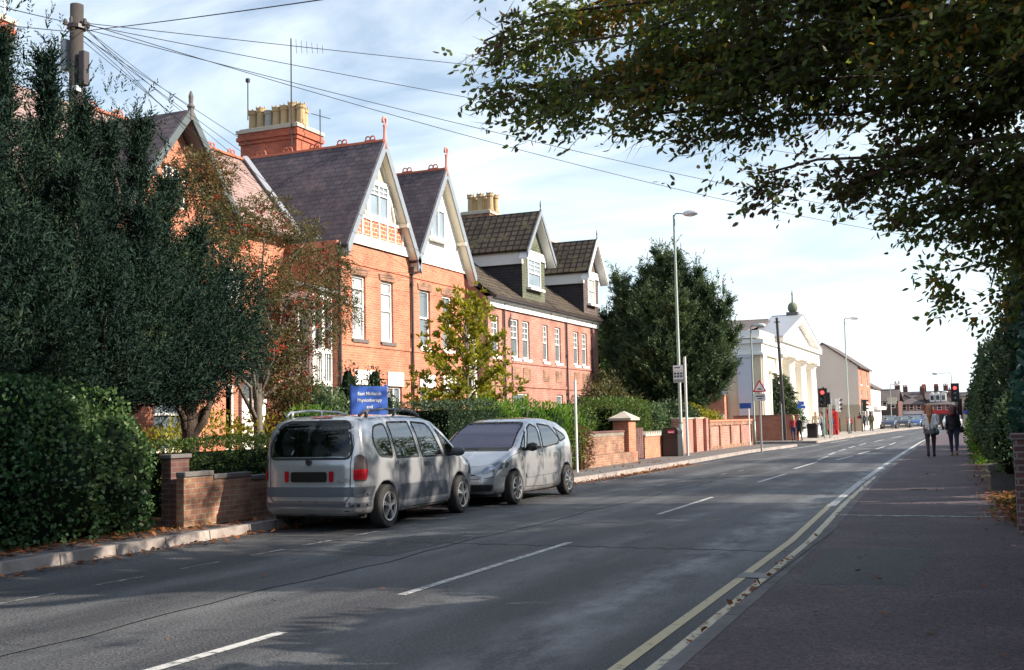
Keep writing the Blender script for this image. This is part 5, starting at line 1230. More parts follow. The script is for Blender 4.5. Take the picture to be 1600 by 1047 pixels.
# ------------------------------------------------------------------ left hand gardens
# big yew: several leaders rising from one base
def big_yew():
    base = (-13.3, 13.6, .1); r = thing('yew_tree', 'huge dark yew with feathery leaders filling the left edge in front of the houses', 'tree', base)
    tips = [(-12.9, 9.4, 6.9, 1.6), (-13.4, 10.4, 7.5, 1.6), (-12.9, 11.55, 7.15, 1.25), (-12.9, 12.5, 7.1, 1.0), (-12.9, 13.25, 6.5, 1.0), (-12.9, 13.8, 6.35, 1.0), (-12.9, 14.55, 6.55, 1.05), (-12.8, 15.1, 5.6, 1.1), (-12.7, 15.8, 4.9, 1.2), (-12.7, 16.5, 4.2, 1.1), (-12.3, 10.8, 5.4, 1.4), (-12.3, 12.4, 5.2, 1.35), (-12.35, 14.0, 4.9, 1.3), (-12.5, 9.0, 4.7, 1.5), (-13.2, 8.0, 6.8, 2.0), (-13.6, 12.0, 6.6, 1.3), (-13.6, 13.0, 6.2, 1.3), (-13.4, 14.0, 5.8, 1.3), (-13.3, 15.2, 5.0, 1.3), (-12.1, 12.9, 3.6, 1.2), (-12.1, 14.9, 3.6, 1.1), (-12.4, 13.4, 2.9, 1.2), (-12.5, 11.6, 2.9, 1.2), (-12.9, 14.6, 2.7, 1.2)]
    Ps = []; Ds = []; limbs = []
    for (x, y, z, R) in tips:
        b = np.array([base[0]*.35+x*.65, base[1]*.35+y*.65, 1.9]); tip = np.array([x, y, z]); ax = tip-b; L = np.linalg.norm(ax)
        limbs.append(((base[0], base[1], .9), (float(x), float(y), float(z-.3)), .10, .05))
        n = int(1700*R*L/5); t = RNG.random(n)**.85; rr = R*(np.sin(np.clip(t*1.15+.12, 0, 1)*pi)**.6*.8+.05)*(1-t*.55)
        a = RNG.random(n)*2*pi; rad = rr*(.55+.5*RNG.random(n)**.6)*(1+.22*np.sin(a*3+t*9+x))
        Ps.append(b+ax*t[:, None]+np.stack([np.cos(a)*rad, np.sin(a)*rad, np.zeros(n)], 1)); Ds.append(unit(np.stack([np.cos(a)*.8, np.sin(a)*.8, .55+.8*t], 1)+RNG.normal(size=(n, 3))*.3))
        # small leading shoots poking out at the top
        m = 34; t = RNG.random(m); Ps.append(tip+RNG.normal(size=(m, 3))*[.28, .28, .35]); Ds.append(unit(np.array([0, 0, 1.])+RNG.normal(size=(m, 3))*.45))
    P = np.concatenate(Ps); D = np.concatenate(Ds); k = (P[:, 2] > 1.25+.35*vnoise(P, 2, 1)); P, D = P[k], D[k]
    a, b, l, w = sprays(P, D, .34*(.5+RNG.random(len(P))), 13, .078, .024, .15, .55)
    leafobj('crown', a, b, l, w, 'leaf_yew', r)
    trunk(r, [(base[0], base[1], .05), (base[0]+.1, base[1], 1.2), (base[0], base[1]+.1, 3.0)], [.30, .24, .16], 'bark', limbs)
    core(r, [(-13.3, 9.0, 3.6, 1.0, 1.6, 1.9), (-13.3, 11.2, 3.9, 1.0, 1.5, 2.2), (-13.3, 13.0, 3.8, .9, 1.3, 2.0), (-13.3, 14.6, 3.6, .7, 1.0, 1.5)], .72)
    return r
big_yew()
# second stem of yew whose bole stands behind the low hedge
def small_yew():
    base = (-13.0, 15.9, .1); r = thing('yew_tree', 'smaller dark yew on a crooked bole behind the low clipped hedge', 'tree', base)
    bl = [(-12.8, 15.8, 3.0, 1.0, 1.1, .9), (-13.0, 16.6, 3.6, .9, .8, 1.0), (-12.9, 15.0, 2.7, .8, .9, .6), (-13.1, 17.2, 3.0, .7, .5, .6)]
    P, D = shell_pts(bl, 2600, .4); a, b, l, w = sprays(P, unit(D+[0, 0, .3]), .34*(.5+RNG.random(len(P))), 13, .078, .024, .2, .55)
    leafobj('crown', a, b, l, w, 'leaf_yew', r)
    trunk(r, [(-13.0, 15.9, .05), (-12.95, 15.9, .9), (-13.05, 16.0, 1.6), (-13.0, 15.9, 2.6)], [.20, .16, .14, .08], 'bark', [((-12.95, 15.9, 1.1), (-12.7, 16.6, 2.5), .09, .1), ((-13.05, 16.0, 1.3), (-13.0, 15.2, 2.5), .08, .1), ((-13, 16.0, 1.5), (-12.9, 17.2, 3.0), .06, .1)])
small_yew()
bush('ivy_bank', 'great mound of ivy spilling on to the verge below the big yew', 'ivy',
     [(-11.5, 7.0, .75, 1.0, 1.6, 1.2), (-11.45, 9.2, .85, .95, 1.6, 1.25), (-11.35, 10.9, .85, .85, 1.2, 1.2), (-11.3, 12.0, .75, .72, .75, 1.1), (-11.6, 8.0, 1.5, .9, 1.4, .8), (-11.6, 10.4, 1.55, .8, 1.3, .75), (-12.2, 12.0, 1.6, 1.0, 1.0, .7), (-11.5, 5.2, .8, 1.0, 1.5, 1.3)],
     36000, .062, 'leaf_ivy', gap=.75, dirup=-.1, inner=.82, s=.80, w=.8)
# rowan with berries
def rowan():
    base = (-14.4, 19.9, .1); r = thing('rowan_tree', 'rowan with arching boughs and clusters of red berries beside the yew', 'tree', base)
    tips = [(-14.2, 17.4, 6.2), (-14.0, 18.4, 5.6), (-14.0, 19.6, 6.0), (-13.8, 20.8, 5.6), (-13.9, 21.8, 5.2), (-13.6, 19.0, 4.6), (-13.8, 17.6, 5.0), (-13.7, 20.4, 4.4), (-13.9, 22.2, 4.3), (-13.9, 21.2, 3.6), (-13.7, 18.0, 3.6), (-13.8, 19.6, 3.2), (-14.0, 20.6, 2.6), (-14.2, 17.8, 6.6)]
    bl = [(x, y, z, .62, .68, .48) for x, y, z in tips]
    P, D = shell_pts(bl, 5200, .2); k = vnoise(P, 2.2, 4) > -.38; P, D = P[k], D[k]
    a, b, l, w = sprays(P, unit(D+RNG.normal(size=D.shape)*.5+[0, 0, -.1]), .24*(.6+.7*RNG.random(len(P))), 11, .066, .028, .5, .9)
    leafobj('crown', a, b, l, w, 'leaf_rowan', r)
    # russet creeper hanging down the stem side
    P, D = shell_pts([(-14.2, 20.7, 2.3, .5, .55, 1.9), (-14.2, 20.3, 3.6, .5, .5, 1.0)], 2600, .3)
    leafobj('creeper', P, unit(rnd_dirs(len(P))+[0, 0, -.5]), .085, .05, 'leaf_brown', r)
    C, _ = shell_pts([(x, y, z-.1, .6, .65, .42) for x, y, z in tips], 120, .4); vs = []; fs = []
    mb = MB()
    for c in C:
        for j in range(7):
            p = c+RNG.normal(size=3)*[.05, .05, .03]; q = .021
            mb.add([(p[0]+q, p[1], p[2]), (p[0]-q, p[1], p[2]), (p[0], p[1]+q, p[2]), (p[0], p[1]-q, p[2]), (p[0], p[1], p[2]+q), (p[0], p[1], p[2]-q)], [(0, 2, 4), (2, 1, 4), (1, 3, 4), (3, 0, 4), (2, 0, 5), (1, 2, 5), (3, 1, 5), (0, 3, 5)])
    mb.build('berries', 'berry', r, recalc=False)
    trunk(r, [(-14.4, 19.9, .05), (-14.35, 19.8, 1.2), (-14.3, 19.7, 2.4), (-14.2, 19.6, 4.0)], [.12, .10, .09, .05], 'bark_grey', [((-14.35, 19.8, 1.6+.25*(i % 5)), t, .05, .12) for i, t in enumerate(tips)])
flat('berry', (.42, .03, .015), .35, var=.2); rowan()
# magnolia-like sapling, yellow green, in front of the white gabled house
def sapling():
    base = (-13.4, 28.1, .1); r = thing('young_tree', 'airy young tree with large yellow green leaves in front of the white gabled house', 'tree', base)
    tips = []; limbs = []
    for i in range(38):
        t = i/38; z = .9+t*3.9; a = i*2.4; R = 1.85*(1-t)**.65+.25; tip = (base[0]+cos(a)*R*.75, base[1]+sin(a)*R*1.12, z+.35+R*.25); limbs.append(((base[0], base[1], z-.1), tip, .025, .12)); tips.append(tip)
    Ps = []; Ds = []
    for (a, b, r0, s) in limbs:
        A, B = np.array(a), np.array(b); L = np.linalg.norm(B-A)
        m = int(9+L*9); t = .3+.75*np.sort(RNG.random(m)); C = A+(B-A)*t[:, None]; C[:, 2] += .12*L*t*(1-t)+RNG.normal(size=m)*.07; C += RNG.normal(size=(m, 3))*.10
        for c in C:
            k = 11; d = unit(RNG.normal(size=(k, 3))+[0, 0, .7]+(B-A)/L*.8); Ps.append(np.tile(c, (k, 1))+d*.02); Ds.append(d)
    P = np.concatenate(Ps); D = np.concatenate(Ds)
    leafobj('crown', P, D, .15*(.6+.7*RNG.random(len(P))), .058*(.7+.5*RNG.random(len(P))), 'leaf_magnolia', r)
    trunk(r, [(base[0], base[1], .05), (base[0]+.03, base[1], 1.5), (base[0], base[1]+.04, 3.2), (base[0], base[1], 5.0)], [.07, .055, .035, .012], 'bark_grey', limbs)
sapling()
box_hedge('clipped_hedge', 'low clipped hedge behind the stepped brick wall', -12.1, -11.12, 13.5, 19.2, .2, 1.28, 9000, .05, 'leaf_hedge')
bush('shrub', 'pale feathery shrub in the garden behind the clipped hedge', 'shrub', [(-14.8, 18.6, 1.2, .9, 1.3, .7), (-14.6, 20.5, 1.2, .8, 1.2, .7), (-14.9, 17.2, 1.0, .8, .9, .6)], 3500, .09, 'leaf_magnolia', cores=False, gap=.3)
bush('shrub', 'rounded glossy ivy green shrub behind the people carrier roof', 'shrub', [(-14.6, 21.9, 1.6, .9, 1.0, 1.1), (-14.6, 22.9, 1.4, .8, .8, 1.1), (-14.4, 21.4, 1.0, .8, .9, .8)], 5200, .10, 'leaf_variegated', s=.75)
bush('shrub', 'small bright lime shrub just left of the blue clinic sign', 'shrub', [(-13.0, 19.7, 1.35, .6, .75, .62), (-12.9, 19.3, .9, .6, .7, .6)], 2600, .085, 'leaf_bright', s=.7)
bush('shrub', 'dark upright shrub with spiky shoots behind the blue clinic sign', 'shrub', [(-14.6, 24.3, 1.5, .9, .9, 1.2), (-14.6, 25.2, 1.6, .7, .7, 1.1), (-14.7, 24.0, 2.4, .25, .3, .7), (-14.7, 25.3, 2.5, .22, .25, .6)], 4600, .085, 'leaf_dark', cores=True, s=.7)
bush('shrub', 'low yellow flowered shrub between the two parked cars', 'shrub', [(-12.6, 22.0, .9, .7, 1.3, .8), (-12.7, 23.6, 1.0, .8, 1.0, .85), (-12.5, 20.9, .8, .6, .8, .6)], 5200, .07, 'leaf_magnolia', s=.72)
box_hedge('clipped_hedge', 'dark square clipped hedge above the windscreen of the second car', -12.6, -11.1, 22.4, 25.2, .15, 1.95, 8500, .055, 'leaf_dark', fuzz=.09)
bush('hedge', 'shaggy bright green hedge behind the second parked car', 'hedge', [(-11.9, 26.4, 1.0, .9, 1.2, 1.2), (-11.9, 28.2, 1.05, .9, 1.3, 1.15), (-11.8, 29.9, 1.0, .85, 1.2, 1.15), (-11.7, 31.1, .95, .75, .8, 1.05)], 14000, .10, 'leaf_bright', dirup=.9, s=.75, w=.35)
bush('shrub', 'brown dried shrub clump at the end of the bright hedge', 'shrub', [(-11.1, 30.9, .7, .4, .7, .65)], 1500, .10, 'leaf_brown', cores=False, w=.25)
# beyond the dormered houses
box_hedge('clipped_hedge', 'tall green clipped hedge behind the brick gate pier', -13.4, -12.0, 37.0, 41.5, .15, 2.15, 7000, .09, 'leaf_hedge', fuzz=.16, top_wave=.12)
bush('shrub', 'loose green shrub in front of the far end house', 'shrub', [(-12.9, 35.0, 1.2, .7, 1.2, 1.0), (-13.0, 36.4, 1.1, .7, 1.0, 1.0)], 3600, .10, 'leaf_hedge', s=.7)
bush('shrub', 'silvery green variegated shrub behind the litter bin', 'shrub', [(-12.6, 43.0, 1.2, .7, .9, .98), (-12.6, 44.2, 1.2, .7, .9, .9)], 4200, .12, 'leaf_variegated', s=.72)
bush('shrub', 'orange and green leaved shrub over the panelled end wall', 'shrub', [(-13.2, 52.5, 1.4, .8, 1.8, .9), (-13.2, 56.0, 1.2, .8, 2.0, .7), (-13.6, 54.0, 2.1, .6, 1.0, .6)], 5000, .13, 'leaf_magnolia', s=.7)
bush('shrub', 'dark drooping shrub hanging over the tall brick wall', 'shrub', [(-12.9, 47.5, 1.6, .9, 1.6, .8), (-12.8, 49.6, 1.4, .8, 1.2, .7)], 5000, .13, 'leaf_dark', s=.7)
def leader_conifer(name, label, base, tips, skirt, mat, sp=(.55, 13, .15, .050), dens=300):
    """dense conifer of several upswept leaders, each clothed in rising plumes"""
    r = thing(name, label, 'tree', base); Ps = []; Ds = []; limbs = []; B = np.array(base)
    for (x, y, z, R, zb) in tips+skirt:
        tip = np.array([x, y, z]); b = np.array([B[0]*.55+x*.45, B[1]*.55+y*.45, zb]); ax = tip-b; L = np.linalg.norm(ax); limbs.append(((B[0], B[1], max(1.0, zb-.6)), (x, y, z-.25), .11, -.05))
        nl = 26 if len(ax) else 0
        for i in range(nl):
            t = (i+.5)/nl; a = i*2.4+x*3; rr = R*(sin(min(1, t*1.1+.1)*pi)**.55*.75+.12)*(1-t*.5)*RNG.uniform(.7, 1.25); o = b+ax*t; d = np.array([cos(a), sin(a), .55+.5*t]); m = int(dens*R*L/nl)
            u = .2+.85*RNG.random(m)**.8; Ps.append(o+d*rr*u[:, None]+RNG.normal(size=(m, 3))*rr*.16); Ds.append(unit(np.tile(d, (m, 1))+RNG.normal(size=(m, 3))*.35+[0, 0, .15]))
        m = 30; Ps.append(tip+RNG.normal(size=(m, 3))*[.18, .18, .4]); Ds.append(unit(np.array([0, 0, 1.])+RNG.normal(size=(m, 3))*.4))
    P = np.concatenate(Ps); D = np.concatenate(Ds); k = P[:, 2] > 1.0; P, D = P[k], D[k]
    a, b, l, w = sprays(P, D, sp[0]*(.5+RNG.random(len(P))), sp[1], sp[2], sp[3], .12, .5); leafobj('crown', a, b, l, w, mat, r)
    trunk(r, [(B[0], B[1], .05), (B[0]+.1, B[1], 2), (B[0], B[1], 5), (B[0], B[1], 8)], [.34, .28, .18, .06], 'bark', limbs)
leader_conifer('conifer', 'broad shaggy dark conifer taller than the lamp column in front of it', (-14.8, 54.0, .1),
    [(-14.8, 54, 9.6, 1.5, 4.5), (-15.65, 54, 8.8, 1.3, 4.5), (-17.1, 54, 8.5, 1.1, 4.8), (-16.4, 53, 7.6, 1.4, 4.0), (-17.8, 54, 6.6, 1.2, 3.2), (-14.0, 53.5, 9.3, 1.3, 4.6), (-13.1, 54, 8.6, 1.2, 4.6), (-12.5, 54, 7.8, 1.2, 4.2), (-11.7, 54, 7.0, 1.1, 3.8), (-11.5, 54.5, 5.6, 1.0, 2.8), (-15.2, 52.2, 7.4, 1.6, 3.6), (-13.6, 52, 7.2, 1.6, 3.6)],
    [(-12.0, 53, 5.4, 1.3, 2.6), (-17.2, 53, 5.2, 1.4, 2.4), (-14.6, 51.6, 5.4, 1.7, 2.3), (-11.6, 54, 3.9, 1.0, 1.7), (-13.0, 52.5, 4.2, 1.4, 1.6), (-16.2, 52, 4.2, 1.5, 1.6), (-15.5, 56, 7.8, 1.6, 3.5), (-13.3, 56, 7.6, 1.6, 3.4)], 'leaf_conifer')
conifer('conifer', 'small dense conifer standing before the white columned church', (-12.9, 74.5, .1), 4.2, 1.6, 2400, zlow=.1, spray=.4, leafL=.15, leafW=.055, ns=11, lop=.06, up=.25, power=.75, nlimb=60, trunk_r=.1, seed=9)
bush('tree', 'pale leafy tree between the far end house and the broad conifer', 'tree', [(-20.3, 60, 5.6, 1.5, 1.6, 2.4), (-20.0, 60, 3.4, 1.9, 2.0, 2.0), (-21, 60.5, 4.4, 1.6, 1.8, 2.4)], 6500, .19, 'leaf_hedge', cores=True, s=.68, gap=.5)
bush('tree', 'brownish leafy tree under the skirts of the broad conifer', 'tree', [(-16.5, 50.5, 2.2, 1.5, 1.6, 1.8), (-16.2, 48.5, 1.8, 1.3, 1.6, 1.5)], 4200, .16, 'leaf_rowan', cores=True, s=.6, gap=.4)

# ------------------------------------------------------------------ right hand side
# beech: trunk off to the right, boughs reaching over the road; leaf layers hang along each bough
def beech():
    base = (3.6, 11.5, .12); r = thing('beech_tree', 'large bronze leaved beech whose boughs overhang the pavement at the top right', 'tree', base)
    top = Vector((3.3, 11.5, 5.2)); limbs = []; Ps = []; Ds = []; Tw = []
    def bough(start, tip, r0, n, width, sag=.18, hang=.5):
        pts = branch_pts(start, tip, sag, 8, .05); limbs.append((pts, r0)); T = np.array([tuple(p) for p in pts]); L = np.linalg.norm(np.array(tip)-np.array(start))
        t = .12+.9*RNG.random(n)**.8; i = np.clip(t*8, 0, 7.999); k = i.astype(int); f = (i-k)[:, None]; C = T[k]*(1-f)+T[np.minimum(k+1, 8)]*f
        W = width*(1.15-t)[:, None]+.12; off = RNG.normal(size=(n, 3))*W*[.8, .8, .45]; off[:, 2] -= hang*np.abs(RNG.normal(size=n))*.5*(1.1-t*.4)
        P = C+off; m = 5
        d = unit(np.array(tip)-np.array(start)+0*P[:1]); dd = unit(d+RNG.normal(size=(n, 3))*.5+[0, 0, -.35])
        Tw.append((P-dd*.06, dd))
        for q in range(m): Ps.append(P+dd*q*.055); Ds.append(unit(dd+RNG.normal(size=(n, 3))*.7+[0, 0, -.15]))
    # boughs seen in the picture, tips where the leaf edge falls
    S_ = (3.2, 11.5, 4.6)
    B = [((-2.6, 12.5, 5.3), 560, .55), ((-1.7, 12.5, 4.9), 560, .5), ((-2.1, 12.0, 5.8), 560, .6), ((-3.4, 12.3, 5.4), 520, .5), ((-5.3, 12.0, 5.5), 420, .45), ((-4.7, 12.3, 6.3), 520, .6), ((-4.4, 11.6, 5.6), 520, .55), ((-3.8, 12.4, 5.4), 520, .5), ((-5.4, 12.0, 6.1), 620, .55), ((-4.9, 12.2, 5.5), 460, .5), ((-4.2, 11.6, 5.0), 520, .5), ((-3.6, 12.0, 4.75), 480, .45), ((-2.9, 12.4, 4.5), 480, .42), ((-2.2, 12.4, 4.05), 480, .36),
         ((-1.3, 12.3, 4.2), 480, .42), ((-.8, 12.6, 3.75), 400, .3), ((-5.0, 11.0, 6.9), 520, .7), ((-4.0, 10.5, 6.4), 560, .7), ((-3.0, 10.5, 6.2), 600, .75), ((-2.0, 10.8, 5.6), 700, .75), ((-1.0, 10.8, 5.2), 700, .7),
         ((-.2, 12.6, 4.7), 700, .6), ((.3, 13.0, 4.1), 600, .5), ((-.1, 13.0, 3.6), 460, .34), ((-.35, 13.4, 3.1), 380, .26), ((.1, 13.2, 2.75), 300, .24), ((-3.2, 13.5, 6.0), 520, .8), ((-1.6, 14.0, 6.0), 600, .8), ((-4.6, 13.5, 6.9), 480, .7),
         ((-2.2, 9.0, 6.8), 600, .9), ((-4.2, 8.8, 7.6), 500, .9), ((0, 9, 6.4), 500, .9), ((.6, 12.2, 5.4), 700, .7), ((1.2, 13.6, 4.6), 500, .7), ((-.8, 11.8, 6.0), 600, .8)]
    for tip, n, w in B:
        st = Vector((3.4, 11.5, min(6.5, max(3.0, tip[2]-.4)))); tip = (tip[0], tip[1], tip[2]+(.16 if -4.6 < tip[0] < -1.5 else 0)); bough(tuple(st), tip, .034, int(n*1.45), w)
    # crown above the frame, throwing the foreground shade
    for tip, n, w in [((-3.5, 8.5, 8.6), 500, 1.2), ((-1, 7.0, 8.8), 600, 1.4), ((1.5, 6.0, 8.0), 600, 1.4), ((2, 14.5, 8.5), 600, 1.4), ((5, 10, 9.5), 500, 1.5), ((3, 12, 10.5), 500, 1.6), ((-1.5, 12.5, 8.8), 500, 1.3), ((0.5, 16.0, 7.0), 500, 1.2), ((4.5, 15.5, 7.5), 400, 1.3), ((6, 13.5, 8), 400, 1.4), ((-2.8, 6.2, 7.8), 420, 1.1)]:
        bough((3.5, 11.5, 5.5), tip, .13, n, w, .1, .3)
    P = np.concatenate(Ps); D = np.concatenate(Ds); k = (vnoise(P, 1.9, 6)+.5*vnoise(P, 4.1, 2) > -.46) & sun_gaps(P); P, D = P[k], D[k]; P += RNG.normal(size=P.shape)*.02
    leafobj('crown', P, D, .090*(.65+.6*RNG.random(len(P))), .047*(.7+.5*RNG.random(len(P))), 'leaf_beech', r, fold=.12)
    TP = np.concatenate([t[0] for t in Tw]); TD = np.concatenate([t[1] for t in Tw]); k = (vnoise(TP, 1.9, 6)+.5*vnoise(TP, 4.1, 2) > -.46) & sun_gaps(TP); TP, TD = TP[k], TD[k]
    leafobj('twigs', TP, TD, .36, .008, 'bark', r, fold=0)
    mb = MB(); mb.tube([(3.6, 11.5, .05), (3.6, 11.5, 2.5), (3.45, 11.5, 5.5), (3.3, 11.6, 8.2)], [.38, .30, .24, .12], 12)
    for pts, r0 in limbs:
        mb.tube(pts, list(np.linspace(r0, .012, len(pts))), 6)
        for q in range(2):
            i = random.randint(2, len(pts)-2); p = pts[i]; mb.tube([p, p+Vector((random.gauss(-.2, .4), random.gauss(0, .4), random.gauss(-.25, .15)))], [.014, .004], 4)
    mb.build('trunk', 'bark', r, smooth=True); return r
beech()
bush('laurel_hedge', 'tall large leaved laurel and ivy hedge rising over the brick pillar', 'hedge', [(1.15, 13.6, 1.9, .85, 1.5, 1.4), (1.2, 13.4, 3.3, .85, 1.3, 1.2), (1.25, 15.4, 1.4, 1.0, 1.4, 1.3), (1.2, 15.5, 2.8, .9, 1.4, 1.2), (1.5, 14.6, 4.2, .8, 1.6, .8), (1.3, 16.9, 2.1, .9, 1.0, 1.3)],
     15000, .125, 'leaf_laurel', s=.84, inner=.85, w=.62)
bush('mixed_hedge', 'tall mixed hedge along the right pavement past the laurel', 'hedge', [(.95, 18.3, 1.6, .8, 1.0, 1.5), (1.0, 19.0, 2.9, .9, 1.0, 1.2), (.95, 21.9, 1.2, .85, .9, 1.15), (.8, 24.2, 1.5, .9, 1.3, 1.5), (1.0, 25.4, 2.9, .9, 1.4, 1.3), (.8, 26.0, 1.5, .85, 1.2, 1.5)],
     20000, .085, 'leaf_dark', s=.82, inner=.8)
bush('shrub', 'variegated pale leaved shrub behind the stone trough on the right', 'shrub', [(.25, 20.9, 1.0, .35, .6, .75), (.35, 21.8, 1.3, .4, .7, .85)], 3600, .08, 'leaf_variegated', s=.7)
bush('shrub', 'flowering yellow tipped hedge shrub further along the right pavement', 'shrub', [(.35, 28.5, 1.5, .8, 1.8, 1.4), (.3, 31.5, 1.4, .8, 1.8, 1.3), (.5, 30, 2.6, .8, 2.0, .8)], 9000, .10, 'leaf_variegated', s=.78, inner=.75)
bush('shrub', 'bright green young shrub at the foot of the far right hedge', 'shrub', [(-.35, 33.5, .9, .35, 1.2, .8)], 2200, .09, 'leaf_bright', s=.6)
bush('mixed_hedge', 'distant dark hedge bank beyond the walkers on the right', 'hedge', [(.3, 36, 1.0, .9, 2.5, 1.1), (.2, 40, 1.7, .9, 2.5, 1.7), (0, 45, 1.6, .9, 3, 1.6), (-.1, 51, 1.5, .9, 3.5, 1.5), (0.6, 42, 3.2, 1.0, 2.5, 1.2)], 12000, .13, 'leaf_dark', s=.8, inner=.75)
# street trees on the right, mostly behind the beech, that shade the carriageway
def broad_tree(label, base, H, R, n, leaf, mat, seed=0, z0=.3, gap=.35):
    r = thing('garden_tree', label, 'tree', base, None); bx, by, bz = base; rg = np.random.default_rng(seed); bl = []
    for i in range(15):
        a = i*2.4; t = i/15; rr = R*sqrt(max(.05, 1-(t*1.6-.6)**2))*.62; bl.append((bx+cos(a)*rr, by+sin(a)*rr, bz+H*(z0+(1-z0)*t*.86)+rg.normal()*.3, R*.45, R*.45, R*.36))
    P, D = shell_pts(bl, n, .35); k = vnoise(P, 1.6, seed) > -gap; P, D = P[k], D[k]
    k = sun_gaps(P); P, D = P[k], D[k]
    leafobj('crown', P, unit(rnd_dirs(len(P))+D*.4), leaf*(.6+.7*RNG.random(len(P))), leaf*.6, mat, r)
    trunk(r, [(bx, by, bz-.05), (bx+.1, by, bz+H*.35), (bx, by+.1, bz+H*.8)], [.22, .17, .06], 'bark', [((bx, by, bz+H*.25), (b[0], b[1], b[2]), .07, .08) for b in bl])
broad_tree('tall garden tree behind the tall mixed hedge, upper right', (4.4, 27.0, .12), 9.0, 3.1, 15000, .13, 'leaf_beech', 2)
broad_tree('garden tree behind the yellow tipped shrub, its leaves over the red traffic light', (2.3, 30.6, .12), 6.8, 2.5, 9000, .12, 'leaf_beech', 3, .25)
broad_tree('far garden tree behind the distant hedge bank', (4.0, 41.0, .12), 6.6, 3.2, 9000, .16, 'leaf_hedge', 5)

bush('laurel_hedge', 'unseen tall laurel hedge added beside the near pavement to shade it', 'hedge', [(2.3, y, z, 1.0, 1.6, 1.3) for y in (-6, -3.5, -1, 1.5, 4, 6.5, 9, 11.6) for z in (1.3, 2.6)], 9000, .20, 'leaf_laurel', s=.93, inner=.85, w=.62)  # out of view, added to keep the near pavement in shade

broad_tree('unseen high crowned tree added beyond the beech to dapple the parked cars', (4.6, 20.8, .12), 10.0, 4.6, 30000, .13, 'leaf_beech', 7, .66, .9)  # out of view, added to throw dappled shade on the car sides
# ------------------------------------------------------------------ garden walls
def wall(name, label, boxes, mat, coping=None, cmat='stone', org=None):
    b0 = boxes[0]; org = org or ((b0[0]+b0[1])/2, (b0[2]+b0[3])/2, .1); r = thing(name, label, 'wall', org)
    mb = MB()
    for b in boxes: mb.box(*b)
    mb.build('brickwork', mat, r)
    if coping:
        mb = MB()
        for b in coping: mb.box(*b)
        mb.build('coping', cmat, r, bevel=.008)
    return r
st = [(12.8, 13.45, .84), (13.45, 14.35, .78), (14.35, 15.6, .72), (15.6, 17.2, .66), (17.2, 19.4, .60)]
wall('garden_wall', 'low weathered brick wall stepping down beside the people carrier', [(-10.68, -10.55, a, b, .1, z) for a, b, z in st],
     'brick_old', [(-10.70, -10.53, a+.003, b-.003, z, z+.07) for a, b, z in st], 'dark_stone')
wall('brick_pier', 'dark square brick pier at the end of the stepped wall, beside the ivy bank', [(-11.05, -10.88, 12.92, 13.32, .1, 1.10), (-10.88, -10.69, 12.95, 13.2, .1, .75)], 'brick_dark', [(-11.08, -10.85, 12.89, 13.35, 1.10, 1.16)], 'dark_stone')
r = wall('garden_wall', 'low brick wall with white dentil course beyond the second car', [(-11.45, -11.12, 31.3, 36.25, .1, .46), (-11.62, -11.46, 31.3, 36.25, .1, 1.02)], 'brick_old', [(-11.66, -11.42, 31.3, 36.25, 1.13, 1.19)], 'brick_dark')
mb = MB()
for i in range(41): y = 31.35+i*.12; mb.box(-11.60, -11.44, y, y+.055, 1.02, 1.13)
mb.build('dentils', 'stone', r); mb = MB(); mb.box(-11.61, -11.47, 31.3, 36.25, 1.021, 1.129); mb.build('backing', 'brick_dark', r)
wall('garden_wall', 'plain dark brick side wall behind the dentilled wall', [(-13.6, -13.35, 31.5, 36.8, .1, 1.72)], 'brick_dark')
r = thing('gate_pier', 'tall brick gate pier with pointed stone cap', 'gate pier', (-11.6, 36.8, .1)); mb = MB(); mb.box(-11.88, -11.33, 36.4, 37.2, .1, 1.52); mb.box(-11.92, -11.29, 36.36, 37.24, .1, .45); mb.build('shaft', 'brick_orange', r)
mb = MB(); a = (-12.0, -11.21, 36.28, 37.32); mb.box(*a, 1.52, 1.60); mb.add([(a[0], a[2], 1.6), (a[1], a[2], 1.6), (a[1], a[3], 1.6), (a[0], a[3], 1.6), (-11.605, 36.8, 1.84)], [(0, 1, 4), (1, 2, 4), (2, 3, 4), (3, 0, 4)]); mb.build('cap', 'stone', r)
r = thing('timber_gate', 'dark narrow gate between the capped pier and the notched wall', 'gate', (-11.7, 38.3, .1)); mb = MB()
for i in range(9): y = 37.35+i*.23; mb.box(-11.76, -11.72, y, y+.2, .15, 1.25)
mb.box(-11.80, -11.76, 37.3, 39.4, .3, .42); mb.box(-11.80, -11.76, 37.3, 39.4, 1.0, 1.1); mb.build('boards', 'brick_dark', r)
r = wall('garden_wall', 'short brick wall with notched toothed coping behind the litter bin', [(-11.95, -11.7, 39.5, 44.2, .1, .92)], 'brick_orange')
mb = MB()
for i in range(15): y = 39.5+i*.315; mb.prism([(y, .92), (y+.315, .92), (y+.315, .97), (y+.16, 1.10), (y, .97)], 0, -11.98, -11.66)
mb.build('coping', 'stone', r)
wall('garden_wall', 'tall brick wall with pilasters behind the bus stop', [(-11.98, -11.72, 44.25, 49.0, .1, 1.52)]+[(-11.74, -11.58, y, y+.4, .1, 1.56) for y in (44.26, 46.8, 48.6)], 'brick_pink', [(-12.02, -11.68, 44.25, 49.0, 1.52, 1.58)], 'stone')
r = wall('garden_wall', 'long panelled brick wall ending at the side road', [(-11.86, -11.62, 49.05, 58.8, .1, 1.36)], 'brick_pink', [(-11.92, -11.52, 49.05, 58.85, 1.37, 1.46)], 'brick_orange')
mb = MB()
for y in (49.1, 51.2, 53.5, 55.8, 58.5): mb.box(-11.64, -11.55, y, y+.3, .1, 1.36)
mb.box(-11.64, -11.56, 49.4, 58.5, 1.20, 1.36); mb.box(-11.64, -11.56, 49.4, 58.5, .1, .28); mb.build('panel_frame', 'brick_old', r)
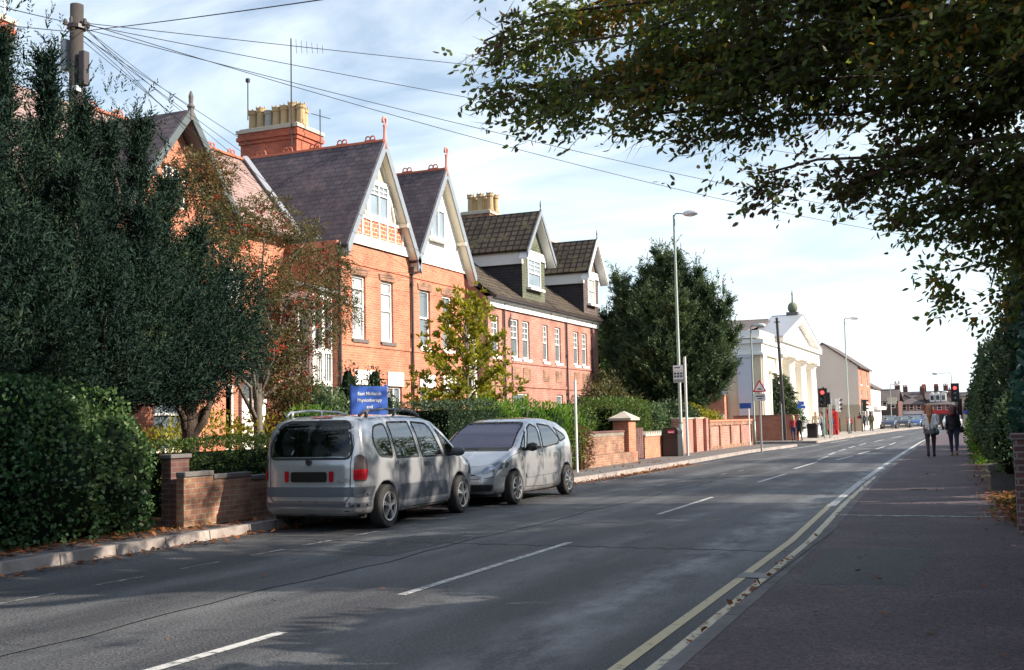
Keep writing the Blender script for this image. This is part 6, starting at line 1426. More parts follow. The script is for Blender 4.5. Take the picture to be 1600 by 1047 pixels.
wall('boundary_wall', 'brick wall across the side road corner in front of the church', [(-14.6, -10.72, 68.4, 68.7, .1, 1.62)], 'brick_orange', [(-14.62, -10.70, 68.37, 68.73, 1.62, 1.68)], 'brick_old')
wall('brick_pier', 'purple brick pier at the right edge below the laurel hedge', [(.20, 1.05, 14.15, 14.75, .1, 1.19)], 'brick_purple', [(.17, 1.08, 14.12, 14.78, 1.19, 1.26)], 'brick_purple')
wall('garden_wall', 'purple brick wall running back under the right hand hedges', [(.95, 1.15, 14.8, 26, .1, .62)], 'brick_purple')
r = thing('stone_trough', 'dark stone planting trough at the back of the right pavement', 'planter', (.2, 22.4, .12)); mb = MB(); mb.box(-.10, .42, 22.2, 22.9, .12, .54); mb.box(-.13, .45, 22.17, 22.93, .46, .56); mb.build('trough', 'dark_stone', r)
mb = MB(); mb.box(-.05, .37, 22.25, 22.85, .56, .575); mb.build('soil', 'soil', r)

# ------------------------------------------------------------------ poles, signs, bins
def lamp_post(label, x, y, H, arm=.45, adir=(1, 0), r0=.095, r1=.045, head=.62, group='street lamps', armrise=.06):
    r = thing('street_lamp', label, 'street lamp', (x, y, .12), group)
    mb = MB(); mb.tube([(x, y, .10), (x, y, 1.35)], r0, 12); mb.tube([(x, y, 1.35), (x, y, 1.42), (x, y, H-.25), (x, y, H-.05)], [r0, r0*.72, r1, r1], 10)
    mb.build('column', 'metal_green', r, smooth=True)
    d = Vector((adir[0], adir[1], 0)).normalized(); mb = MB(); a = Vector((x, y, H-.1)); b = a+d*arm+Vector((0, 0, armrise)); mb.tube([a, a+Vector((0, 0, .1))+d*.08, b], [.032, .03, .025], 8); mb.build('arm', 'metal_grey', r, smooth=True)
    c = b+d*head*.35; s = Vector((-d.y, d.x, 0))
    h = blob('lantern', lambda X, Y, Z: np.maximum(np.sqrt((((X-c.x)*d.x+(Y-c.y)*d.y)/(head*.52))**2+(((X-c.x)*s.x+(Y-c.y)*s.y)/.16)**2+((Z-c.z)/.13)**2)-1, 0*X-9)*.12, (c.x-.5, c.y-.5, c.z-.2), (c.x+.5, c.y+.5, c.z+.2), .035, 'metal_pale', r)
    mb = MB(); mb.lathe([(.10, -.12), (.13, -.06), (.13, -.02)], tuple(c), 10); mb.build('lens', 'sign_white', h)
    return r
lamp_post('tall street lamp column rising in front of the broad conifer', -11.1, 42.4, 9.55)
lamp_post('slim street lamp in front of the cream side of the church', -11.45, 58.7, 6.35, .35, r0=.07, r1=.035, head=.5)
lamp_post('pale street lamp standing before the blank rendered gable', -10.35, 90.7, 9.15, .5, r0=.09, r1=.045, head=.7)
lamp_post('distant street lamp above the parked cars at the end of the road', -9.9, 125, 4.75, .45, r0=.07, r1=.04)
lamp_post('far street lamp with a long arm reaching left, above the red light', -3.65, 120, 5.6, 1.3, (-1, 0), .06, .035)
lamp_post('farthest small street lamp low over the distant roofs', -4.1, 140, 4.1, .7, (-1, 0), .06, .035)
# telegraph pole in the yew
def telegraph_pole():
    x, y = -13.1, 13.3; r = thing('telegraph_pole', 'weathered wooden telegraph pole rising out of the big yew with wires fanning from its head', 'telegraph pole', (x, y, .1))
    mb = MB(); mb.tube([(x, y, .05), (x, y, 8.3)], [.14, .105], 12); mb.build('pole', 'wood_pole', r, smooth=True)
    for sx, z0, z1, m in ((-.19, 7.25, 7.75, 'lead'), (.19, 6.95, 7.5, 'pipe_dark')):
        mb = MB(); mb.box(x+sx-.055, x+sx+.06, y-.10, y+.03, z0, z1); mb.build('junction_box', m, r, bevel=.012)
    mb = MB(); mb.box(x+.06, x+.16, y-.16, y-.06, 6.85, 6.93); mb.build('bracket', 'metal_pale', r)
    mb = MB()
    for a in range(6): mb.lathe([(.03, 0), (.035, .06), (.02, .1)], (x+cos(a)*.17, y+sin(a)*.17, 7.95), 6)
    mb.lathe([(.15, 7.9), (.15, 7.96)], (x, y, 0), 10); mb.build('insulators', 'pipe_dark', r)
telegraph_pole()
def wires(label, ends, a=(-13.1, 13.3, 7.95), sag=.02, rad=.0065, grp=None, cat='wire', nm='overhead_wire'):
    for i, (e, lb) in enumerate(ends):
        A, B = Vector(a)+Vector((random.uniform(-.1, .1), random.uniform(-.1, .1), random.uniform(-.1, .08))), Vector(e); L = (B-A).length; pts = []
        for k in range(17): t = k/16; p = A.lerp(B, t); p.z -= (sag[i] if isinstance(sag, (list, tuple)) else sag)*L*4*t*(1-t); pts.append(p)
        org = tuple(A); mb = MB(); mb.tube(pts, rad, 4); o = mb.build(nm, 'wire', None, org); tag(o, lb, cat, grp)
wires('', [((.65, 40, 11.3), 'highest overhead wire running from the pole head into the beech leaves'), ((.54, 40, 9.1), 'second highest overhead wire crossing the sky to the beech'), ((.45, 40, 7.4), 'third overhead wire sloping across the sky above the chimney'),
           ((.42, 40, 6.95), 'lowest of the long overhead wires, passing just over the gable tops to the far right')], grp='long wires across the sky', sag=[.002, .006, .010, .017])
wires('', [((-3.92, 8.0, 5.12), 'overhead wire leaving the pole head almost level towards the top edge'), ((-10.6, 9.0, 6.5), 'upper of two overhead wires from the pole to the left edge'), ((-10.9, 9.0, 6.3), 'lower of two overhead wires from the pole to the left edge')], sag=.002, grp='short wires at the pole head')
H_ = [(-17.08, 20.95, 9.1), (-17.4, 23.4, 7.7), (-17.2, 28.2, 6.75), (-17.3, 29.3, 6.35), (-17.3, 33.0, 6.4), (-17.2, 28.3, 6.2), (-17.2, 39.0, 6.3)]
wires('', [(p, l) for p, l in zip(H_, ['service wire ending at the dark bargeboarded gable above the yew', 'service wire crossing the pinkish slate roof', 'upper service wire to the corner of the half timbered house', 'service wire ending above the left upper window of the half timbered house', 'service wire reaching the wall under the white rendered gable', 'lower service wire to the corner of the half timbered house', 'longest service wire, running on to the dormered houses'])], sag=.004, grp='service wires to the houses')
wires('', [((-17.25, 32.5, 6.5), 'slack service wire looping low across the half timbered house wall')], a=(-17.3, 28.2, 6.1), sag=-.0, grp='service wires to the houses')
# grey bus flag, bare poles, hump sign
r = thing('bus_stop', 'white bus stop flag clamped to the tall lamp column', 'bus stop', (-11.1, 42.3, 2.9)); mb = MB(); mb.box(-11.29, -10.90, 42.24, 42.27, 2.93, 3.60); mb.build('flag', 'sign_white', r)
mb = MB(); mb.box(-11.24, -11.02, 42.227, 42.238, 3.49, 3.53); mb.box(-11.27, -10.92, 42.227, 42.238, 3.38, 3.385)
for i in range(3):
    for j in range(2): mb.box(-11.26+i*.12, -11.17+i*.12, 42.227, 42.238, 3.13+j*.11, 3.21+j*.11)
mb.build('lettering', 'barge_dark', r); mb = MB(); mb.box(-11.28, -10.91, 42.228, 42.238, 2.94, 3.06); mb.build('band', 'metal_green', r)
def post(label, x, y, H, rad=.038, mat='metal_pale', nm='metal_post'):
    mb = MB(); mb.tube([(x, y, .1), (x, y, H)], rad, 10); o = mb.build(nm, mat, None, (x, y, .12), smooth=False); tag(o, label, 'post')
post('bare pale metal post close beside the lamp column and bus flag', -10.82, 42.25, 3.92, .05)
post('thin white metal post at the rear of the second parked car', -10.60, 29.2, 2.66, .035, 'sign_white')
post('short grey post at the corner wall beside the dark telegraph pole', -11.55, 67.6, 2.3, .035, 'metal_grey')
def hump_sign():
    x, y = -8.80, 46.4; r = thing('road_sign', 'red bordered triangular hump warning sign with a plate below on a grey post', 'road sign', (x, y, .12))
    mb = MB(); mb.tube([(x, y+.04, .1), (x, y+.04, 3.0)], .04, 10); mb.build('post', 'metal_grey', r)
    c = (x+.02, 2.74); T = lambda s: [(c[0]-s*.58, c[1]-s*.33), (c[0]+s*.58, c[1]-s*.33), (c[0], c[1]+s*.67)]
    mb = MB(); mb.prism(rounded(T(.52), .06), 1, y-.012, y-.004); f = mb.build('triangle', 'sign_red', r)
    mb = MB(); mb.prism(rounded(T(.36), .04), 1, y-.017, y-.0125); mb.build('face', 'sign_white', f)
    mb = MB(); mb.prism([(c[0]-.13, c[1]-.07)]+[(c[0]-.12+i*.02, c[1]-.07+.055*sin(pi*i/12)) for i in range(13)]+[(c[0]+.13, c[1]-.07)], 1, y-.021, y-.0175); mb.build('symbol', 'plate_black', f)
    mb = MB(); mb.box(x-.23, x+.26, y-.014, y-.004, 2.20, 2.50); p = mb.build('plate', 'metal_pale', r)
    mb = MB(); mb.box(x-.14, x+.18, y-.018, y-.0145, 2.37, 2.42); mb.box(x-.08, x+.12, y-.018, y-.0145, 2.28, 2.32); mb.build('lettering', 'barge_dark', p)
hump_sign()
def bin_(label, x, y, w, h, lab=True, seedy=0):
    r = thing('litter_bin', label, 'litter bin', (x, y, .12)); mb = MB(); z = .12
    mb.box(x-w/2, x+w/2, y-w/2, y+w/2, z, z+h*.82); mb.box(x-w/2-.02, x+w/2+.02, y-w/2-.02, y+w/2+.02, z+h*.78, z+h*.84); mb.build('body', 'black_plastic', r, bevel=.02)
    mb = MB(); mb.box(x-w/2-.02, x+w/2+.02, y-w/2-.02, y+w/2+.02, z+h*.84, z+h*.9)
    mb.prism([(x-w/2, z+h*.9), (x+w/2, z+h*.9), (x+w*.4, z+h), (x-w*.4, z+h)], 1, y-w/2, y+w/2); mb.build('hood', 'black_plastic', r)
    mb = MB(); mb.box(x-w*.35, x+w*.35, y-w/2-.024, y-w/2-.02, z+h*.62, z+h*.74); mb.build('aperture', 'plate_black', r)
    if lab:
        mb = MB(); mb.box(x-w*.12, x+w*.3, y-w/2-.03, y-w/2-.0245, z+h*.80, z+h*.93); p = mb.build('label', 'sign_red', r); mb = MB(); mb.box(x-w*.09, x+w*.27, y-w/2-.034, y-w/2-.0305, z+h*.83, z+h*.87); mb.build('lettering', 'sign_white', p)
bin_('black square litter bin with a red label against the notched wall', -11.35, 42.0, .62, 1.08)
bin_('black litter bin by the waiting people near the crossing', -11.0, 76.0, .66, .95, False)
# clinic sign
def clinic():
    r = thing('clinic_sign', 'blue board reading East Midlands Physiotherapy and, above the people carrier roof', 'sign', (-11.6, 19.2, .1)); d = Vector((.62, .78, 0)).normalized(); n = Vector((d.y, -d.x, 0))
    c = Vector((-11.42, 19.42, 1.90)); w, h = .36, .40
    mb = MB(); P = [c-d*w-Vector((0, 0, h)), c+d*w-Vector((0, 0, h)), c+d*w+Vector((0, 0, h)), c-d*w+Vector((0, 0, h))]
    vs = [p+n*.03 for p in P]+[p-n*.03 for p in P]; mb.add(vs, [(0, 1, 2, 3), (7, 6, 5, 4), (0, 4, 5, 1), (1, 5, 6, 2), (2, 6, 7, 3), (3, 7, 4, 0)]); b = mb.build('board', 'sign_blue', r)
    mb = MB()
    for s in (-1, 1): mb.tube([tuple(c+d*s*w*1.02-Vector((0, 0, 1.9))), tuple(c+d*s*w*1.02+Vector((0, 0, h+.03)))], .03, 8)
    mb.build('post', 'sign_blue', r)
    f = c+n*.034
    for t, z, s in (('East Midlands', .25, .092), ('Physiotherapy', .12, .092), ('and', -.01, .092)): text_part(b, 'lettering', t, s, 'sign_white', f+Vector((0, 0, z)), d, (0, 0, 1), bold=.002)
clinic()
def small_sign(label, x, y, H, plates, pm='green_paint'):
    r = thing('direction_sign', label, 'sign', (x, y, .12)); mb = MB(); mb.tube([(x, y, .1), (x, y, H)], .035, 8); mb.build('post', pm, r)
    for (a, b, c, d) in plates: mb = MB(); mb.box(x+a, x+b, y-.06, y-.04, c, d); mb.build('plate', 'sign_blue', r)
small_sign('pair of small blue plates on a green post before the church columns', -11.12, 72, 2.4, [(-.12, .24, 2.25, 2.48), (-.2, .32, 2.05, 2.22)])
small_sign('blue plate on a pale post at the end of the panelled wall', -11.5, 57.6, 2.2, [(-.45, .15, 2.0, 2.28)], 'sign_white')
# dark telegraph pole by the small conifer
r = thing('telegraph_pole', 'dark leaning telegraph pole in front of the church and small conifer', 'telegraph pole', (-11.55, 66.0, .1)); mb = MB(); mb.tube([(-11.45, 68.0, .1), (-11.68, 68.0, 7.5)], [.11, .08], 8); mb.build('pole', 'pipe_dark', r); mb = MB(); mb.box(-11.85, -11.5, 67.9, 67.96, 7.2, 7.26); mb.build('bracket', 'pipe_dark', r)
# traffic lights
def glow(name, c, s):
    m = bpy.data.materials.new(name); m.use_nodes = True; nt = m.node_tree; nt.nodes.clear(); o = nt.nodes.new('ShaderNodeOutputMaterial'); e = nt.nodes.new('ShaderNodeEmission'); e.inputs[0].default_value = rgb(c); e.inputs[1].default_value = s; nt.links.new(e.outputs[0], o.inputs[0]); M[name] = m
glow('signal_red', (1, .03, .03), 4.0)
def traffic_light(label, x, y, zt, s=1.0, lit=True, face=-1, board=True, pole_x=0, side=False, hm='black_plastic'):
    """signal head facing -Y (towards us), +Y, or sideways"""
    r = thing('traffic_light', label, 'traffic light', (x, y, .12), 'traffic lights'); w, h = .30*s, .95*s; z0 = zt-h
    mb = MB(); mb.tube([(x+pole_x, y+.12, .1), (x+pole_x, y+.12, zt+.05)], .055, 8); mb.build('pole', 'metal_grey', r)
    hb = MB()
    if side: hb.box(x-.02, x+.28*s, y-w/2, y+w/2, z0, zt)
    else: hb.box(x-w/2, x+w/2, y-.10, y+.10, z0, zt)
    hd = hb.build('head', hm, r)
    if board and not side:
        b = MB(); b.box(x-w*.85, x+w*.85, y+.0, y+.02, z0-.08, zt+.1); b.build('backing_board', 'black_plastic', r)
    for i in range(3):
        zc = zt-h*(i+.5)/3; rr = .105*s; yf = y+face*.102
        if side: cpos = (x+.285*s, y, zc); mb = MB(); mb.lathe([(rr, 0), (rr*.7, .01)], cpos, 14, ax=0)
        else: mb = MB(); mb.lathe([(rr, 0), (rr*.7, face*.012)], (x, yf, zc), 14, ax=1)
        mb.build('lamp', 'signal_red' if (i == 0 and lit) else 'pane_dark', hd, recalc=False)
        v = MB(); N = 9
        for k in range(N-1):
            a, b = pi*k/(N-1), pi*(k+1)/(N-1); q = [(x+cos(t)*rr*1.15, zc+sin(t)*rr*1.15) for t in (a, b)]
            if side: v.quad((x+.28*s, y+cos(a)*rr*1.15, q[0][1]), (x+.28*s, y+cos(b)*rr*1.15, q[1][1]), (x+.46*s, y+cos(b)*rr*1.15, q[1][1]), (x+.46*s, y+cos(a)*rr*1.15, q[0][1]))
            else: v.quad((q[0][0], y+face*.1, q[0][1]), (q[1][0], y+face*.1, q[1][1]), (q[1][0], y+face*.28*s, q[1][1]), (q[0][0], y+face*.28*s, q[0][1]))
        v.build('visor', 'black_plastic', hd)
    return r
t = traffic_light('traffic light showing red beside the church columns', -10.0, 74.0, 3.22, 1.1)
q = MB(); q.lathe([(.06, 3.28), (.07, 3.33), (.05, 3.42)], (-9.95, 74.1, 0), 8); q.build('sensor', 'black_plastic', t)
traffic_light('second traffic light head turned away just right of the red one', -9.72, 74.5, 3.05, .8, False, 1, False)
traffic_light('traffic light with pale back seen sideways against the rendered gable', -9.95, 80.0, 2.72, .95, False, side=True, pole_x=-.35, hm='sign_white')
traffic_light('dark traffic light outlined against the cream shop front', -10.72, 105, 2.95, 1.1, False, side=True, pole_x=-.12)
traffic_light('bright red traffic light above the woman in black on the right', -1.46, 52, 2.72, .66, True)
# ------------------------------------------------------------------ church with columned front
def church():
    X = -13.0; r = thing('church', 'white and cream classical church with four columns and a pediment topped by a ball finial', 'church', (X-6, 80, .1))
    Y0 = 70.0; Yp = 76.2; Y1 = 94.2; XP = X+.12; XW = X-.9
    w = MB(); w.box(X-26, X-.1, Y0, Yp, .1, 5.75); w.box(X-26, X-2.2, Yp, Y1-.5, .1, 6.2); w.box(X-26, X-.3, Y0+.2, Yp, 6.4, 6.9)
    w.build('wall', 'stucco_cream', r)
    # entablature, frieze and parapet
    e = MB(); e.box(X-26, X+.0, Y0-.12, Yp, 5.55, 6.15); e.box(X-26, X+.14, Y0-.28, Yp, 6.15, 6.40); e.box(X-1.5, X-.1, Y0-.05, Yp-1.2, 6.5, 6.98); e.box(X-26, X+.08, Y0-.2, Yp-.001, 5.42, 5.56)
    e.build('entablature', 'stucco_white', r)
    b = MB(); b.box(X-26, X-1.5, Y0+.05, Y0+.3, 6.9, 6.98); b.build('parapet_coping', 'lead', r)
    # pilasters on the side and front wing
    for x0 in (X-1.55, X-5.4, X-9.5, X-13.5):
        p = MB(); p.box(x0, x0+.95, Y0-.14, Y0+.02, .1, 5.3); p.box(x0-.08, x0+1.03, Y0-.2, Y0+.02, 5.28, 5.44); p.box(x0-.06, x0+1.01, Y0-.2, Y0+.02, .1, .6); p.build('pilaster', 'stucco_shaded', r)
    for y0 in (Y0+.15, Yp-1.3):
        p = MB(); p.box(X-.12, X+.02, y0, y0+1.0, .1, 5.3); p.box(X-.12, X+.06, y0-.07, y0+1.07, 5.28, 5.44); p.build('pilaster', 'stucco_white', r)
    # windows: side and front wing
    for x0 in (X-3.9, X-7.8, X-11.8):
        win_y(r, Y0, x0, x0+1.25, 2.6, 4.0, 'pane_dark', 'stucco_white', dep=-.02)
    f = MB()
    for x0 in (X-3.9,): f.box(x0-.3, x0+1.55, Y0-.12, Y0+.02, 4.1, 4.7); f.box(x0-.3, x0-.04, Y0-.1, Y0+.02, 2.4, 4.1); f.box(x0+1.29, x0+1.55, Y0-.1, Y0+.02, 2.4, 4.1)
    f.build('window_surround', 'stucco_shaded', r)
    ww = win(r, X+.03, Y0+3.0, Y0+4.4, .9, 4.1, 'sash', 'pane_mid', sill='stucco_white'); f = MB(); f.box(X-.12, X+.12, Y0+2.5, Y0+4.9, 4.4, 4.6); f.box(X-.12, X+.0, Y0+2.7, Y0+2.98, .6, 4.4); f.box(X-.12, X+.0, Y0+4.42, Y0+4.7, .6, 4.4); f.build('window_surround', 'stucco_white', r)
    # portico: columns stand forward, entablature and pediment
    ya, yb = Yp-.0, Y1
    c = MB(); c.box(X-2.2, XP+.35, ya, yb, .1, .35); c.box(X-2.2, XP+.1, ya+.3, yb-.3, .35, .6); c.build('steps', 'stucco_white', r)
    for i in range(4):
        y = ya+1.1+i*(yb-ya-2.2)/3; c = MB(); R = .50
        for k in range(1): pass
        prof = [(R*1.25, .6), (R*1.25, .75), (R*1.05, .8), (R*1.12, .9), (R, .95), (R*.98, 2.5), (R*.86, 5.35), (R*.95, 5.4), (R*1.02, 5.5), (R*1.2, 5.62)]
        c.lathe(prof, (XP-.6, y, 0), 20); c.box(XP-.6-R*1.35, XP-.6+R*1.35, y-R*1.35, y+R*1.35, 5.62, 5.78); c.build('column', 'stucco_white', r, smooth=False)
    e = MB(); e.box(X-2.2, XP, ya, yb, 5.78, 6.6); e.box(X-2.2, XP+.22, ya-.22, yb+.22, 6.6, 6.85); e.box(X-2.2, XP+.03, ya-.03, yb+.03, 6.1, 6.16); e.build('portico_entablature', 'stucco_white', r)
    yc = (ya+yb)/2-.3; za = 9.0
    t = MB(); t.prism([(ya+.2, 6.85), (yb-.2, 6.85), (yc, za-.45)], 0, X-1.0, XP-.25); t.build('tympanum', 'stucco_white', r)
    k = MB(); h = (yb-ya)/2+.3
    for s in (-1, 1): k.prism([(yc+s*h, 6.85), (yc, za), (yc, za-.42), (yc+s*(h-1.3), 6.85)], 0, XP-.24, XP+.25)
    k.build('raking_cornice', 'stucco_white', r)
    f = MB(); f.slab((XP+.28, ya-.6, 6.85), (XP+.28, yc, za+.06), (X-1.9, yc, za+.06), (X-1.9, ya-.6, 6.85), -.1); f.slab((XP+.28, yb+.3, 6.85), (X-1.9, yb+.3, 6.85), (X-1.9, yc, za+.06), (XP+.28, yc, za+.06), -.1); f.build('portico_roof', 'lead', r)
    f = MB(); f.slab((X-1.6, Y0+1.5, 6.9), (X-1.6, yc, 8.85), (X-26, yc, 8.85), (X-26, Y0+1.5, 6.9), -.1); f.slab((X-1.6, Y1, 6.9), (X-26, Y1, 6.9), (X-26, yc, 8.85), (X-1.6, yc, 8.85), -.1); f.build('roof', 'slate_far', r)
    g = MB(); x = XP-.5; g.box(x-.42, x+.42, yc-.45, yc+.45, za-.3, za+.32); b = g.build('pedestal', 'dark_stone', r)
    g = MB(); g.lathe([(.1, 0), (.2, .03), (.33, .15), (.38, .36), (.33, .58), (.2, .72), (.08, .78), (.06, .95), (.04, 1.5), (.01, 1.72)], (x, yc, za+.30), 14); g.box(x-.04, x+.04, yc-.24, yc+.24, za+1.65, za+1.73); g.build('ball_finial', 'church_ball', r, smooth=True)
flat('church_ball', (.14, .155, .10), .8, var=.2); church()

# ------------------------------------------------------------------ rendered end gable and the parade beyond
def gable_block(name, label, X, y0, y1, ze, zr, depth, end_mat, front_mat, roof, ops, ground=None, band=None, back_ridge=None):
    r = thing(name, label, 'building', (X-depth/2, (y0+y1)/2, .1)); xr_ = X-(back_ridge or depth/2); w = MB()
    wall_x(w, X, y0, y1, .1, ze, ops); w.build('front_wall', front_mat, r)
    w = MB(); w.add([(X, y0, .1), (X, y0, ze), (xr_, y0, zr), (X-depth, y0, ze), (X-depth, y0, .1)], [(4, 0, 1, 2, 3)]); w.add([(X, y1, .1), (X, y1, ze), (xr_, y1, zr), (X-depth, y1, ze), (X-depth, y1, .1)], [(0, 4, 3, 2, 1)])
    w.quad((X-depth, y0, .1), (X-depth, y0, ze), (X-depth, y1, ze), (X-depth, y1, .1)); w.build('end_wall', end_mat, r)
    q = MB(); q.slab((X+.3, y0-.15, ze-.05), (X+.3, y1+.1, ze-.05), (xr_, y1+.1, zr+.12), (xr_, y0-.15, zr+.12), .12); q.slab((xr_, y0-.15, zr+.12), (xr_, y1+.1, zr+.12), (X-depth-.3, y1+.1, ze-.05), (X-depth-.3, y0-.15, ze-.05), .12); q.build('roof', roof, r)
    for o in ops: win(r, X, *o, 'sash', 'pane_curtain', sill='white_paint')
    return r
r = gable_block('rendered_house', 'tall house with a blank pinkish rendered gable end and orange brick front', -12.0, 114.6, 126.0, 6.35, 8.75, 6.8, 'pink_render', 'brick_far', 'slate_far',
    [(116.2, 117.4, 4.6, 6.0), (122.0, 123.2, 4.6, 6.0), (116.2, 117.4, 2.8, 4.1), (122.0, 123.2, 2.8, 4.1)], back_ridge=3.3)
q = MB(); q.box(-16.5, -11.95, 114.45, 114.58, .1, 2.6); q.build('lower_render', 'brown_render', r)
q = MB(); q.box(-12.05, -11.75, 114.7, 126, .1, 2.45); s = q.build('shopfront', 'shop_cream', r)
for y in (115.3, 117.6, 120.4, 123.0):
    q = MB(); q.box(-11.76, -11.72, y, y+1.7, .5, 2.0); q.build('shop_window', 'pane_mid', s)
r = gable_block('white_house', 'narrow white painted house beyond the rendered gable', -12.0, 126.3, 137.5, 4.6, 6.9, 8, 'white_render', 'white_render', 'slate_far', [(128, 129.2, 2.7, 4.0), (131.5, 132.7, 2.7, 4.0), (135, 136.2, 2.7, 4.0)], back_ridge=4)
q = MB(); q.box(-12.0, -11.4, 126.6, 137.2, 2.15, 2.5); q.build('shop_fascia', 'sign_white', r)
def chim(parent, x, y, z0, z1, w=.5, n=3):
    s = MB(); s.box(x-w, x+w, y-w*.7, y+w*.7, z0, z1); c = s.build('chimney', 'brick_dark', parent)
    for i in range(n): p = MB(); px = x-w*.7+i*w*1.4/max(1, n-1); p.lathe([(.09, 0), (.07, .26), (.09, .3)], (px, y, z1), 6); p.build('chimney_pot', 'terracotta', c)
def facing_block(name, label, x0, x1, Y, ze, zr, mat, roof, wins, hipped=False, depth=8, shop=None, dormers=(), chims=()):
    """building whose long front faces us (-Y)"""
    r = thing(name, label, 'building', ((x0+x1)/2, Y+depth/2, .1)); w = MB(); w.box(x0, x1, Y, Y+depth, .1, ze); w.build('wall', mat, r)
    q = MB(); yr = Y+depth/2; e = (depth/2 if hipped else 0)*.7
    q.slab((x0-.2, Y-.25, ze), (x1+.2, Y-.25, ze), (x1-e, yr, zr), (x0+e, yr, zr), .1); q.slab((x0+e, yr, zr), (x1-e, yr, zr), (x1+.2, Y+depth+.2, ze), (x0-.2, Y+depth+.2, ze), .1)
    if hipped: q.add([(x0-.2, Y-.25, ze), (x0+e, yr, zr), (x0-.2, Y+depth+.2, ze)], [(0, 1, 2)]); q.add([(x1+.2, Y-.25, ze), (x1+.2, Y+depth+.2, ze), (x1-e, yr, zr)], [(0, 1, 2)])
    q.build('roof', roof, r)
    for (a, b, c, d) in wins: win_y(r, Y, a, b, c, d, 'pane_mid', dep=-.02)
    if shop:
        s = MB(); s.box(x0+.05, x1-.05, Y-.35, Y-.01, 1.55, 2.0); s.build('shop_fascia', shop, r)
        n = max(1, int((x1-x0)/1.5))
        for i in range(n): s = MB(); a = x0+.15+(x1-x0-.3)*i/n; s.box(a, a+(x1-x0-.3)/n-.15, Y-.1, Y-.01, .3, 1.5); s.build('shop_window', ('pane_curtain', 'pane_dark')[i % 2], r)
    for dx in dormers:
        t = .45; z = ze+(zr-ze)*t; yy = Y-.25+(depth/2+.25)*t; d = MB(); d.box(dx-.3, dx+.3, yy-.7, yy+.6, z-.15, z+.75); d.prism([(dx-.38, z+.75), (dx+.38, z+.75), (dx, z+1.15)], 1, yy-.75, yy+1.2); dd = d.build('dormer', 'white_paint', r)
        p = MB(); p.box(dx-.2, dx+.2, yy-.73, yy-.7, z+.05, z+.65); p.build('pane', 'pane_dark', dd)
    for (cx, n) in chims: chim(r, cx, yr, zr-.5, zr+.75, .32, n)
    return r
W = lambda xs, z0, z1, w=.55: [(x, x+w, z0, z1) for x in xs]
facing_block('shop_building', 'dark timber gabled pub with a hanging cream sign at the bend', -13.4, -11.0, 150, 3.3, 4.9, 'brick_dark', 'slate_far', W((-12.9, -11.9), 2.4, 3.2), shop='pipe_dark', chims=((-11.3, 2),))
facing_block('terraced_shop', 'orange brick shop with a hipped slate roof facing up the road', -11.6, -8.3, 158, 2.9, 4.3, 'brick_far', 'slate_far', W((-11.1, -10.2, -9.3), 2.1, 2.85), True, shop='sign_white', chims=((-8.7, 4),))
facing_block('terraced_shop', 'orange brick shop with white dormers and a red fascia', -8.2, -4.6, 157, 2.75, 4.0, 'brick_far', 'slate_far', W((-7.7, -6.7, -5.7), 2.05, 2.7), True, shop='sign_red', dormers=(-7.3, -6.6, -5.9), chims=((-5.2, 3),))
facing_block('terraced_house', 'tall red brick block behind the shops with a row of chimneys', -12.5, -5.2, 172, 3.6, 4.9, 'brick_dark', 'slate_far', W((-11, -8, -6), 3.0, 4.0), chims=((-11.8, 3), (-9.2, 5), (-7.5, 4), (-6.2, 3)))
facing_block('office_block', 'long low dark roofed block on the skyline behind the walkers', -5.6, 3.5, 176, 3.6, 4.7, 'brick_dark', 'tile_hung_dark', W((-4, -2, 0), 2.5, 3.4, .8), chims=((-1.0, 3),))
facing_block('office_block', 'grey flat fronted building with a pale end beyond the office roof', -3.9, -1.2, 168, 4.0, 4.2, 'pebbledash', 'slate_far', W((-3.4, -2.4), 3.0, 3.7), shop='sign_blue')
facing_block('terraced_house', 'red brick house glimpsed between the two walkers', -2.0, 2.6, 150, 3.0, 4.4, 'brick_dark', 'slate_far', W((-1.6, -.6, .5), 1.9, 2.7), chims=((0.2, 3),), shop='pipe_dark')
r = thing('hanging_sign', 'cream painted hanging pub sign on the dark pub', 'sign', (-11.2, 149, 3)); q = MB(); q.box(-12.2, -11.1, 148.9, 149.0, 2.9, 3.75); q.build('panel', 'cream_render', r); q = MB(); q.box(-11.25, -11.15, 148.9, 150, 3.75, 3.82); q.build('bracket', 'pipe_dark', r)
# side street houses seen between the conifer and the church
r = thing('brick_cottage', 'orange brick cottage just visible between the broad conifer and the church', 'house', (-18.5, 74, .1)); w = MB(); w.box(-22, -15.25, 69.0, 69.9, .1, 3.0); w.build('wall', 'brick_orange', r)
q = MB(); q.box(-15.9, -15.3, 68.9, 69.0, 1.5, 1.75); q.build('sign_board', 'sign_white', r)
facing_block('terraced_house', 'red brick house hidden behind the conifer skirts', -26, -18.5, 76, 5.0, 7.4, 'brick_old', 'slate_far', W((-25, -22, -20), 3.2, 4.5, 1.0), chims=((-22, 4),))
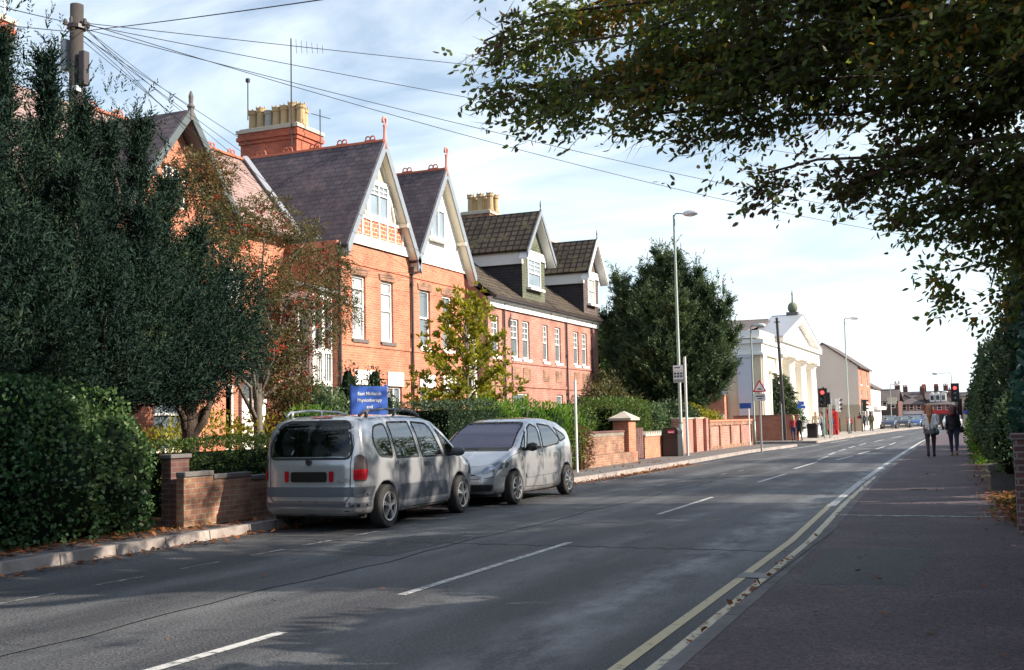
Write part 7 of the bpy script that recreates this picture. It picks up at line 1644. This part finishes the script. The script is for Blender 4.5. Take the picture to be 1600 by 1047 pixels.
# kiosk and street cabinets
r = thing('phone_kiosk', 'red telephone kiosk by the crossing', 'kiosk', (-11.2, 88, .12)); q = MB()
for x in (-11.55, -10.9): 
    for y in (87.7, 88.35): q.box(x-.05, x+.05, y-.05, y+.05, .12, 1.95)
q.box(-11.6, -10.85, 87.65, 88.4, 1.75, 1.98); q.box(-11.6, -10.85, 87.65, 88.4, .12, .5)
for z in (.85, 1.2, 1.5): q.box(-11.55, -10.9, 87.66, 87.70, z, z+.04)
q.build('frame', 'red_paint', r); p = MB(); p.box(-11.52, -10.93, 87.72, 88.3, .5, 1.75); p.build('glazing', 'lamp_red', r); q = MB(); q.box(-11.62, -10.83, 87.63, 88.42, 1.98, 2.08); q.build('roof', 'brick_dark', r)
r = thing('street_cabinet', 'green telecom cabinet left of the red kiosk', 'cabinet', (-11.6, 86, .12)); q = MB(); q.box(-11.72, -11.42, 85.9, 86.2, .12, 1.35); q.build('body', 'green_paint', r, bevel=.015); q = MB(); q.box(-11.74, -11.40, 85.88, 86.22, 1.35, 1.4); q.build('lid', 'green_paint', r)
r = thing('notice_board', 'pale panelled boundary fence under the rendered gable', 'fence', (-11.0, 100, .12)); q = MB()
for i in range(5): q.box(-13.4+i*.62, -12.82+i*.62, 100, 100.05, .2, 1.25)
q.build('panels', 'brown_render', r); q = MB(); [q.box(-13.45+i*.62, -13.38+i*.62, 99.97, 100.08, .12, 1.4) for i in range(6)]; q.build('posts', 'bark', r)
# ------------------------------------------------------------------ people
flat('skin', (.55, .34, .26), .55, var=.06); flat('cloth_white', (.68, .70, .72), .85, var=.1, scale=12); flat('cloth_black', (.014, .014, .02), .85, var=.2, scale=12)
flat('cloth_tights', (.045, .030, .040), .7, var=.2); flat('cloth_grey', (.12, .11, .115), .85, var=.25, scale=14); flat('hair_ginger', (.30, .125, .045), .5, var=.35, scale=22); flat('hair_red', (.085, .016, .020), .45, var=.4, scale=22)
flat('cloth_red', (.36, .035, .05), .85, var=.15); flat('cloth_beige', (.42, .36, .28), .85, var=.15); flat('cloth_navy', (.03, .04, .09), .85, var=.15); flat('hair_brown', (.05, .03, .02), .5, var=.3); flat('hair_blonde', (.40, .27, .12), .5, var=.3); flat('cloth_olive', (.13, .12, .06), .9, var=.2); flat('bag_teal', (.03, .08, .08), .6, var=.2); flat('shoe_tan', (.22, .13, .08), .6, var=.2); flat('cloth_grey_light', (.35, .35, .36), .85, var=.15)
def J(H, stride=.18, lean=0, arm=.1, armsw=.12, elbow=.0, W_=1.0):
    """joints for a figure facing +Y, standing at the origin; heights are fractions of stature"""
    d = dict(pel=(0, 0, .53*H), waist=(0, .0, .62*H), chest=(0, .01, .745*H), neck=(0, .005, .825*H), skull=(0, .02, .925*H))
    for s, n in ((-1, 'l'), (1, 'r')):
        f = s*stride; d['hip'+n] = (s*.055*H*W_, 0, .515*H); kn = (s*.055*H, f*.55+.03, .285*H); ank = (s*.05*H, f*1.0-(.04 if f < 0 else 0), .05*H+(.05 if f < 0 else 0)); d['kn'+n] = kn; d['ank'+n] = ank; d['toe'+n] = (s*.058*H, ank[1]+.13, .02*H)
        d['heel'+n] = (s*.05*H, ank[1]-.03, .022*H+(.03 if f < 0 else 0))
        d['sh'+n] = (s*.100*H*W_, 0, .785*H); d['el'+n] = (s*(.105+arm)*H, -f*armsw*3-.02, .625*H); d['wr'+n] = (s*(.105+arm*.9)*H, -f*armsw*6+.05+elbow, .49*H+elbow*.4)
    return d
def person(label, cat, loc, H, dirz, top, legs, hair, shoes='cloth_black', hairlen=.5, skirt=None, bag=None, h=.012, stride=.16, group=None, coat=None, arm=.03, hands=True, elbow=0.0, topz=.52, hairw=1.0, wide=1.0, bare=False):
    r = thing('person', label, cat, (0, 0, 0), group); j = J(H, stride, arm=arm, elbow=elbow, W_=1.0); c = lambda X, Y, Z, a, b, ra, rb: capsule(X, Y, Z, j[a] if isinstance(a, str) else a, j[b] if isinstance(b, str) else b, ra*H, rb*H)
    def body(X, Y, Z):
        k = .018*H*1.4
        d = smin(c(X, Y, Z, 'pel', 'waist', .066, .058), c(X, Y, Z, 'waist', 'chest', .058, .072), k*2)
        d = smin(d, c(X, Y, Z, 'chest', 'neck', .060, .036), k*1.5); d = smin(d, c(X, Y, Z, 'neck', (0, .012, .875*H), .032, .032), k)
        d = smin(d, ellipsoid(X, Y, Z, (0, .02, .93*H), (.046*H, .056*H, .068*H)), k*.7); d = smin(d, ellipsoid(X, Y, Z, (0, .02+.058*H, .915*H), (.008*H, .012*H, .016*H)), k*.3)
        for s in (-1, 1): d = smin(d, ellipsoid(X, Y, Z, (s*.048*H, .018, .925*H), (.006*H, .012*H, .018*H)), k*.2)
        for n in 'lr':
            d = smin(d, c(X, Y, Z, 'sh'+n, 'el'+n, .027, .020), k); d = smin(d, c(X, Y, Z, 'el'+n, 'wr'+n, .020, .014), k*.4); d = smin(d, c(X, Y, Z, 'chest', 'sh'+n, .05, .030), k)
            d = smin(d, c(X, Y, Z, 'hip'+n, 'kn'+n, .055, .032), k); d = smin(d, c(X, Y, Z, 'kn'+n, 'ank'+n, .034, .019), k*.5); d = smin(d, c(X, Y, Z, 'ank'+n, 'toe'+n, .018, .014), k*.4)
        return d
    b = blob('body', body, (-.42*H/1.6, -.45, 0), (.42*H/1.6, .45, H*1.01), h, 'skin', r)
    if hands:
        # palm, four bent fingers of unequal length and a thumb from the side of the palm
        for s, n in ((-1, 'l'), (1, 'r')):
            w = np.array(j['wr'+n]); mb = MB(); pal = [tuple(w+[0, 0, .01]), tuple(w+[s*.002, .008, -.04]), tuple(w+[s*.004, .012, -.085])]; mb.tube(pal, [.020, .033, .030], 8)
            for q, L in enumerate((.062, .072, .068, .052)):
                y = -.024+q*.017; p0 = w+[s*.004, .012+y, -.08]; mb.tube([tuple(p0), tuple(p0+[-s*.004, 0, -L*.45]), tuple(p0+[-s*.016, .002, -L*.78]), tuple(p0+[-s*.030, .003, -L*.95])], [.0085, .008, .0072, .005], 6)
            p0 = w+[0, .030, -.035]; mb.tube([tuple(p0), tuple(p0+[-s*.006, .026, -.022]), tuple(p0+[-s*.012, .034, -.05])], [.010, .009, .006], 6); mb.build('hand', 'skin', r, smooth=True)
    # upper garment
    e = .012*H
    def jac(X, Y, Z):
        k = .03; d = smin(c(X, Y, Z, 'waist', 'chest', .072*wide, .082*wide), c(X, Y, Z, (0, 0, topz*H), 'waist', .078*wide, .070*wide), .05)
        d = smin(d, c(X, Y, Z, 'chest', 'neck', .062, .040), k)
        for n in 'lr':
            d = smin(d, c(X, Y, Z, 'chest', 'sh'+n, .048, .032), k); d = smin(d, c(X, Y, Z, 'sh'+n, 'el'+n, .034, .028), k); d = smin(d, c(X, Y, Z, 'el'+n, 'wr'+n, .031, .024), .012)
            d = np.maximum(d, -(np.sqrt((X-j['wr'+n][0])**2+(Y-j['wr'+n][1])**2+(Z-j['wr'+n][2])**2)-.03))
        d = d+.006*np.sin(X*31+Z*17)*np.sin(Z*23+Y*19)
        d = np.maximum(d, Z-.845*H); return np.maximum(d, (topz-.025)*H-Z if not isinstance(topz, tuple) else d)
    blob('jacket', jac, (-.42, -.5, .4), (.42, .5, .87*H), h, top, r)
    def tro(X, Y, Z):
        k = .03; d = c(X, Y, Z, 'pel', 'waist', .074, .066)
        for n in 'lr': d = smin(d, c(X, Y, Z, 'hip'+n, 'kn'+n, .060, .037), k); d = smin(d, c(X, Y, Z, 'kn'+n, 'ank'+n, .038, .023 if not coat else .03), .015)
        return d
    blob('trousers' if not skirt else 'tights', tro, (-.3, -.5, .03), (.3, .5, .7*H), h, legs, r)
    if skirt:
        def sk(X, Y, Z):
            d = capsule(X, Y, Z, (0, 0, .60*H), (0, 0, .46*H), .078*H, .108*H)+.008*np.sin(np.arctan2(Y, X)*9); return np.maximum(d, .435*H-Z)
        blob('skirt', sk, (-.3, -.3, .35*H), (.3, .3, .7*H), h, skirt, r)
    for n in 'lr':
        def sh(X, Y, Z, n=n):
            d = smin(capsule(X, Y, Z, j['heel'+n], j['toe'+n], .026*H, .020*H), capsule(X, Y, Z, j['heel'+n], j['ank'+n], .026*H, .026*H), .02); return np.maximum(d, -Z)
        a = j['ank'+n]; blob('shoe', sh, (a[0]-.12, a[1]-.15, -.02), (a[0]+.12, a[1]+.25, a[2]+.08), min(h, .014), shoes, r)
    # hair: cap over the skull and a fall down the back
    hl = hairlen
    def hr(X, Y, Z):
        d = ellipsoid(X, Y, Z, (0, .004, .942*H), (.056*H*hairw, .066*H, .066*H)); face = ellipsoid(X, Y, Z, (0, .02+.055*H, .905*H), (.040*H, .05*H, .062*H))
        if hl > 0: d = smin(d, capsule(X, Y, Z, (0, -.032*H, .90*H), (0, -.070*H, (.78 if hl > .3 else .82)*H), .050*H*hairw, .040*H*hairw), .05)
        if hl > .3: d = smin(d, capsule(X, Y, Z, (0, -.074*H, .80*H), (0, -.078*H, (.92-hl)*H), .036*H, .012*H), .03)
        for s in (-1, 1):
            if hl > .1: d = smin(d, capsule(X, Y, Z, (s*.035*H*hairw, -.01*H, .90*H), (s*.034*H*hairw, -.052*H, .79*H), .026*H, .020*H), .03)
        d = d+.0045*np.sin(X*95+np.sin(Z*22)*1.5)+.003*np.sin(X*60+Z*35)
        return np.maximum(d, -face)
    blob('hair', hr, (-.22, -.30, (.85-hl)*H), (.22, .2, 1.03*H), h, hair, r)
    # face: eyes and mouth
    mb = MB(); y = .02+.0535*H
    for s in (-1, 1): mb.lathe([(.0075*H*.6, 0), (.003*H, .004)], (s*.017*H, y, .930*H), 8, ax=1)
    mb.build('eyes', 'plate_black', r)
    if bag:
        bm_, bx, by, bz, bw = bag
        bo = blob('handbag', lambda X, Y, Z: np.maximum(ellipsoid(X, Y, Z, (bx, by, bz), (bw*.55, bw, bw*.8)), -9)+0*X, (bx-bw, by-bw*1.2, bz-bw), (bx+bw, by+bw*1.2, bz+bw), h, bm_, r)
        mb = MB(); s = 1 if bx > 0 else -1; sh = j['shr' if s > 0 else 'shl']; mb.tube([(bx, by-.05, bz+bw*.5), (sh[0]*1.02+s*.03, sh[1]-.05, sh[2]-.02), (sh[0]*.8, sh[1], sh[2]+.055*H*.9), (sh[0]*1.0+s*.03, sh[1]+.06, sh[2]-.02), (bx, by+.05, bz+bw*.5)], .008, 5); mb.build('strap', bm_, bo)
    r.location = loc; r.rotation_euler = (0, 0, dirz); return r
person('woman with long ginger hair in a pale jacket and short skirt, walking away', 'person', (-1.93, 39.4, .12), 1.70, radians(2), 'cloth_white', 'cloth_tights', 'hair_ginger', 'cloth_black', .42, 'cloth_grey', ('bag_teal', .21, -.08, .80, .13), stride=.13, arm=.004, elbow=.06, h=.015, topz=.53, wide=1.18)
person('woman with dark red hair in a black jacket and leggings, walking away', 'person', (-1.25, 40.3, .12), 1.68, radians(-2), 'cloth_black', 'cloth_navy', 'hair_red', 'shoe_tan', .22, None, ('cloth_black', .27, -.03, .86, .14), stride=-.14, arm=.010, elbow=.03, h=.015, hairw=1.5, topz=.53, wide=1.25)
P_ = [(-10.85, 67.3, 1.5, .3, 'cloth_red', 'cloth_navy', 'hair_blonde', 'blonde woman in a dark red top waiting at the end of the corner wall'), (-10.45, 67.0, 1.5, 2.6, 'cloth_black', 'cloth_black', 'hair_brown', 'person in black pushing close behind the blonde woman in red'),
      (-11.2, 79.0, 1.75, .2, 'cloth_beige', 'cloth_grey', 'hair_blonde', 'person in a beige top standing behind the far litter bin'), (-10.95, 80.2, 1.75, 1.2, 'cloth_grey_light', 'cloth_navy', 'hair_brown', 'brown haired person in light grey at the right of the group by the far bin'),
      (-11.1, 86.0, 1.55, -.3, 'cloth_navy', 'cloth_black', 'hair_brown', 'person in a navy coat standing just behind the red traffic light'), (-10.55, 93.0, 1.5, .1, 'cloth_red', 'cloth_black', 'hair_brown', 'small figure in red to the right of the telephone kiosk'),
      (-11.05, 108.0, 1.75, .2, 'cloth_black', 'cloth_black', 'hair_brown', 'person in black standing in front of the doorway of the rendered house'), (-11.35, 108.3, 1.7, .4, 'cloth_red', 'cloth_navy', 'hair_brown', 'person in maroon beside the one in black near the rendered house'), (-10.2, 106.5, 1.75, .0, 'cloth_olive', 'cloth_olive', 'hair_brown', 'person in olive walking past the cream shop front')]
for (x, y, H, a, tp, lg, hr_, lb) in P_:
    person(lb, 'person', (x, y, .12), H, a, tp, lg, hr_, 'cloth_black', .06 if hr_ == 'hair_brown' else .15, h=.035, hands=False, stride=.12 if y > 104 else .05, group='people waiting and walking by the crossing')

# ------------------------------------------------------------------ far cars (one shape, copied)
def small_car(paint):
    r = thing('distant_car', 'x', 'car', (0, 0, 0), 'cars at the far end of the road')
    side = [(.1, .25), (0, .4), (.02, .75), (.12, .95), (.35, 1.25), (.6, 1.42), (1.2, 1.47), (2.0, 1.44), (2.7, 1.02), (3.5, .88), (3.85, .70), (3.92, .45), (3.85, .25), (2, .2)]
    plan = [(0, -.1), (.02, .5), (.2, .78), (1, .83), (3, .82), (3.7, .66), (3.93, .3), (3.94, -.1)]; sect = [(-.1, .1), (.8, .1), (.83, .5), (.82, .9), (.66, 1.35), (.5, 1.46), (-.1, 1.49)]
    car = Car(side, plan, sect, [(.7, .3, .34, .5), (3.15, .3, .34, .5)], .3, .06)
    vs, fs = surface_nets(car.fn, (0, -.85, .1), (3.95, .85, 1.5), .06); mesh_obj('body', vs, fs, paint, r)
    for v in ('R', 'L'):
        for q in ([(.45, .98), (1.5, .96), (1.5, 1.38), (.72, 1.36)], [(1.58, .96), (2.65, .97), (2.05, 1.37), (1.58, 1.38)]): car.part(r, 'side_window', q, v, 'pane_dark', .01, .2)
    car.part(r, 'windscreen', [(-.62, 1.02), (.62, 1.02), (.52, 1.38), (-.52, 1.38)], 'front', 'pane_mid', .01, .2); car.part(r, 'rear_window', [(-.6, 1.0), (.6, 1.0), (.52, 1.34), (-.52, 1.34)], 'back', 'pane_dark', .01, .2)
    for s in (-1, 1):
        car.part(r, 'headlamp', [(s*.62-.13, .62), (s*.62+.13, .62), (s*.62+.12, .76), (s*.62-.12, .76)], 'front', 'lamp_clear', .01, .2); car.part(r, 'tail_lamp', [(s*.66-.1, .7), (s*.66+.1, .7), (s*.66+.1, .95), (s*.66-.1, .95)], 'back', 'lamp_red', .012, .2)
    car.part(r, 'number_plate', [(-.25, .42), (.25, .42), (.25, .53), (-.25, .53)], 'front', 'sign_white', .02, .2)
    add_wheels(r, (.7, 3.15), .74, .3, .18, 6, 'trim'); return r
proto = small_car('paint_navy')
def recol(o, m):
    for c in o.children:
        if c.name.startswith('body'): c.data = c.data.copy(); c.data.materials[0] = M[m]
spots = [(-9.9, 124, -90, 'paint_navy', 'dark estate car nearest us in the far parked row'), (-9.0, 131, -90, 'paint_black', 'black car second in the far parked row'), (-8.1, 136, -90, 'paint_blue', 'blue car third in the far parked row'), (-6.9, 143, -90, 'paint_green', 'dark green car last in the far parked row'), (-3.5, 118, -94, 'paint_white', 'white car coming towards us between the two walkers')]
for i, (x, y, a, m, lb) in enumerate(spots):
    o = proto if i == 0 else copy_tree(proto)
    if i: recol(o, m)
    o.location = (x, y, 0); o.rotation_euler = (0, 0, radians(a)); o['label'] = lb

# ------------------------------------------------------------------ fallen leaves and gutter litter
def litter(name, P, size, mat='leaf_fallen'):
    n = len(P); D = RNG.normal(size=(n, 3)); D[:, 2] = np.abs(D[:, 2])*.18; D = unit(D); P = P.copy(); P[:, 2] += .006+RNG.random(n)*.012
    S1 = unit(np.cross(D, np.tile([0, 0, 1.], (n, 1)))+RNG.normal(size=(n, 3))*.15); L = size*(.5+.9*RNG.random(n))[:, None]; w = L*.36
    V = np.stack([P, P+D*L*.5+S1*w, P+D*L, P+D*L*.5-S1*w], 1); V[:, :, 2] = np.maximum(V[:, :, 2], P[:, None, 2]-.003); o = mesh_obj(name, V.reshape(-1, 3), np.arange(n*4).reshape(n, 4), mat, None, (0, 0, 0), smooth=False); o['kind'] = 'stuff'; return o
def rows(n, y0, y1, fx, z): y = y0+(y1-y0)*RNG.random(n); return np.stack([np.array([fx(a) for a in y]), y, np.full(n, z)], 1)
N_ = lambda s: float(RNG.normal()*s)
A1 = rows(2600, 4, 14.5, lambda y: -10.65+N_(.33), .122); A1 = A1[A1[:, 0] < xl(10)-.2]
A2 = rows(700, 8, 24, lambda y: xl(y)+.06+abs(N_(.16)), .002); A3 = rows(1500, 23, 37, lambda y: xl(y)+.05+abs(N_(.22)), .002)
A5 = rows(420, 14, 38, lambda y: -10.6+N_(.3), .122)
litter('fallen_leaves', np.concatenate([A1, A2, A3, A5]), .075)
B1 = rows(230, 4, 30, lambda y: xr(y)-.03-abs(N_(.045)), .004); B1 = B1[(vnoise(B1, .9, 3) > -.1)]; B2 = rows(2200, 15, 20.5, lambda y: .42-.035*(y-14)+N_(.19)-.05, .125); B2[:, 2] += RNG.random(len(B2))*.07; B3 = rows(150, 3, 30, lambda y: RNG.uniform(-1.5, .3), .123)
B4 = rows(90, 7.5, 12.5, lambda y: xr(y)-.08-abs(N_(.05)), .004); B5 = rows(500, 20, 50, lambda y: ip([(18, -.1), (25, -.35), (49, -.8)], y)+N_(.10), .125); B6 = rows(26, 6, 22, lambda y: RNG.uniform(-8, -2.6), .003)
B2 = B2[B2[:, 0] < .9]
litter('pavement_leaves', np.concatenate([B1, B2, B3, B4, B5, B6]), .06)
G1 = rows(2400, 3, 24, lambda y: xr(y)-.01-abs(N_(.04)), .003); litter('gutter_grit', G1, .026, 'stone')
# weeds at the foot of the right hand pier
Wd = rows(150, 16, 19.5, lambda y: .32-.03*(y-14)+N_(.12), .13); D_ = unit(RNG.normal(size=(len(Wd), 3))*.6+[0, 0, .8]); o = leafobj('weeds', Wd, D_, .12, .04, 'leaf_hedge'); o['kind'] = 'stuff'
